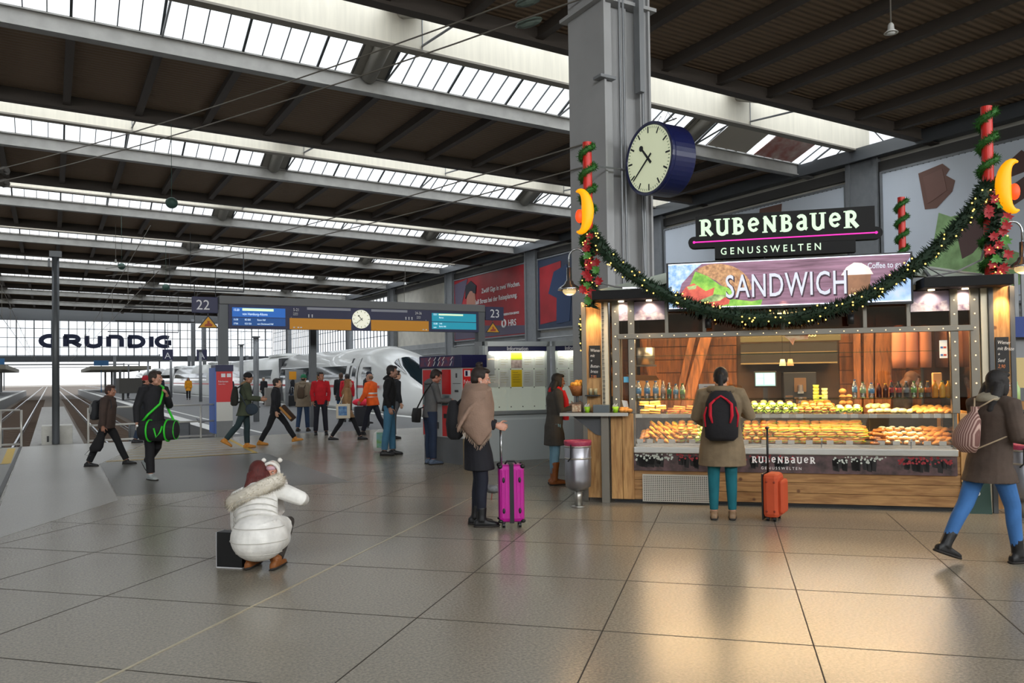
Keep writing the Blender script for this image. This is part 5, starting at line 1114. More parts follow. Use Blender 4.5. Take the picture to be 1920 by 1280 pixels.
nosepatch([(31.75,(.3,.7)),(32.0,(.12,.88)),(32.5,(.1,.9)),(33.1,(.15,.85)),(33.7,(.3,.7))],0,0,m_tw,'windscreen',.03)
None and part('headlight_band',MB().loft([((13.0,32.0,1.05),(.05,0,0),(0,0,.08)),((13.4,31.45,1.0),(.2,0.1,0),(0,0,.1)),((13.6,31.3,1.0),(.05,0,0),(0,0,.05))],10),m_tw,tr,smooth=True)
# ================= ticket machines
def ticket_machine():
    o=thing('ticket_machine','double red and grey ticket machine with a blue top beside the information board','ticket machine','W',(-.9,14.28,0),rz=-50.6,local=True)
    part('machine_body',MB().box(-1.29,0,0,.5,.47,1.74),mat('machine_grey','b9bcbc',.45),o); part('machine_base',MB().box(-1.27,-.02,.02,.48,0,.47),mat('base_grey','66686a',.5,noise=.06,nscale=3),o)
    part('side_base',MB().box(-.02,-.015,.02,.48,0,.47),mat('base_tan','7a6e58',.5),o)
    part('machine_top',MB().box(-1.33,.04,-.04,.54,1.74,1.97),m_navy,o,bevel=.01)
    rp=mat('machine_red','cf1f22',.4)
    for x0 in (-1.26,-.62):
        for z0,z1 in ((.49,1.05),(1.26,1.71)): part('red_panel',MB().box(x0,x0+.28,-.008,0,z0,z1),rp,o)
    part('side_red',MB().box(0,.008,.02,.49,.95,1.72),rp,o); part('side_grey',MB().box(0,.006,.02,.49,.49,.95),mat('machine_white','cfd0cc',.5),o)
    for x0 in (-1.26,-.62):
        part('screen_recess',MB().box(x0,x0+.28,-.006,.0,1.05,1.26),mat('recess','9ea3a3',.5),o)
        part('touch_screen',MB().add([(x0+.05,-.05,1.06),(x0+.24,-.05,1.06),(x0+.24,-.012,1.24),(x0+.05,-.012,1.24),(x0+.05,-.005,1.06),(x0+.24,-.005,1.06),(x0+.24,-.005,1.24),(x0+.05,-.005,1.24)],[(0,1,2,3),(0,3,7,4),(1,5,6,2),(3,2,6,7),(0,4,5,1)]),mat('touch_dark','6f7d7e',.15,.2),o)
        part('ticket_slot',MB().box(x0+.05,x0+.22,-.012,-.006,.82,.9),m_black,o)
    g=MB()
    for x0 in (-.95,-.31):
        g.box(x0+.03,x0+.27,-.005,0,1.45,1.46).box(x0+.08,x0+.2,-.02,0,.62,.74).box(x0+.1,x0+.2,-.012,0,1.3,1.34).box(x0+.13,x0+.17,-.01,0,1.56,1.64)
    part('card_reader',g,m_dsteel,o)
    pr_=MB().add([(-1.28,-.042,1.77),(-.86,-.042,1.77),(-.82,-.042,1.94),(-1.28,-.042,1.94)],[(0,1,2,3)]).add([(-.68,-.042,1.77),(-.2,-.042,1.77),(-.16,-.042,1.94),(-.62,-.042,1.94)],[(0,1,2,3)])
    part('top_picture',pr_,mat('top_pic','8a2a3a',.4,col2='2a3560',nscale=9),o)
    st_=MB()
    for x0 in (-1.02,-.84,-.7,-.56,-.3): stroke(st_,[(x0,1.78),(x0+.06,1.86),(x0+.02,1.88),(x0+.09,1.94)],.018,(0,-.045,0),(1,0,0),(0,0,1),(0,-.001,0))
    part('white_flash',st_,m_white,o)
    text('Fahrkarten',o,(.012,.03,1.45),.1,m_sw,(90,0,90),sx=.85,ext=.001); text('Tickets  Billets  Biglietti',o,(.012,.03,1.38),.045,m_sw,(90,0,90),sx=.8,ext=.001)
    pi=MB()
    for y in (.05,.24): pi.box(.008,.012,y,y+.13,1.58,1.69)
    part('pictogram_field',pi,m_sw,o); pi=MB().box(.012,.014,.07,.12,1.59,1.68).box(.012,.014,.25,.29,1.59,1.68).box(.012,.014,.33,.36,1.6,1.68); part('pictogram',pi,m_navy,o)
    part('rear_unit',MB().box(-1.1,-.1,.55,.9,1.6,2.14),mat('rear_grey','a3a8a9',.5),o)
    return o
ticket_machine()
o=thing('ticket_pillar','red white and blue ticket machine pillar standing at the barrier end below the 22 sign','ticket machine','H',(4.1,23.3,0))
part('pillar_grey',MB().box(3.93,4.36,23.0,23.5,0,.44),m_steel,o); part('pillar_white',MB().box(3.93,4.36,23.0,23.5,.44,.96),mat('machine_white','cfd0cc',.5),o); part('pillar_red',MB().box(3.93,4.36,23.0,23.5,.96,1.8),mat('machine_red','cf1f22',.4),o); part('pillar_blue_top',MB().box(3.91,4.38,22.98,23.52,1.8,1.98),m_navy,o)
part('blue_side',MB().box(3.89,3.93,23.0,23.9,.1,1.9),mat('side_blue','4a68b0',.5),o); text('Fahrkarten',o,(3.98,22.99,1.5),.075,m_sw,sx=.8,ext=.001); text('Tickets  Billets',o,(3.98,22.99,1.44),.035,m_sw,sx=.9,ext=.001)
part('pictogram_field',MB().box(4.06,4.17,22.99,23.0,1.64,1.74).box(4.21,4.32,22.99,23.0,1.64,1.74),m_sw,o); part('bird_spikes',MB().tube([(3.95+.02*i,23.1+.02*(i%3),1.98+.06*(i%2)) for i in range(20)],.006,4),m_wire,o)
# ================= information showcase
def showcase(p0,p1,label,yel):
    v=Vector(p1)-Vector(p0); L=v.length; an=math.degrees(math.atan2(v.y,v.x))
    o=thing('information_board',label,'notice board','W',(p0[0],p0[1],0),rz=an,local=True); cg=mat('booth_grey','b3bbbc',.5)
    part('board_base',MB().box(.0,L,.05,.45,0,.86),cg,o); part('base_ledge',MB().box(-.01,L+.01,-.02,.45,.86,.93),mat('ledge_grey','8d9394',.4,.3),o,bevel=.01); part('base_groove',MB().box(.02,L-.02,.045,.05,.76,.79),mat('groove_grey','c5cccc',.5),o)
    part('case_frame',MB().box(0,.06,0,.4,.93,2.22).box(L-.06,L,0,.4,.93,2.22).box(0,L,0,.4,2.13,2.22),mat('frame_grey','a5abac',.4,.3),o)
    part('case_back',MB().box(.06,L-.06,.1,.14,.93,2.13),mat('case_back','d4dcd2',.6,emit='d8e2cc',es=.18),o); part('header_band',MB().box(.06,L-.06,.03,.06,2.04,2.13),m_navy,o)
    text('Information',o,(L*(.34 if yel else .2),.024,2.055),.1,m_sw,sx=.9,bold=.001,ext=.001)
    cw=.235; n=int((L-.1)/cw); pp_=random.Random(4)
    for r_,(z0,z1) in enumerate(((1.72,2.02),(1.37,1.69))):
        for c_ in range(n):
            x0=.075+c_*cw; y_=yel and c_==2
            m_=mat('paper_yellow','f2cf10',.6) if (y_ and r_==1) else mat('paper_white','dfe4dc',.7,bump=.4,bscale=12)
            part('notice_sheet',MB().box(x0,x0+cw-.015,.09,.095,z0,z1),m_,o)
            if y_ and r_==0: part('notice_header',MB().box(x0,x0+cw-.015,.085,.09,1.88,2.02),mat('paper_lime','bdd020',.6),o); part('notice_picture',MB().box(x0,x0+cw-.015,.085,.09,1.72,1.87),mat('paper_pic','8a7a78',.6,col2='c8b8ae',nscale=14),o)
            ln=MB()
            for q in range(5):
                zz=z1-.05-q*.045; ln.box(x0+.03,x0+.03+pp_.uniform(.08,.16),.0885,.0895,zz,zz+.006)
            if not(y_ and r_==0): part('notice_print',ln,mat('print_olive','b9b27a',.6) if not y_ else mat('print_brown','8a6a10',.6),o)
    cl=MB()
    for c_ in range(n+1):
        for z in (1.36,1.705,1.0): cl.box(.065+c_*cw-.008,.065+c_*cw+.008,.08,.09,z-.01,z+.01)
    part('clip',cl,m_black,o)
    part('case_glass',MB().box(.06,L-.06,.02,.024,.93,2.04),glassmat('case_glass',a=.06),o)
    q_=Vector(p0)+v.normalized()*L/2+Vector((-v.y,v.x)).normalized()*.045; inlight((q_.x,q_.y,2.025),R(an),L)
def inlight(p,an,L):
    l=bpy.data.lights.new('showcase_light','AREA'); l.shape='RECTANGLE'; l.size=L-.2; l.size_y=.03; l.energy=3.6; l.color=(1,.95,.82); ob=bpy.data.objects.new('showcase_light',l); COL.objects.link(ob); ob.location=p; ob.rotation_euler=(R(35),0,an)
showcase((-.50,14.72),(.72,15.17),'lit information showcase with a yellow sheet behind the woman with the pink suitcase',True)
showcase((.76,15.17),(1.9,14.65),'lit information showcase partly hidden behind the kiosk',False)
solo('booth_post',MB().box(-.07,.07,-.05,.2,0,2.22),m_dsteel,'dark grey post between the ticket machine and the information showcase','post','W',(-.62,14.85,0),local=True)
# ================= platform furniture
o=thing('platform_ticket_machine','grey platform machine with a yellow orange panel before the train','ticket machine','H',(12.0,45.6,0)); part('machine_body',MB().box(11.6,12.5,45.5,46,0,2.05),m_steel,o); part('orange_panel',MB().box(11.7,12.1,45.48,45.5,1.5,1.95),m_or,o)
solo('platform_bin',MB().box(-.35,.35,-.2,.2,0,1.05),mat('bin_grey','8f8a84',.6),'square grey waste box on the platform beside the train','bin','H',(11.0,46.8,0),bevel=.02,local=True)
lp=[(6.6,30.4,3.1),(9.0,45,3.4),(9.2,60,3.6),(9.2,76,3.6),(-6.5,70,3.6),(9.2,95,3.6),(9.2,120,3.6)]
for i,(a,t,h) in enumerate(lp):
    o=thing('platform_post',['grey platform post left of the green parka man, nearest of its row','grey platform post left of the yellow coat','second platform post behind the yellow coat','third platform post further down','platform post at the far left platform','fourth platform post in the distance','farthest grey platform post beyond the others'][i],'post','H',(a,t,0)); part('post_shaft',MB().lathe([(0,0),(.11,0),(.1,h),(0,h)],(a,t,0),12),m_steel,o,smooth=True); part('post_cap',MB().box(a-.13,a+.13,t-.13,t+.13,h,h+.05),m_dsteel,o)
for i,(a,t) in enumerate(((7.3,62),(9.6,62))):
    o=thing('section_sign',['small blue platform section sign with letter A, left one','small blue platform section sign with letter A, right one'][i],'sign','H',(a,t,2.9)); part('sign_panel',MB().box(a-.35,a+.35,t-.05,t+.05,3.0,3.75),m_navy,o); text('A',o,(a-.22,t-.07,3.1),.62,m_sw,ext=.002); part('sign_rod',MB().tube([(a,t,3.75),(a,t,5.6)],.02,5),m_steel,o)
o=thing('platform_cart','dark rectangular luggage cart on the left part of the platform','cart','H',(5.6,72,0)); part('cart_box',MB().box(4.7,7.2,70,73.5,.55,1.75),mat('cart_dark','4a4844',.7),o,bevel=.03)
for a in (5.0,6.9): part('cart_wheel',MB().lathe([(0,-.05),(.25,-.05),(.25,.05),(0,.05)],(70.6,.28,0),12,'x') if False else MB().box(a-.08,a+.08,70.3,70.9,.0,.55),m_black,o)
for i,(a0,a1,t0,t1) in enumerate(((-9,-4.3,105,150),(4.6,12.0,120,158))):
    o=thing('platform_canopy',['low grey platform canopy at far left','low grey platform canopy in the far distance right of the tracks'][i],'canopy','H',(a0,t0,0)); part('canopy_roof',MB().box(a0,a1,t0,t1,3.0,3.5),mat('canopy_tan','8f8b7f',.7),o)
    for t in (t0+2,(t0+t1)/2,t1-2): part('canopy_post',MB().box((a0+a1)/2-.15,(a0+a1)/2+.15,t,t+.3,0,3),m_steel,o)
o=thing('waiting_shelter','dark glazed waiting shelter at the left picture edge','shelter','H',(-6.5,62,0)); part('shelter_glass',MB().box(-8,-5.2,60,66,.1,2.5),m_tw,o)
part('shelter_frame',MB().box(-8.1,-5.1,59.9,66.1,2.5,2.65).box(-5.25,-5.1,59.9,60.1,0,2.5).box(-6.6,-6.5,59.9,60,0,2.5).box(-5.25,-5.1,63,63.2,0,2.5),m_steel,o)
for i,(a,t) in enumerate(((-5.5,110),(6.0,122))):
    solo('info_panel',MB().box(-.9,.9,-.1,.1,3.6,4.3).box(-.05,.05,-.05,.05,0,3.6),mat('panel_blue','2a6aa0',.5),['blue panel above the far left canopy','blue panel above the far right canopy'][i],'sign','H',(a,t,0),local=True)
# outdoor yard beyond the hall
struct('ground',MB().box(-300,300,160.5,600,-1.2,-1.0),mat('yard_ground','9a948c',.95,noise=.2,nscale=.05),'H')
yd=thing('gantry','line gantries over the tracks beyond the far gable','gantry','H',(0,200,0))
for t in (185,230,280):
    part('gantry_frame',MB().box(-12,-11.7,t,t+.3,-1,7).box(20,20.3,t,t+.3,-1,7).box(-12,20,t,t+.3,6.4,6.8).box(-12,20,t,t+.3,5.6,5.8),m_dsteel,yd)
for i,t in enumerate((63,75,87,99)):
    o=solo('portal_rod',MB().tube([(5.5,t,8.2-.4*i),(12.8,t,8.2-.4*i)],.06,6).tube([(12.8,t,8.2-.4*i),(12.8,t,11.5)],.04,5).tube([(9,t,8.2-.4*i),(9,t,12.5)],.02,4),m_black,['dark overhead line rod in front of the gable letters, highest one','second dark overhead line rod below the highest','third dark overhead line rod','lowest dark overhead line rod before the gable'][i],'rod','H',(9,t,8))
for (a,t,l) in ((3.2,31.5,'dark pigeon on the floor near the barrier'),):
    pass
def pigeon(fr,x,y,rz,c,label,s_=1.,z=0):
    o=thing('pigeon',label,'bird',fr,(x,y,z),rz=rz,local=True); o.scale=(s_,)*3
    part('pigeon_body',MB().loft([((0,-.16,.10),(.012,0,0),(0,0,.01)),((0,-.1,.11),(.03,0,0),(0,0,.022)),((0,-.02,.12),(.052,0,0),(0,0,.05)),((0,.05,.135),(.048,0,0),(0,0,.052)),((0,.09,.17),(.027,0,0),(0,.01,.03)),((0,.11,.21),(.022,0,0),(0,.012,.022)),((0,.12,.23),(.008,0,0),(0,.006,.008))],12),mat('pigeon_'+c,c,.6,noise=.2,nscale=30),o,smooth=True)
    part('wing',MB().blob((-.047,-.03,.13),(.012,.09,.036),10,6).blob((.047,-.03,.13),(.012,.09,.036),10,6),mat('wing_grey','6f7276',.6,noise=.3,nscale=25),o,smooth=True)
    part('beak',MB().lathe([(.006,0),(.001,.03)],(0,.13,.215),6,'y'),m_black,o); part('bird_leg',MB().tube([(-.02,.0,.08),(-.02,.01,0)],.004,5).tube([(.02,.0,.08),(.02,.01,0)],.004,5),mat('leg_pink','a05a50',.6),o)
pigeon('W',-.28,10.3,100,'5d6064','grey pigeon on the floor behind the pink suitcase',1.1)
pigeon('H',4.5,29.5,60,'2a2c30','dark pigeon on the platform behind the barrier')
# ================= PEOPLE.  local frame: +y forward, +x to the person's right, z up, built for 1.72 m
def skinm(c): return mat('skin_'+c,c,.5,noise=.05,nscale=30)
def cloth(c,n=.18,sc=26,b=.35): return mat('cloth_'+c,c,.85,noise=n,nscale=7,bump=b,bscale=sc)
def V3(*a): return Vector(a)
def rotx(v,a): c,s_=cos(a),sin(a); return Vector((v[0],v[1]*c+v[2]*s_,-v[1]*s_+v[2]*c))  # lean forward by a
class Pose: pass
def hand(mb,w,d,pn,curl=35,side=1,s_=1.,fr=.0085):
    """w wrist, d hand direction, pn palm normal, side=+1 right hand"""
    d=d.normalized(); pn=(pn-d*pn.dot(d)).normalized(); k_=d.cross(pn)*side  # across, toward the thumb
    mb.loft([(w-d*.01,k_*.026*s_,pn*.021*s_),(w+d*.03*s_,k_*.037*s_,pn*.016*s_),(w+d*.075*s_,k_*.042*s_,pn*.013*s_),(w+d*.09*s_,k_*.038*s_,pn*.010*s_)],12)
    for i,(o_,L) in enumerate(((.031,.068),(.0105,.078),(-.0105,.073),(-.030,.057))):
        p=w+d*(.085-.004*abs(i-1))*s_+k_*o_*s_; a=curl*.6; pts=[p-d*.02]
        pts.append(p); q=d
        for j,f_ in enumerate((.42,.32,.26)):
            q=d*cos(a)+pn*sin(a); p=p+q*L*f_*s_; pts.append(p); a+=curl
        mb.tube(pts,[fr,fr,fr*.97,fr*.9,fr*.7],8)
    p=w+d*.03*s_+k_*.034*s_; q=(k_*.75+d*.55+pn*.35).normalized(); p2=p+q*.036*s_; q2=(d*.85+k_*.2+pn*.45*min(1.3,curl/35)).normalized(); p3=p2+q2*.03*s_; mb.tube([p-q*.02,p,p2,p3,p3+q2*.018*s_],[fr*1.3,fr*1.35,fr*1.15,fr*1.05,fr*.8],8)
def person(label,x,y,face,h=1.72,legs=((0,0),(0,0)),arms=None,lean=3,head=(0,0),skin='c99a80',top=('jacket','222222'),pants=('1c2030','normal'),shoes=('shoe','15151a'),hair=('short','2a1c14'),near=False,girth=1.,z=0.,stance=.09,headscale=1.,group=None,cat='person',open_=None,foot=None,side=0):
    P=thing('person',label,cat,'W',(x,y,z),rz=-face,local=True,group=group); s_=h/1.72; P.scale=(s_,s_,s_)
    P['_x']=0; del P['_x']
    vox=.0065 if near else .010; vc=.0095 if near else .014
    TH,SHN,AK=.42,.41,.085
    drops=[TH*cos(a)+SHN*cos(b) for a,b in legs]; hz=max(drops)+AK
    J=Pose(); J.hip=[];J.knee=[];J.ank=[]
    for i,(a,b) in enumerate(legs):
        sx=-1 if i==0 else 1; hp=V3(sx*.09,0,hz); kn=hp+V3(sx*(stance-.09)*.5,TH*sin(a),-TH*cos(a)); an=kn+V3(sx*(stance-.09)*.5,-SHN*sin(-b),-SHN*cos(b)); J.hip.append(hp);J.knee.append(kn);J.ank.append(an)
    def up(px,py,pz): # torso point relative to hip centre with lean
        v=rotx(Vector((px,py,pz)),lean); return Vector((v.x*cos(side)+v.z*sin(side),v.y,-v.x*sin(side)*.6+v.z*cos(side)))+Vector((0,0,hz))
    J.up=up; J.sh=[up(-.175*girth**.5,0,.50),up(.175*girth**.5,0,.50)]; J.neck=up(0,.0,.545)
    if arms is None: arms=((V3(-.15,-.02,-1),V3(-.02,.2,-1)),(V3(.15,-.02,-1),V3(.02,.2,-1)))
    J.el=[];J.wr=[];J.fd=[]
    for i,(u_,f_) in enumerate(arms):
        u_=Vector(u_).normalized();f_=Vector(f_).normalized(); e=J.sh[i]+u_*.285; w=e+f_*.25; J.el.append(e);J.wr.append(w);J.fd.append(f_)
    yaw,pit=head; HM=Matrix.Rotation(R(-yaw),3,'Z')@Matrix.Rotation(R(-pit),3,'X'); J.HM=HM
    nk=J.neck; J.hc=nk+V3(0,.02+.001*lean,.0)+HM@V3(0,.012,.125*headscale); hs=headscale
    def hp_(vx,vy,vz): return J.hc+HM@(V3(vx,vy,vz)*hs)
    J.hp=hp_
    X=V3(cos(side),0,-.6*sin(side)); J.X=X
    # ---- body, one continuous surface
    mb=MB(); g_=girth
    def ringt(pz,w_,d_,py=0): return (up(0,py,pz),X*w_*g_,rotx(V3(0,d_*g_,0),lean))
    mb.loft([ringt(-.09,.10,.07),ringt(-.03,.148,.092,-.01),ringt(.06,.14,.092),ringt(.16,.122,.082,.01),ringt(.28,.138,.09,.01),ringt(.40,.158,.096,.0),ringt(.48,.15,.075),ringt(.53,.075,.055),ringt(.56,.05,.05)],18)
    mb.tube([up(0,-.005,.52),J.neck.lerp(J.hc,.5),J.hc],[.056,.052,.05],12)
    def hb(c,r,n=14,m=10): mb.blob(hp_(*c),tuple(v*hs for v in r),n,m,HM)
    hb((0,-.012,.03),(.074,.094,.094),18,12); hb((0,.022,-.03),(.058,.068,.082)); hb((0,.066,-.083),(.025,.022,.02)); hb((0,.083,.026),(.048,.012,.011)); hb((0,.094,.004),(.010,.012,.03)); hb((0,.105,-.016),(.014,.014,.011))
    for sx in (-1,1): hb((sx*.075,-.004,-.008),(.010,.024,.032)); hb((sx*.036,.064,-.022),(.024,.022,.026)); hb((sx*.048,.02,-.06),(.02,.035,.03))
    hb((0,.087,-.05),(.022,.012,.007)); hb((0,.086,-.061),(.019,.012,.008))
    for i in (0,1):
        mb.tube([J.hip[i]+V3(0,0,.03),J.hip[i]-V3(0,0,.05),J.hip[i].lerp(J.knee[i],.5),J.knee[i],J.knee[i].lerp(J.ank[i],.3)+V3(0,-.012,0),J.ank[i]],[.08,.08,.066,.048,.046,.036],12)
        mb.tube([J.sh[i].lerp(up(0,0,.5),.25),J.sh[i],J.sh[i].lerp(J.el[i],.5),J.el[i],J.el[i].lerp(J.wr[i],.35),J.wr[i]],[.05,.052,.044,.038,.037,.026],10)
        hsd=1 if i else -1
        fd=J.fd[i]; pn=Vector((-hsd,0,0)) if abs(fd.x)<.8 else V3(0,0,-1)
        hd=fd; cu=35
        if open_ and open_[i]: hd,pn,cu=open_[i]; hd=Vector(hd);pn=Vector(pn)
        hand(mb,J.wr[i],hd,pn,cu,hsd,1.,.0085 if near else .0095)
    J.pitch=[]
    for i in (0,1):
        an=J.ank[i]; air=an.z-AK
        if foot and foot[i] is not None: pt=foot[i]
        else: pt=0 if air<.02 else (-min(60,air*230) if legs[i][0]<legs[1-i][0] or legs[i][1]<-20 else min(25,air*160))
        J.pitch.append(pt); f=V3(0,cos(pt),sin(pt)); u_=V3(0,-sin(pt),cos(pt)); J.__dict__.setdefault('ff',[]).append((f,u_))
        mb.loft([(an-f*.06-u_*.045,X*.03,u_*.03),(an-f*.0-u_*.03,X*.036,u_*.04),(an+f*.08-u_*.05,X*.042,u_*.028),(an+f*.15-u_*.06,X*.036,u_*.018)],10)
    body=part('body',mb,skinm(skin),P,remesh=vox); J.P=P
    # ---- face details
    if near or True:
        for sx in (-1,1):
            part('eye',MB().blob(hp_(sx*.030,.079,.008),tuple(v*hs for v in (.0115,.0095,.0075)),8,6,HM),mat('eye_white','d8d4cc',.3),P,smooth=True); part('iris',MB().blob(hp_(sx*.030,.0865,.008),.0045*hs,6,4),mat('iris_dark','20140e',.2),P,smooth=True)
            part('eyebrow',MB().blob(hp_(sx*.031,.088,.027),tuple(v*hs for v in (.018,.005,.0035)),8,5,HM),cloth(hair[1],0),P,smooth=True)
        part('lips',MB().blob(hp_(0,.0955,-.055),tuple(v*hs for v in (.019,.006,.007)),8,5,HM),mat('lip','8a4a44',.5),P,smooth=True)
    # ---- trousers
    if pants:
        c,st=pants; q=MB(); r0_,r1,r2,r3=dict(normal=(.098,.083,.07,.062),slim=(.094,.079,.067,.047),wide=(.105,.095,.085,.08))[st]
        q.loft([ringt(-.12,.11,.08),ringt(-.05,.160,.108,-.012),ringt(.04,.155,.105,-.005),ringt(.1,.14,.1)],16)
        for i in (0,1):
            k_=J.knee[i]; q.tube([J.hip[i]+V3(0,0,.03),J.hip[i]-V3(0,0,.06),J.hip[i].lerp(k_,.5),k_,k_.lerp(J.ank[i],.35)+V3(0,-.008,0),k_.lerp(J.ank[i],.94)],[r0_,r0_,r1,r2,(r2+r3)/2+.004,r3],14)
        part('trousers',q,cloth(c,.15,18),P,remesh=vc)
    # ---- shoes
    if shoes:
        st,c=shoes
        for i in (0,1):
            q=MB(); an=J.ank[i]; f,u_=J.ff[i]; b_=an-u_*.085
            q.loft([(b_-f*.082+u_*.035,X*.026,u_*.03),(b_-f*.06+u_*.042,X*.038,u_*.042),(b_+f*.02+u_*.045,X*.042,u_*.045),(b_+f*.1+u_*.035,X*.046,u_*.034),(b_+f*.16+u_*.028,X*.04,u_*.026),(b_+f*.19+u_*.024,X*.022,u_*.018)],14,pw=2.5)
            leg=(J.knee[i]-an).normalized()
            if st=='boot': q.tube([an-leg*.02,an+leg*.04,an+leg*.13],[.054,.05,.055],12)
            elif st=='tall': q.tube([an-leg*.02,an+leg*.05,an+leg*.2,an+leg*.27],[.052,.05,.062,.068],12)
            elif st=='shoe': q.tube([an-leg*.01,an+leg*.015],[.05,.044],12)
            sh_=part('shoe' if st=='shoe' else 'boot',q,mat('leather_'+c,c,.5,noise=.15,nscale=20),P,remesh=.009)
            so=MB().loft([(b_-f*.085+u_*.012,X*.032,u_*.012),(b_-f*.02+u_*.010,X*.040,u_*.012),(b_+f*.09+u_*.010,X*.048,u_*.012),(b_+f*.17+u_*.012,X*.04,u_*.012),(b_+f*.195+u_*.014,X*.02,u_*.01)],12,pw=3)
            part('sole',so,mat('sole_dark' if c!='c8842e' else 'sole_tan','241f1c' if c!='c8842e' else 'a8742c',.7),sh_,smooth=True)
    # ---- top
    if top:
        st,c=top[:2]; q=MB(); k_=1.0; pad=dict(jacket=.022,puffer=.035,coat=.03,longcoat=.032,hoodie=.018,parka=.036).get(st,.02)
        def rg(pz,w_,d_,py=0,e_=1.): return (up(0,py,pz),X*(w_*g_+pad)*e_,rotx(V3(0,d_*g_+pad,0),lean)*e_)
        bot=-.08 if st in('jacket','puffer','hoodie') else -.02
        rings=[rg(bot,.155,.105,-.01),rg(.04,.15,.10,0),rg(.16,.132,.094,.01),rg(.28,.142,.096,.01),rg(.40,.160,.10,.0),rg(.475,.148,.08),rg(.525,.085,.062),rg(.565,.045,.045,.005)]
        if st in('coat','longcoat','parka'):
            kf=.62 if st=='longcoat' else (.3 if st=='parka' else .42)
            A_=[J.hip[i].lerp(J.knee[i],1.) for i in (0,1)]; ex=[]
            for f_ in (1.,.66,.33):
                fz=kf*f_; pts=[J.hip[i].lerp(J.knee[i],fz/1.0 if fz<=1 else 1) for i in (0,1)]
                if kf*f_>.0:
                    cen=(pts[0]+pts[1])/2; dy=abs(pts[0].y-pts[1].y)/2; L_=kf*TH*f_*1.6; cen.z=hz-.05-L_*.62
                    ex.append((cen,X*(.165*g_+pad+.018*f_),V3(0,.115*g_+pad+dy*.8+.012*f_,0)))
            rings=ex+rings
        q.loft(rings,20)
        rs=dict(jacket=(.072,.062,.054,.046),puffer=(.085,.08,.068,.05),coat=(.078,.07,.06,.052),longcoat=(.078,.07,.06,.052),hoodie=(.068,.06,.052,.042),parka=(.085,.078,.068,.056))[st]
        for i in (0,1):
            e=J.el[i]; q.tube([J.sh[i].lerp(up(0,0,.5),.35),J.sh[i],J.sh[i].lerp(e,.5),e,e.lerp(J.wr[i],.5),e.lerp(J.wr[i],.95)],[rs[0]*.95,rs[0],rs[1],rs[2]*1.03,rs[2]*.95,rs[3]],12)
        if st in('jacket','coat','longcoat','puffer','parka'): q.loft([(J.neck+V3(0,-.01,-.05),X*.082,V3(0,.078,0)),(J.neck+V3(0,-.008,.0),X*.07,V3(0,.066,0)),(J.neck+V3(0,-.01,.045),X*.066,V3(0,.064,0))],14)
        nm={'jacket':'jacket','puffer':'puffer_jacket','coat':'coat','longcoat':'long_coat','hoodie':'hoodie','parka':'parka'}[st]
        J.top=part(nm,q,cloth(c),P,remesh=vc)
        if st in('hoodie','parka') or (len(top)>2 and 'hood' in top[2]):
            hc_=top[3] if len(top)>3 else c
            part('hood',MB().loft([(J.neck+V3(0,-.02,-.03),X*.12,V3(0,.06,0)),(J.neck+V3(0,-.055,-.005),X*.125,V3(0,.075,.02)),(J.neck+V3(0,-.06,.04),X*.10,V3(0,.065,.03)),(J.neck+V3(0,-.045,.065),X*.06,V3(0,.04,.02))],16),cloth(hc_),P,remesh=.012)
    # ---- hair
    st,c=hair; hm=mat('hair_'+c,c,.55,noise=.35,nscale=18,bump=.5,bscale=60,stretch=(6,6,1)); q=MB()
    def bl(c_,r_,n=14,m=10): q.blob(hp_(*c_),tuple(v*hs for v in r_),n,m,HM)
    if st in('short','bun','pony','long','bob'):
        bl((0,-.026,.042),(.082,.094,.092),18,12); bl((0,-.05,-.01),(.076,.06,.07)); bl((0,.03,.098),(.058,.055,.03)); 
        for sx in (-1,1): bl((sx*.068,.0,.035),(.016,.045,.04))
    if st=='short': bl((0,.055,.088),(.05,.03,.022))
    if st=='bun': bl((0,-.05,.145),(.045,.042,.035)); bl((.03,-.03,.165),(.02,.02,.02)); bl((-.03,-.06,.16),(.022,.018,.018))
    if st in('long','bob'):
        L_=.36 if st=='long' else .13
        for sx in (-1,0,1):
            p0=hp_(sx*.055,-.045,.0); p1=hp_(sx*.065,-.06,-.07); q.tube([p0,p1,p1+V3(sx*.012,-.03-.05*(st=='long'),-L_*.45),p1+V3(sx*.01,-.03-.03*(st=='long'),-L_)],[.05*hs,.052*hs,.046*hs,.022*hs],10)
        for sx in (-1,1): bl((sx*.072,.012,-.03),(.018,.035,.075))
    if st=='pony': p0=hp_(0,-.1,.04); q.tube([p0,p0+V3(0,-.06,-.02),p0+V3(0,-.06,-.14),p0+V3(0,-.04,-.24)],[.03,.034,.03,.012],8)
    if st=='bald': bl((0,-.03,.02),(.078,.085,.07))
    if st in('beanie','cap','hat'):
        bl((0,-.012,.06),(.088,.103,.085),18,12); 
        part('headwear',q,cloth(c),P,remesh=.008)
        if st!='hat': pass
        q=MB(); bl((0,-.05,-.01),(.072,.055,.05))
        if st=='cap': q.blob(hp_(0,.1,.055),(.06,.05,.01),12,6,HM)
        part('hair',q,mat('hair_2a1c14','2a1c14',.55),P,remesh=.008)
        if st=='hat': part('hat_brim',MB().lathe([(.08,0),(.12,-.012),(.12,-.004),(.08,.012)],tuple(hp_(0,-.01,.045)),18),cloth(c),P,smooth=True)
    elif st!='none': part('hair',q,hm,P,remesh=.008)
    return J
def held(J,name,label,cat,group=None):
    o=bpy.data.objects.new(name,None); COL.objects.link(o); P=J.P; o.location=P.location; o.rotation_euler=P.rotation_euler; o.scale=P.scale; o.empty_display_size=.1; OFF[o.name]=(0,0,0); props(o,label,cat,group); return o
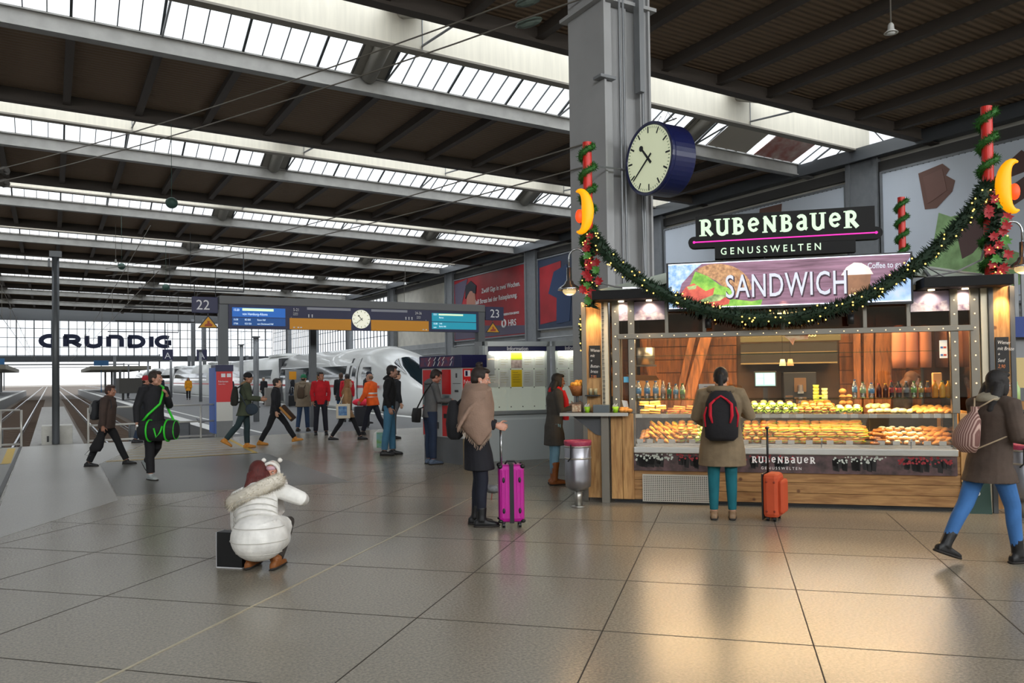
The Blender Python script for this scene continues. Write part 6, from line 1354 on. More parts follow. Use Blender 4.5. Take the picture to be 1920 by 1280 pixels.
def backpack(J,label,c,c2=None,w_=.15,d_=.09,h_=.23,zc=.30,red=False):
    o=held(J,'backpack',label,'backpack'); up=J.up; X=V3(1,0,0); yb=-.155-d_
    def rp(z_,a,b): return (up(0,yb,zc+z_),X*a,rotx(V3(0,b,0),0))
    part('pack_body',MB().loft([rp(-h_,w_*.7,d_*.6),rp(-h_*.85,w_*.95,d_),rp(-h_*.2,w_,d_*1.1),rp(h_*.5,w_*.9,d_*.85),rp(h_*.9,w_*.65,d_*.6),rp(h_,w_*.35,d_*.3)],20,pw=2.6),cloth(c,.1),o,smooth=True)
    for sx in (-1,1): part('shoulder_strap',MB().tube([up(sx*.08,yb+.04,zc+h_*.8),up(sx*.115,-.03,.555),up(sx*.125,.09,.50),up(sx*.135,.12,.36),up(sx*.17,.03,.2),up(sx*.12,yb+.06,zc-h_*.7)],.014,6),cloth(c,.1),o,smooth=True)
    if c2:
        for sx in (-1,1):
            pts=[up(sx*w_*f_,yb-d_*g_-.006,zc+z_*h_) for f_,g_,z_ in ((.35,.95,.62),(.6,.9,.45),(.62,1.0,.0),(.5,1.08,-.3))]; part('bright_trim',MB().tube(pts,[.012,.018,.02,.01],6),cloth(c2,.1),o,smooth=True)
            pts=[up(sx*w_*f_,yb-d_*g_-.004,zc+z_*h_) for f_,g_,z_ in ((.82,.5,.35),(.97,.45,.0),(.9,.6,-.45))]; part('bright_trim',MB().tube(pts,[.008,.014,.008],6),cloth(c2,.1),o,smooth=True)
        part('bright_trim',MB().tube([up(-w_*.35,yb-d_*.9,zc+h_*.62),up(0,yb-d_*.8,zc+h_*.78),up(w_*.35,yb-d_*.9,zc+h_*.62)],.012,6),cloth(c2,.1),o,smooth=True)
    return o
def case(fr,x,y,rz,w_,d_,h_,c,label,handle=.0,stripe=None,tilt=0,rib=False,z0=.05,metal=False):
    o=thing('suitcase',label,'suitcase',fr,(x,y,0),rz=rz,local=True); o.rotation_euler[1]=R(tilt)
    m_=mat('shell_'+c,c,.3 if rib else .7,noise=.04,coat=.3 if rib else 0)
    part('case_shell',MB().box(-w_/2,w_/2,-d_/2,d_/2,z0,z0+h_),m_,o,bevel=min(.045,d_*.22))
    if rib: 
        rb_=MB()
        for i in (-.36,-.22,.22,.36): rb_.box(w_*i-.008,w_*i+.008,-d_/2-.004,d_/2+.004,z0+.05,z0+h_-.05)
        part('shell_rib',rb_,m_,o,bevel=.003)
    if stripe: part('case_strap',MB().box(-.022,.022,-d_/2-.006,d_/2+.006,z0-.004,z0+h_+.006),mat('strap_'+stripe,stripe,.6),o)
    for sx in (-1,1):
        for sy in (-1,1): part('case_wheel',MB().lathe([(0,-.012),(.026,-.012),(.026,.012),(0,.012)],(0,0,0),12,'x') if False else MB(lambda v,sx=sx,sy=sy:v+Vector((sx*(w_/2-.05),sy*(d_/2-.04),.026))).lathe([(0,-.013),(.026,-.013),(.026,.013),(0,.013)],(0,0,0),12,'x').box(-.018,.018,-.02,.02,.02,.05),m_black,o)
    if handle: 
        hb_=MB()
        for sx in (-1,1): hb_.tube([(sx*.06,d_*.3,z0+h_-.02),(sx*.06,d_*.3,z0+h_+handle)],.009,6)
        hb_.tube([(-.07,d_*.3,z0+h_+handle),(.07,d_*.3,z0+h_+handle)],.014,8); part('pull_handle',hb_,m_chrome if metal else m_black,o,smooth=True)
    return o
# ---- 1 crouching woman with baby
J=person('person in a white padded coat with fur hood crouching, long dark red hair',-2.13,6.66,8,1.6,legs=((98,-48),(98,-48)),lean=38,side=-24,stance=.12,
  arms=((V3(-.2,.25,-1),V3(.0,.2,-1)),(V3(.85,.3,-.4),V3(-.3,.95,-.2))),head=(-32,24),top=('puffer','e9e7e2'),pants=('3a3430','normal'),shoes=('boot','8a5226'),hair=('bob','561711'),near=True)
P=J.P; m_wc=cloth('e9e7e2',.05,14,.5); X=V3(1,0,0)
q=MB(); up=J.up
q.blob((0,.04,.30),(.245,.27,.215),26,16); q.blob((0,.16,.26),(.22,.26,.15),20,12); q.tube([V3(.08,.05,.36),J.hip[1].lerp(J.knee[1],.75)],[.14,.10],12); q.tube([V3(-.08,.05,.36),J.hip[0].lerp(J.knee[0],.75)],[.14,.10],12); X=J.X; q.loft([(up(0,0,.47),X*.18,V3(0,.12,0)),(up(0,0,.36),X*.215,V3(0,.165,0)),(up(0,0,.18),X*.205,V3(0,.165,0)),(up(0,0,.0),X*.2,V3(0,.16,0))],20); q.loft([((0,.0,.42),X*.2,V3(0,.18,0)),(up(0,0,.14),X*.175,V3(0,.15,0))],20)
part('coat_skirt',q,m_wc,P,remesh=.011); X=V3(1,0,0)
q=MB(); fr_=random.Random(2)
cpts=[]
for i in range(25):
    a=-200+i*9.2*1.7; cpts.append(J.neck+V3(.04+.215*sin(a),-.09-.12*cos(a),-.02+.10*sin(a)))
q.tube(cpts,.068,8); part('fur_core',q,cloth('d9d2c4',.1),P,remesh=.012)
q=MB()
for _ in range(9000):
    c_=fr_.choice(cpts); d=Vector((fr_.gauss(0,1),fr_.gauss(0,1),fr_.gauss(0,1))).normalized(); b0=c_+d*.03; t_=c_+d*fr_.uniform(.075,.10)+V3(0,0,-.008); s1=d.cross(V3(.3,.5,.8)).normalized()*.006; q.add([b0-s1,b0+s1,t_],[(0,1,2)])
part('fur_trim',q,mat('fur_trim','d6cdbb',.9,noise=.3,nscale=8),P,kind='stuff')
for z_ in (.14,.2,.26,.33): part('quilt_seam',MB().tube([up(.216*cos(t_),-.0+.172*sin(t_),z_) for t_ in range(180,361,20)],.004,5),mat('seam','c9c6be',.8),P)
for z_ in (.17,.28,.40):
    k_=(1-((z_-.30)/.218)**2)**.5; part('quilt_seam',MB().tube([V3(.248*k_*cos(t_),.04+.275*k_*sin(t_),z_-.01*sin(t_)) for t_ in range(170,371,10)],.0035,5),mat('seam','c9c6be',.8),P)
part('waist_drawcord',MB().tube([up(.215*cos(t_),-.0+.175*sin(t_),.05) for t_ in range(180,361,15)],.006,5),mat('seam_dark','9a968e',.8),P)
bag=solo('shopping_bag',MB().box(-.12,.12,-.05,.05,0,.30),m_black,'black paper bag with pale rim beside the crouching woman','bag','W',(-2.40,6.84,0),rz=-14,bevel=.004,local=True)
part('bag_edge',MB().box(-.123,.123,-.053,.053,0,.008).box(-.124,-.12,-.053,.053,0,.3),mat('bag_rim','c9c9cc',.5),bag)
JB=person('small child with pink headband and furry white hood held at the shoulder',-2.155,7.2,172,.80,legs=((60,10),(60,10)),lean=4,head=(8,12),headscale=1.55,skin='c98f78',arms=((V3(-.2,.5,-.6),V3(.3,.7,.5)),(V3(.2,.5,-.6),V3(-.3,.7,.5))),top=('puffer','e8e4e0'),pants=('dcd6d0','normal'),shoes=('shoe','6a4a3a'),hair=('none','5a3a24'),z=.105,girth=1.15)
q=MB(); HM=JB.HM; hp_=JB.hp
q.blob(hp_(0,-.035,.03),(.14,.13,.15),18,12,HM); part('furry_hood',q,cloth('e6e0d6',.12,60,.8),JB.P,remesh=.012)
part('hood_rim',MB().tube([hp_(.094*cos(a),.035+.02*abs(sin(a)),.015+.108*sin(a)) for a in range(-60,241,20)],.032,8),cloth('f0ece4',.1,60,.8),JB.P,smooth=True)
part('headband',MB().blob(hp_(0,.012,.055),(.112,.128,.06),16,8,HM),cloth('c9a3ae',.08),JB.P,smooth=True)
for sx in (-1,1): part('pompom',MB().blob(hp_(sx*.1,-.02,.135),(.045,.045,.045),12,8,None,.08),cloth('f0ece4',.1,60,.8),JB.P,smooth=True)
part('navy_hat_panel',MB().blob(hp_(.07,-.02,.06),(.07,.07,.07),12,8),cloth('2a3048',.05),JB.P,smooth=True)
# ---- 2 woman with magenta suitcase
J=person('person in black coat and brown shawl with hair in a bun, holding a suitcase',-.38,8.56,86,1.70,legs=((2,-6),(6,-2)),lean=-2,
  arms=((V3(.02,.0,-1),V3(.0,.95,-.22)),(V3(.0,-.1,-1),V3(0,.9,-.18))),head=(2,14),skin='c9937c',top=('longcoat','14141c'),pants=('161a28','slim'),shoes=('boot','121214'),hair=('bun','23160f'),near=True,open_=((V3(0,.9,-.3),V3(1,0,-.1),60),(V3(0,.9,-.2),V3(-1,0,-.2),60)))
up=J.up; q=MB()
def sh(z_,y0,y1,x0,x1): q_=J.up(0,0,z_); return (Vector(((x0+x1)/2,(y0+y1)/2,q_.z)),X*(x1-x0)/2,V3(0,(y1-y0)/2,0))
q.loft([sh(.62,-.09,.10,-.09,.10),sh(.60,-.11,.12,-.13,.14),sh(.57,-.14,.14,-.2,.21),sh(.54,-.16,.16,-.255,.265),sh(.48,-.17,.17,-.275,.29),sh(.40,-.20,.185,-.285,.305),sh(.32,-.215,.185,-.28,.31),sh(.25,-.225,.18,-.2,.31),sh(.18,-.21,.17,-.02,.305),sh(.10,-.13,.14,.12,.30),sh(.03,-.06,.09,.18,.285),sh(-.03,-.01,.04,.21,.27)],28)
for k_ in range(5): q.tube([J.up(-.1,.1-.03*k_,.60-.03*k_),J.up(.12,.15-.03*k_,.55-.035*k_),J.up(.27,.07-.05*k_,.47-.04*k_),J.up(.31,-.08-.03*k_,.36-.05*k_),J.up(.30,-.17-.01*k_,.24-.03*k_)],[.018,.028,.02,.02,.01],8)
q.tube([J.neck+V3(.085*cos(a_),.01+.095*sin(a_),.03-.015*sin(a_)) for a_ in range(0,361,24)],.038,8); q.tube([J.neck+V3(.11*cos(a_),.015+.115*sin(a_),-.02-.03*sin(a_)) for a_ in range(0,361,24)],.036,8)
part('shawl',q,cloth('8f7565',.14,70,.5),J.P,remesh=.011)
q=MB(); rr=random.Random(8)
for i in range(50):
    t_=(i%25)/24; b0=V3(.275,lerp(-.215,.0,t_) if i<25 else lerp(.14,.02,t_),J.up(0,0,lerp(.2,-.04,t_) if i<25 else lerp(.1,-.04,t_)).z); q.tube([b0,b0+V3(.004,-.006+rr.uniform(-.012,.012),-.04)],.0024,4)
part('shawl_fringe',q,cloth('a08a78',.1),J.P)
backpack(J,'black backpack on the back of the woman with the brown shawl','15151a',w_=.14,d_=.085,h_=.21,zc=.24)
part('earphone',MB().blob(J.hp(.078,.008,-.02),.007,6,4).tube([J.hp(.078,.01,-.02),J.hp(.076,.014,-.05)],.003,5),m_white,J.P)
wpos=J.wr[1]
o=case('W',-.03,8.50,4,.27,.40*.6,.60,'b8138f','magenta hard shell suitcase with a black strap standing before the woman with the shawl',0,'17171a',rib=True,z0=.055)
part('pull_handle',MB().tube([(-.10,.07,.64),(-.10,.07,1.04)],.010,8).tube([(-.10,-.02,.64),(-.10,-.02,1.04)],.010,8).tube([(-.10,-.04,1.04),(-.10,.09,1.04)],.015,8),m_chrome,o,smooth=True)
part('carry_handle',MB().tube([(-.06,0,.655),(-.04,0,.685),(.04,0,.685),(.06,0,.655)],.010,8),m_black,o,smooth=True)
bp_=MB()
for sx in (-.085,.085):
    for z_ in (.18,.50): bp_.blob((sx,-.122,z_),(.016,.008,.03),8,6)
for sx in (-.12,.12):
    for sy in (-.1,.1): bp_.blob((sx*.98,sy,.64),(.028,.03,.025),8,6).blob((sx*.98,sy,.07),(.028,.03,.02),8,6)
part('corner_guard',bp_,m_black,o,smooth=True)
# ---- 3 customer
J=person('person in a khaki coat and teal trousers standing at the counter, seen from behind',2.27,8.72,15,1.66,legs=((0,-2),(2,0)),lean=3,stance=.10,girth=1.3,
  arms=((V3(-.3,.1,-1),V3(.3,.9,-.3)),(V3(.45,.1,-1),V3(-.35,.9,.15))),head=(0,12),top=('longcoat','7d6c54'),pants=('0f6470','slim'),shoes=('shoe','8a6e52'),hair=('pony','15100e'),near=True)
part('collar_roll',MB().tube([J.neck+V3(.12*sin(a),-.035-.085*cos(a),-.0) for a in range(-110,111,20)],.045,10),cloth('7d6c54'),J.P,remesh=.011)
backpack(J,'black and red backpack on the customer at the counter','17161a','c2152c',w_=.185,d_=.10,h_=.275,zc=.25)
o=case('W',2.80,8.66,-30,.17,.30,.47,'c9502a','orange upright suitcase standing beside the customer',0,None,z0=.035)
part('pull_handle',MB().tube([(-.075,.1,.49),(-.075,.1,.98)],.012,8).tube([(-.075,.05,.98),(-.075,.15,.98)],.014,8),m_black,o,smooth=True)
part('front_pocket',MB().box(.075,.13,-.13,.13,.08,.44),mat('shell_c9502a','c9502a',.7),o,bevel=.03); part('case_stud',MB().blob((-.04,-.152,.42),.012,8,5).blob((.04,-.152,.42),.012,8,5).blob((-.04,-.152,.11),.012,8,5).blob((.04,-.152,.11),.012,8,5),mat('stud_dark','8a3018',.5),o); part('back_trim',MB().box(-.098,-.083,-.13,.13,.01,.5),m_black,o,bevel=.004)
# ---- 4 walking woman right
J=person('person with long dark hair in brown parka and blue jeans walking at right edge',3.93,6.62,74,1.62,legs=((-26,-34),(20,6)),lean=6,girth=1.08,
  arms=((V3(-.2,.35,-1),V3(.1,.9,-.1)),(V3(.25,-.05,-1),V3(.1,.95,-.1))),head=(6,10),skin='b98468',top=('parka','4e4037',0,'a39a86'),pants=('3d70ad','slim'),shoes=('boot','141416'),hair=('long','17100d'),near=True)
q=MB(); up=J.up; 
sb=held(J,'drawstring_bag','striped drawstring bag on the back of the woman walking at the right','bag')
m_st=mat('striped_cloth','b08a80',.85); nt=m_st.node_tree; w_=nt.nodes.new('ShaderNodeTexWave'); w_.inputs['Scale'].default_value=15; w_.bands_direction='X'; tcx=nt.nodes.new('ShaderNodeTexCoord'); nt.links.new(tcx.outputs['Object'],w_.inputs[0]); rp_=nt.nodes.new('ShaderNodeValToRGB'); rp_.color_ramp.elements[0].color=srgb('7a554e'); rp_.color_ramp.elements[1].color=srgb('c4a498'); rp_.color_ramp.elements[0].position=.35; rp_.color_ramp.elements[1].position=.75; nt.links.new(w_.outputs['Fac'],rp_.inputs[0]); nt.links.new(rp_.outputs[0],nt.nodes['Principled BSDF'].inputs['Base Color'])
part('bag_pouch',MB().loft([(up(-.02,-.22,.06),X*.07,V3(0,.05,0)),(up(-.02,-.25,.12),X*.125,V3(0,.085,0)),(up(-.02,-.25,.22),X*.13,V3(0,.08,0)),(up(-.01,-.22,.34),X*.095,V3(0,.055,0)),(up(0,-.20,.42),X*.03,V3(0,.02,0)),(up(0,-.19,.46),X*.045,V3(0,.03,0))],20),m_st,sb,smooth=True)
for sx in (-1,1): part('bag_cord',MB().tube([up(0,-.2,.43),up(sx*.10,-.10,.535),up(sx*.15,.04,.545),up(sx*.19,.12,.42),up(sx*.2,.02,.25),up(sx*.08,-.22,.1)],.007,6),mat('cord_cream','b8a488',.8),sb,smooth=True)
o=held(J,'smartphone','dark phone held by the woman walking at the right edge','phone'); c_=J.wr[1]+J.fd[1]*.12+V3(-.03,0,.03); part('phone_body',MB().box(c_.x-.006,c_.x+.006,c_.y-.04,c_.y+.05,c_.z-.05,c_.z+.09),m_black,o,bevel=.004)
# ---- 5 red scarf woman
J=person('person with a red scarf, dark coat and tan boots standing at the kiosk ledge',.60,11.66,78,1.62,legs=((2,-2),(-1,-3)),lean=2,arms=((V3(-.1,.1,-1),V3(.2,.95,.05)),(V3(.1,.15,-1),V3(-.1,.95,.15))),head=(0,10),skin='8f604a',top=('longcoat','43403c'),pants=('6f97ac','slim'),shoes=('tall','8a4c1c'),hair=('bob','14100f'),near=True)
q=MB().loft([(J.neck+V3(0,.01,-.05),X*.125,V3(0,.115,0)),(J.neck+V3(0,.005,.0),X*.115,V3(0,.11,.01)),(J.neck+V3(0,.01,.05),X*.095,V3(0,.09,.01))],18).tube([J.neck+V3(.06,.1,-.02),J.up(.08,.15,.38),J.up(.09,.16,.2),J.up(.09,.16,.08)],[.05,.055,.055,.05],8); part('scarf',q,cloth('c21420',.12,50,.5),J.P,remesh=.011)
# ---- 6 person behind ledge
person('person in black standing behind the bread bowl on the far side of the ledge',1.33,12.6,-60,1.66,lean=4,top=('coat','17181c'),hair=('bob','15110f'),arms=((V3(-.2,.2,-1),V3(.2,.9,0)),(V3(.2,.2,-1),V3(-.2,.9,0))))
# ---- 7 sports bag man
J=person('person in a black jacket walking with a black and green sports bag, short dark hair',-5.80,12.92,128,1.76,legs=((-8,-52),(8,4)),lean=2,arms=((V3(-.25,.1,-.9),V3(.5,.55,.75)),(V3(.3,-.15,-1),V3(.05,.15,-1))),head=(-38,4),skin='b98872',top=('jacket','1a1a1f'),pants=('101014','normal'),shoes=('shoe','9aa0a0'),hair=('short','2e2019'),near=True)
up=J.up; sb=held(J,'sports_bag','large black sports bag with bright green straps carried by the walking man','bag'); m_g=mat('bright_green','2fc72c',.6)
_f=Matrix(((.79,-.62,0),(.62,.79,0),(0,0,1))); BC=up(.06,.27,-.12)
def Bq(x,y,z): return BC+_f@V3(x,y,z)
part('bag_barrel',MB().loft([(Bq(0,-.30,0),_f@V3(.08,0,0),V3(0,0,.10)),(Bq(0,-.27,0),_f@V3(.125,0,0),V3(0,0,.15)),(Bq(0,0,-.01),_f@V3(.14,0,0),V3(0,0,.16)),(Bq(0,.27,0),_f@V3(.125,0,0),V3(0,0,.15)),(Bq(0,.30,0),_f@V3(.08,0,0),V3(0,0,.10))],22),cloth('1d1d20',.1),sb,smooth=True)
part('shoulder_band',MB().tube([Bq(0,-.24,.14),Bq(.0,-.16,.24),up(-.02,.16,.28),up(-.06,.155,.42),up(-.11,.09,.53),up(-.12,-.03,.565),up(-.2,-.12,.4),up(-.26,.0,.15),Bq(0,.24,.14)],.019,8),m_g,sb,smooth=True)
for yy in (-.13,.15): part('green_strap',MB().tube([Bq(.15*cos(a),yy,.165*sin(a)-.005) for a in range(90,451,20)],.015,6),m_g,sb,smooth=True)
part('green_loop',MB().tube([Bq(.16,-.0,.04),Bq(.17,.04,-.1),Bq(.165,.10,-.02),Bq(.14,.12,.07)],.014,6),m_g,sb,smooth=True); part('green_piping',MB().tube([Bq(.12*cos(a),.275,.145*sin(a)) for a in range(0,361,20)],.007,6),m_g,sb,smooth=True)
w_=J.wr[1]+J.fd[1]*.08; o=held(J,'paper_roll','white rolled paper in the right hand of the man with the sports bag','paper'); part('roll',MB().tube([w_+V3(.06,.12,.05),w_+V3(-.02,-.06,-.02)],.016,8),m_white,o)
# ---- 8 brown jacket woman
J=person('person with short brown hair in dark brown padded jacket walking with a bag in hand',-7.60,15.0,84,1.58,legs=((26,24),(-20,-26)),lean=3,girth=1.15,arms=((V3(-.1,-.05,-1),V3(0,.05,-1)),(V3(.1,-.1,-1),V3(0,.02,-1))),head=(4,4),skin='9d6e58',top=('puffer','443630'),pants=('101114','normal'),shoes=('shoe','121214'),hair=('short','3a2118'),near=True)
backpack(J,'black and grey backpack on the woman in the brown padded jacket','2c2d30','8a8a88',w_=.13,d_=.08,h_=.2,zc=.28)
o=held(J,'hand_bag','black soft bag hanging from the hand of the woman in the brown jacket','bag'); w_=J.wr[1]; part('bag_body',MB().loft([(w_+V3(.02,-.14,-.50),X*.06,V3(0,.10,0)),(w_+V3(.02,-.12,-.42),X*.08,V3(0,.13,0)),(w_+V3(.01,-.06,-.25),X*.06,V3(0,.10,0)),(w_+V3(0,-.01,-.1),X*.02,V3(0,.03,0))],14),cloth('141417',.1),o,smooth=True); part('bag_strap',MB().tube([w_+V3(.02,-.24,-.45),w_+V3(.03,-.34,-.56),w_+V3(.03,-.22,-.58)],.005,5),m_black,o)
# ---- others
person('person with a red knitted cap and black coat behind the man with sports bag',-9.35,20.3,60,1.72,legs=((14,6),(-10,-20)),skin='b9826c',top=('longcoat','15161a'),pants=('25344a','normal'),hair=('beanie','a5182a'))
J=person('person in an olive parka and black knitted cap walking with a backpack and tan boots',-6.15,18.4,70,1.74,legs=((6,0),(-22,-40)),lean=3,arms=((V3(-.1,.2,-1),V3(0,.95,-.15)),(V3(.15,.25,-1),V3(0,.95,-.1))),head=(20,5),skin='a8785f',top=('parka','3f4634',0,'8a6e50'),pants=('25383c','normal'),shoes=('boot','c8842e'),hair=('beanie','16161a'),near=True)
backpack(J,'dark backpack on the person in the olive parka','23241f',w_=.13,d_=.08,h_=.22,zc=.26)
o=held(J,'shoulder_bag','slate blue shoulder bag at the hip of the person in the olive parka','bag'); part('bag_body',MB().blob(J.up(.2,.14,-.02),(.05,.14,.13),14,8),cloth('2e3a46',.1),o,smooth=True); part('bag_strap',MB().tube([J.up(.2,.02,.05),J.up(.1,-.14,.35),J.up(-.05,-.1,.55)],.012,6),cloth('2e3a46',.1),o)
J=person('person in black striding right with tan boots behind the olive parka',-5.72,19.3,84,1.68,legs=((36,30),(-20,-30)),top=('jacket','1c1d22'),pants=('15161b','normal'),shoes=('boot','c8842e'),hair=('short','2a2018'),lean=2)
o=held(J,'carry_bag','brown and black bag swinging behind the person in the olive parka','bag'); part('bag_body',MB().beam(J.up(.28,.2,.12),J.up(.3,.5,-.2),.09,.16),cloth('3a281c',.2),o,bevel=.02); part('bag_edge',MB().beam(J.up(.33,.16,.1),J.up(.35,.44,-.18),.02,.05),mat('tan_edge','b07a34',.6),o)
J=person('person in a khaki parka and green cap seen from behind with a small brown bag',-6.25,23.9,5,1.70,legs=((-6,-14),(2,0)),stance=.13,girth=1.12,top=('parka','7d705e'),pants=('2a3f5c','normal'),shoes=('shoe','3a3228'),hair=('hat','1c6a48'))
backpack(J,'small brown sack pack on the person in the khaki parka','4a3b2c',w_=.11,d_=.06,h_=.17,zc=.24)
J=person('person in a bright red jacket standing and facing the camera',-5.35,22.3,160,1.76,legs=((3,2),(2,0)),stance=.14,girth=1.0,arms=((V3(-.2,-.12,-1),V3(.12,.35,-1)),(V3(.2,-.12,-1),V3(-.12,.35,-1))),head=(-20,2),skin='a9745c',top=('jacket','b81420'),pants=('1d1f2a','normal'),hair=('short','20150f'),near=True)
person('person in a long dark coat and jeans walking away behind the red jacket',-6.55,30.6,-10,1.78,legs=((10,0),(-12,-22)),top=('coat','121316'),pants=('25486e','normal'),hair=('short','4a3626'))
person('person in a red jacket half hidden behind the man in red',-5.9,28.6,-20,1.72,top=('jacket','c01f2e'),pants=('1c2030','normal'),hair=('short','1c1410'))
person('person in a black jacket and cap looking down by the black trolley case',-5.0,27.4,60,1.78,top=('jacket','15171d'),head=(10,14),hair=('cap','1d2230'))
J=person('person with long light brown hair in a tan coat walking right with a canvas tote',-4.22,20.3,84,1.64,legs=((30,22),(-22,-34)),lean=3,skin='c09078',top=('coat','9a7650'),pants=('14151a','slim'),shoes=('shoe','15151a'),hair=('long','8a5c34'),near=True)
o=held(J,'tote_bag','cream canvas tote with blue print on the shoulder of the tan coated woman','bag'); TC=J.up(.27,-.05,-.02); part('tote_body',MB().box(TC.x-.03,TC.x+.03,TC.y-.18,TC.y+.18,TC.z-.22,TC.z+.16),cloth('d8cdb8',.06),o,bevel=.012); part('tote_print',MB().box(TC.x+.031,TC.x+.034,TC.y-.12,TC.y+.10,TC.z-.14,TC.z+.10),mat('tote_print','2f5a96',.7,col2='7fa6c8',nscale=14),o); part('tote_handle',MB().tube([TC+V3(0,-.1,.15),J.up(.19,-.05,.42),J.up(.15,0,.53),J.up(.19,.05,.42),TC+V3(0,.1,.15)],.012,6),cloth('d8cdb8',.06),o)
J=person('person in an orange high visibility vest and navy trousers walking left',-3.86,22.1,-70,1.74,legs=((22,14),(-20,-30)),girth=1.15,lean=6,skin='a87e68',top=('puffer','f0601c'),pants=('1a1d2a','normal'),hair=('bald','6a5646'),arms=((V3(-.2,.2,-1),V3(.1,.6,-.7)),(V3(.2,.2,-1),V3(0,.5,-.8))))
part('reflective_band',MB().loft([(J.up(0,.008,.13),X*.188,V3(0,.142,0)),(J.up(0,.008,.17),X*.19,V3(0,.145,0))],24,caps=False),mat('reflective','c9ccca',.3,.3),J.P,smooth=True); part('reflective_band',MB().loft([(J.up(0,.008,.24),X*.198,V3(0,.148,0)),(J.up(0,.008,.28),X*.20,V3(0,.15,0))],24,caps=False),MATS['reflective'],J.P,smooth=True)
case('W',-4.75,25.2,20,.46,.3,.62,'1e2028','large black suitcase with a pink bag on top behind the tan coated woman')
solo('pink_bag',MB().blob((0,0,0),(.3,.16,.12),14,8),cloth('e8304a',.1),'bright pink soft bag lying on the large black suitcase','bag','W',(-4.75,25.2,.80),smooth=True,local=True)
J=person('person in a black hooded jacket and blue jeans standing in profile, hands in pockets',-2.52,16.3,86,1.84,legs=((6,2),(-4,-8)),lean=2,stance=.1,arms=((V3(-.14,-.22,-1),V3(.03,.32,-1)),(V3(.14,-.22,-1),V3(-.03,.32,-1))),head=(0,8),skin='a67c68',top=('jacket','121214','hood'),pants=('41708c','normal'),shoes=('shoe','141416'),hair=('short','1d1512'),near=True)
o=thing('plastic_bag','white plastic carrier bag with a colourful print on the floor by the man in jeans','bag','W',(-2.82,17.0,0)); part('bag_body',MB().loft([((-2.82,17,0.02),X*.14,V3(0,.07,0)),((-2.82,17,.2),X*.16,V3(0,.08,0)),((-2.8,17,.4),X*.15,V3(0,.06,0)),((-2.79,17,.47),X*.08,V3(0,.02,0))],12,pw=3),mat('bag_white','dcdcd6',.5),o,smooth=True); part('bag_print',MB().box(-2.88,-2.70,16.90,16.915,.1,.42),mat('bag_print','7fb4dc',.5,col2='6fa040',nscale=6),o)
person('person in dark grey standing just behind the man in the black hooded jacket',-3.0,20.4,60,1.76,legs=((0,0),(-14,-20)),top=('jacket','1c1e22'),pants=('55565a','normal'),hair=('short','1a1412'))
J=person('person in a grey hooded sweater and dark blue jeans at the ticket machine',-1.50,14.52,62,1.74,legs=((2,0),(3,-1)),lean=3,stance=.09,arms=((V3(-.1,.15,-1),V3(.1,.9,-.1)),(V3(.1,.25,-1),V3(0,.95,.0))),head=(8,26),skin='b37a66',top=('hoodie','5b5c5e'),pants=('1c2b44','normal'),shoes=('shoe','4a5a70'),hair=('short','241813'),near=True)
o=held(J,'messenger_bag','black messenger bag hanging behind the man in the grey hooded sweater','bag'); part('bag_body',MB().loft([(J.up(-.1,-.22,-.17),X*.14,V3(0,.05,0)),(J.up(-.1,-.22,-.05),X*.16,V3(0,.06,0)),(J.up(-.1,-.21,.08),X*.14,V3(0,.05,0))],14,pw=3),cloth('141416',.1),o,smooth=True); part('bag_strap',MB().tube([J.up(-.2,-.18,.06),J.up(.05,-.135,.36),J.up(.15,-.04,.545),J.up(.05,.12,.42),J.up(-.17,.08,.15),J.up(-.2,-.15,.06)],.013,6),cloth('141416',.1),o,smooth=True)
person('person in dark clothes reaching up beside the train nose with an orange trolley case',-5.1,38.6,-20,1.76,arms=((V3(-.2,0,-1),V3(0,.2,-1)),(V3(.5,.2,1),V3(-.1,.2,1))),top=('coat','16171c'),pants=('2a2a33','normal'),hair=('bald','3a2c24'))
case('W',-4.75,37.4,10,.46,.3,.66,'b8541c','orange brown trolley case on the platform by the train nose',.35)
solo('red_bag',MB().blob((0,0,0),(.22,.15,.22),12,8),cloth('c01a38',.1),'red bag standing on the orange brown trolley case','bag','W',(-4.75,37.4,.9),smooth=True,local=True)
far=[(-12.6,45.4,20,'1a1c22','21344e','person in black with a rolling case in front of the yellow platform machine',1.76,'hat','4a3a30'),(-14.0,43.6,60,'1d1f26','17181d','tall person in a dark suit on the platform left of the grey waste box',1.86,'short','4a3a30'),(-15.2,49,200,'1b1c20','2a2c30','person with white hair in a dark jacket by the train door',1.66,'short','c8c0b0'),
(-16.6,47,0,'1b2230','1c1d22','person in navy standing left behind the olive parka',1.7,'short','1a1410'),(-25.3,62.5,160,'e0961c','1a1a1e','person in a long yellow coat with a pushchair on the platform',1.74,'bob','20160f'),(-27.9,63.5,0,'1d2433','22324a','person in dark blue left of the yellow coat',1.86,'short','3a2a20'),
(-31.2,68,30,'20242e','1c1d24','person in black walking on the platform far left of the yellow coat',1.76,'short','1c140f'),(-33.6,70,10,'2b2436','1c1d24','person in dark purple on the platform behind the red cap',1.74,'bob','1c140f'),(-35.5,80,-10,'17181c','1c1d24','small dark figure walking alone on the far platform',1.72,'short','1c140f'),(-21.6,58,-20,'26282e','1c1d24','person in grey near the train side left of the ticket pillar',1.72,'short','2c201a'),(-29.6,66,20,'33202a','22263a','person in a wine coloured coat with a magenta bag on the platform',1.68,'bob','1c140f')]
for (x,y,f,c,pc_,l,h,hs,hc) in far: person(l,x,y,f,h,legs=((8,0),(-8,-14)),top=('coat',c),pants=(pc_,'normal'),hair=(hs,hc),skin='b08068')
case('W',-12.15,44.2,15,.42,.28,.58,'17181c','black rolling case behind the person in black before the yellow machine',.45,metal=True)
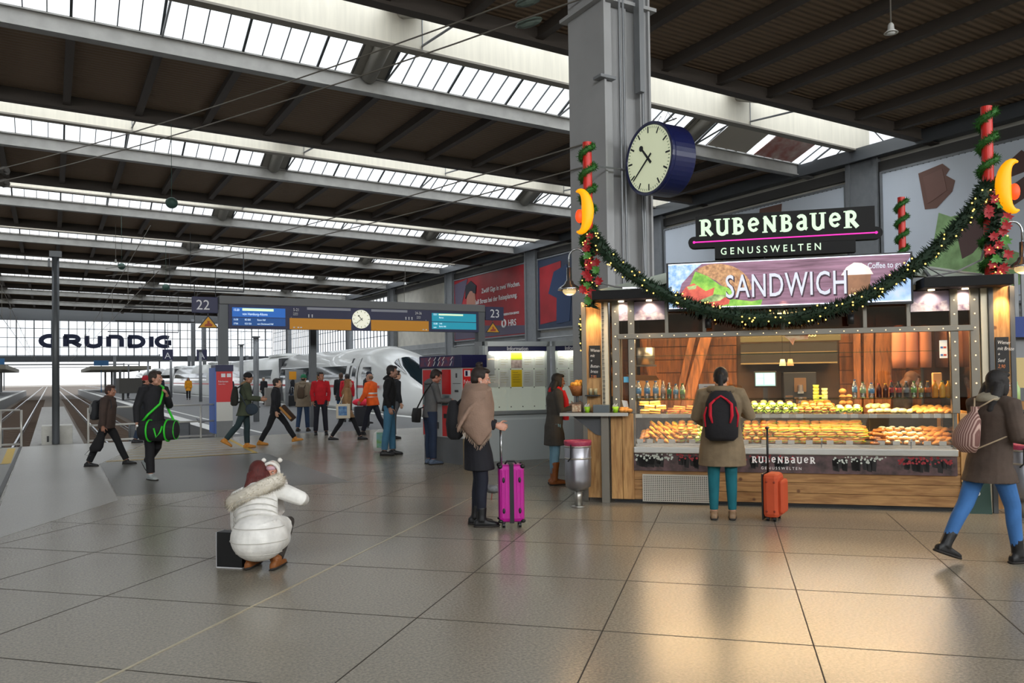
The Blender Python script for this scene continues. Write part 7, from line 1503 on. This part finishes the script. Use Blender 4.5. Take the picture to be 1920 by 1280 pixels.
solo('magenta_bag',MB().blob((0,0,0),(.25,.16,.25),12,8),cloth('a01a5a',.1),'magenta bag beside the person in the wine coloured coat','bag','W',(-29.0,65.5,.5),smooth=True,local=True)
# kiosk staff
q=W('K',2.18,11.5); person('person with reddish brown hair working inside the kiosk behind the bottles',q.x,q.y,100,1.6,top=('hoodie','2a2220'),head=(0,30),lean=8,hair=('bob','5a3418'))
SKYP=4300.; KP=92.; BACKP=12000.; EXPO=0.15; WST=1.5
# ================= world and lights
w=bpy.data.worlds.new('overcast sky'); S.world=w; w.use_nodes=True; nt=w.node_tree; bg=nt.nodes['Background']
bg.inputs[0].default_value=(.95,.975,1,1); bg.inputs[1].default_value=WST
def area(fr,c,rot,sx,sy,power,col,name,spread=None):
    l=bpy.data.lights.new(name,'AREA'); l.shape='RECTANGLE'; l.size=sx; l.size_y=sy; l.energy=power; l.color=col
    if spread: l.spread=R(spread)
    o=bpy.data.objects.new(name,l); COL.objects.link(o); o.location=W(fr,*c); o.rotation_euler=Matrix.Rotation(ANG[fr],3,'Z').to_4x4().to_euler() if rot is None else (Matrix.Rotation(ANG[fr],3,'Z')@Matrix.Rotation(R(rot[1]),3,'Y')@Matrix.Rotation(R(rot[0]),3,'X')).to_euler(); return o
# daylight through each roof glazing strip; the one behind the camera is added fill
for k in (-3,-1,0,1,2,3,4,5,6,7):
    area('H',(-3,31+16*k+12.2,16.6),None,80,7,SKYP*(.9 if k==-3 else 1 if k<5 else .6),(.97,.985,1),'daylight_through_skylight')
o=area('H',(-3,-23.4,10.2),None,78,4,BACKP,(1,.985,.95),'back_fill_light'); o.rotation_euler=(R(90),0,ANG['H'])  # added frontal fill, shining in from behind the camera
if BACKP: o.rotation_euler=(R(-90),0,ANG['H']+PI)
def pt(e,n,z,p,col=(1,.62,.28),r=.05,fr='K'):
    l=bpy.data.lights.new('kiosk_lamp','POINT'); l.energy=p; l.color=col; l.shadow_soft_size=r; o=bpy.data.objects.new('kiosk_lamp',l); COL.objects.link(o); o.location=W(fr,e,n,z)
WARM=(1,.66,.32)
area('K',(.65,10.35,2.02),None,3.4,.25,KP*1.0,WARM,'counter_light_strip')
area('K',(.65,11.4,2.44),None,3.4,.9,KP*1.2,WARM,'kiosk_ceiling_light')
area('K',(.65,10.02,1.255),None,3.4,.06,KP*.30,WARM,'display_light_tube')
area('K',(.65,10.04,1.04),None,3.4,.06,KP*.22,WARM,'display_light_tube')
def spot(fr,c,to,p,ang,col,r=.03):
    l=bpy.data.lights.new('spot','SPOT'); l.energy=p; l.spot_size=R(ang); l.spot_blend=.6; l.color=col; l.shadow_soft_size=r; o=bpy.data.objects.new('spot',l); COL.objects.link(o); a=W(fr,*c); o.location=a; d=W(fr,*to)-a; o.rotation_euler=d.to_track_quat('-Z','Y').to_euler()
for e in (-1.24,-.9,2.23,2.57): spot('K',(e,9.84,2.465),(e,9.95,2.3),KP*.07,110,(1,.8,.55))
spot('K',(-1.6,9.86,2.47),(-1.6,9.93,1.5),KP*.35,70,WARM); spot('K',(2.94,9.84,2.47),(2.94,9.9,1.5),KP*.5,70,WARM)
for e in (-.9,.65,2.2): spot('K',(e,9.72,2.46),(e,9.2,0),KP*.42,85,WARM)
pt(-1.87,9.78,2.58,KP*.25); pt(3.12,9.78,2.62,KP*.25)
S.view_settings.view_transform='Standard'; S.view_settings.look='None'; S.view_settings.gamma=1; S.view_settings.exposure=EXPO; S.view_settings.use_curve_mapping=False
S.cycles.max_bounces=6; S.cycles.diffuse_bounces=3; S.cycles.adaptive_threshold=.03; S.cycles.glossy_bounces=3; S.cycles.transparent_max_bounces=12; S.cycles.caustics_reflective=False; S.cycles.caustics_refractive=False; S.cycles.sample_clamp_indirect=6; S.cycles.use_denoising=True
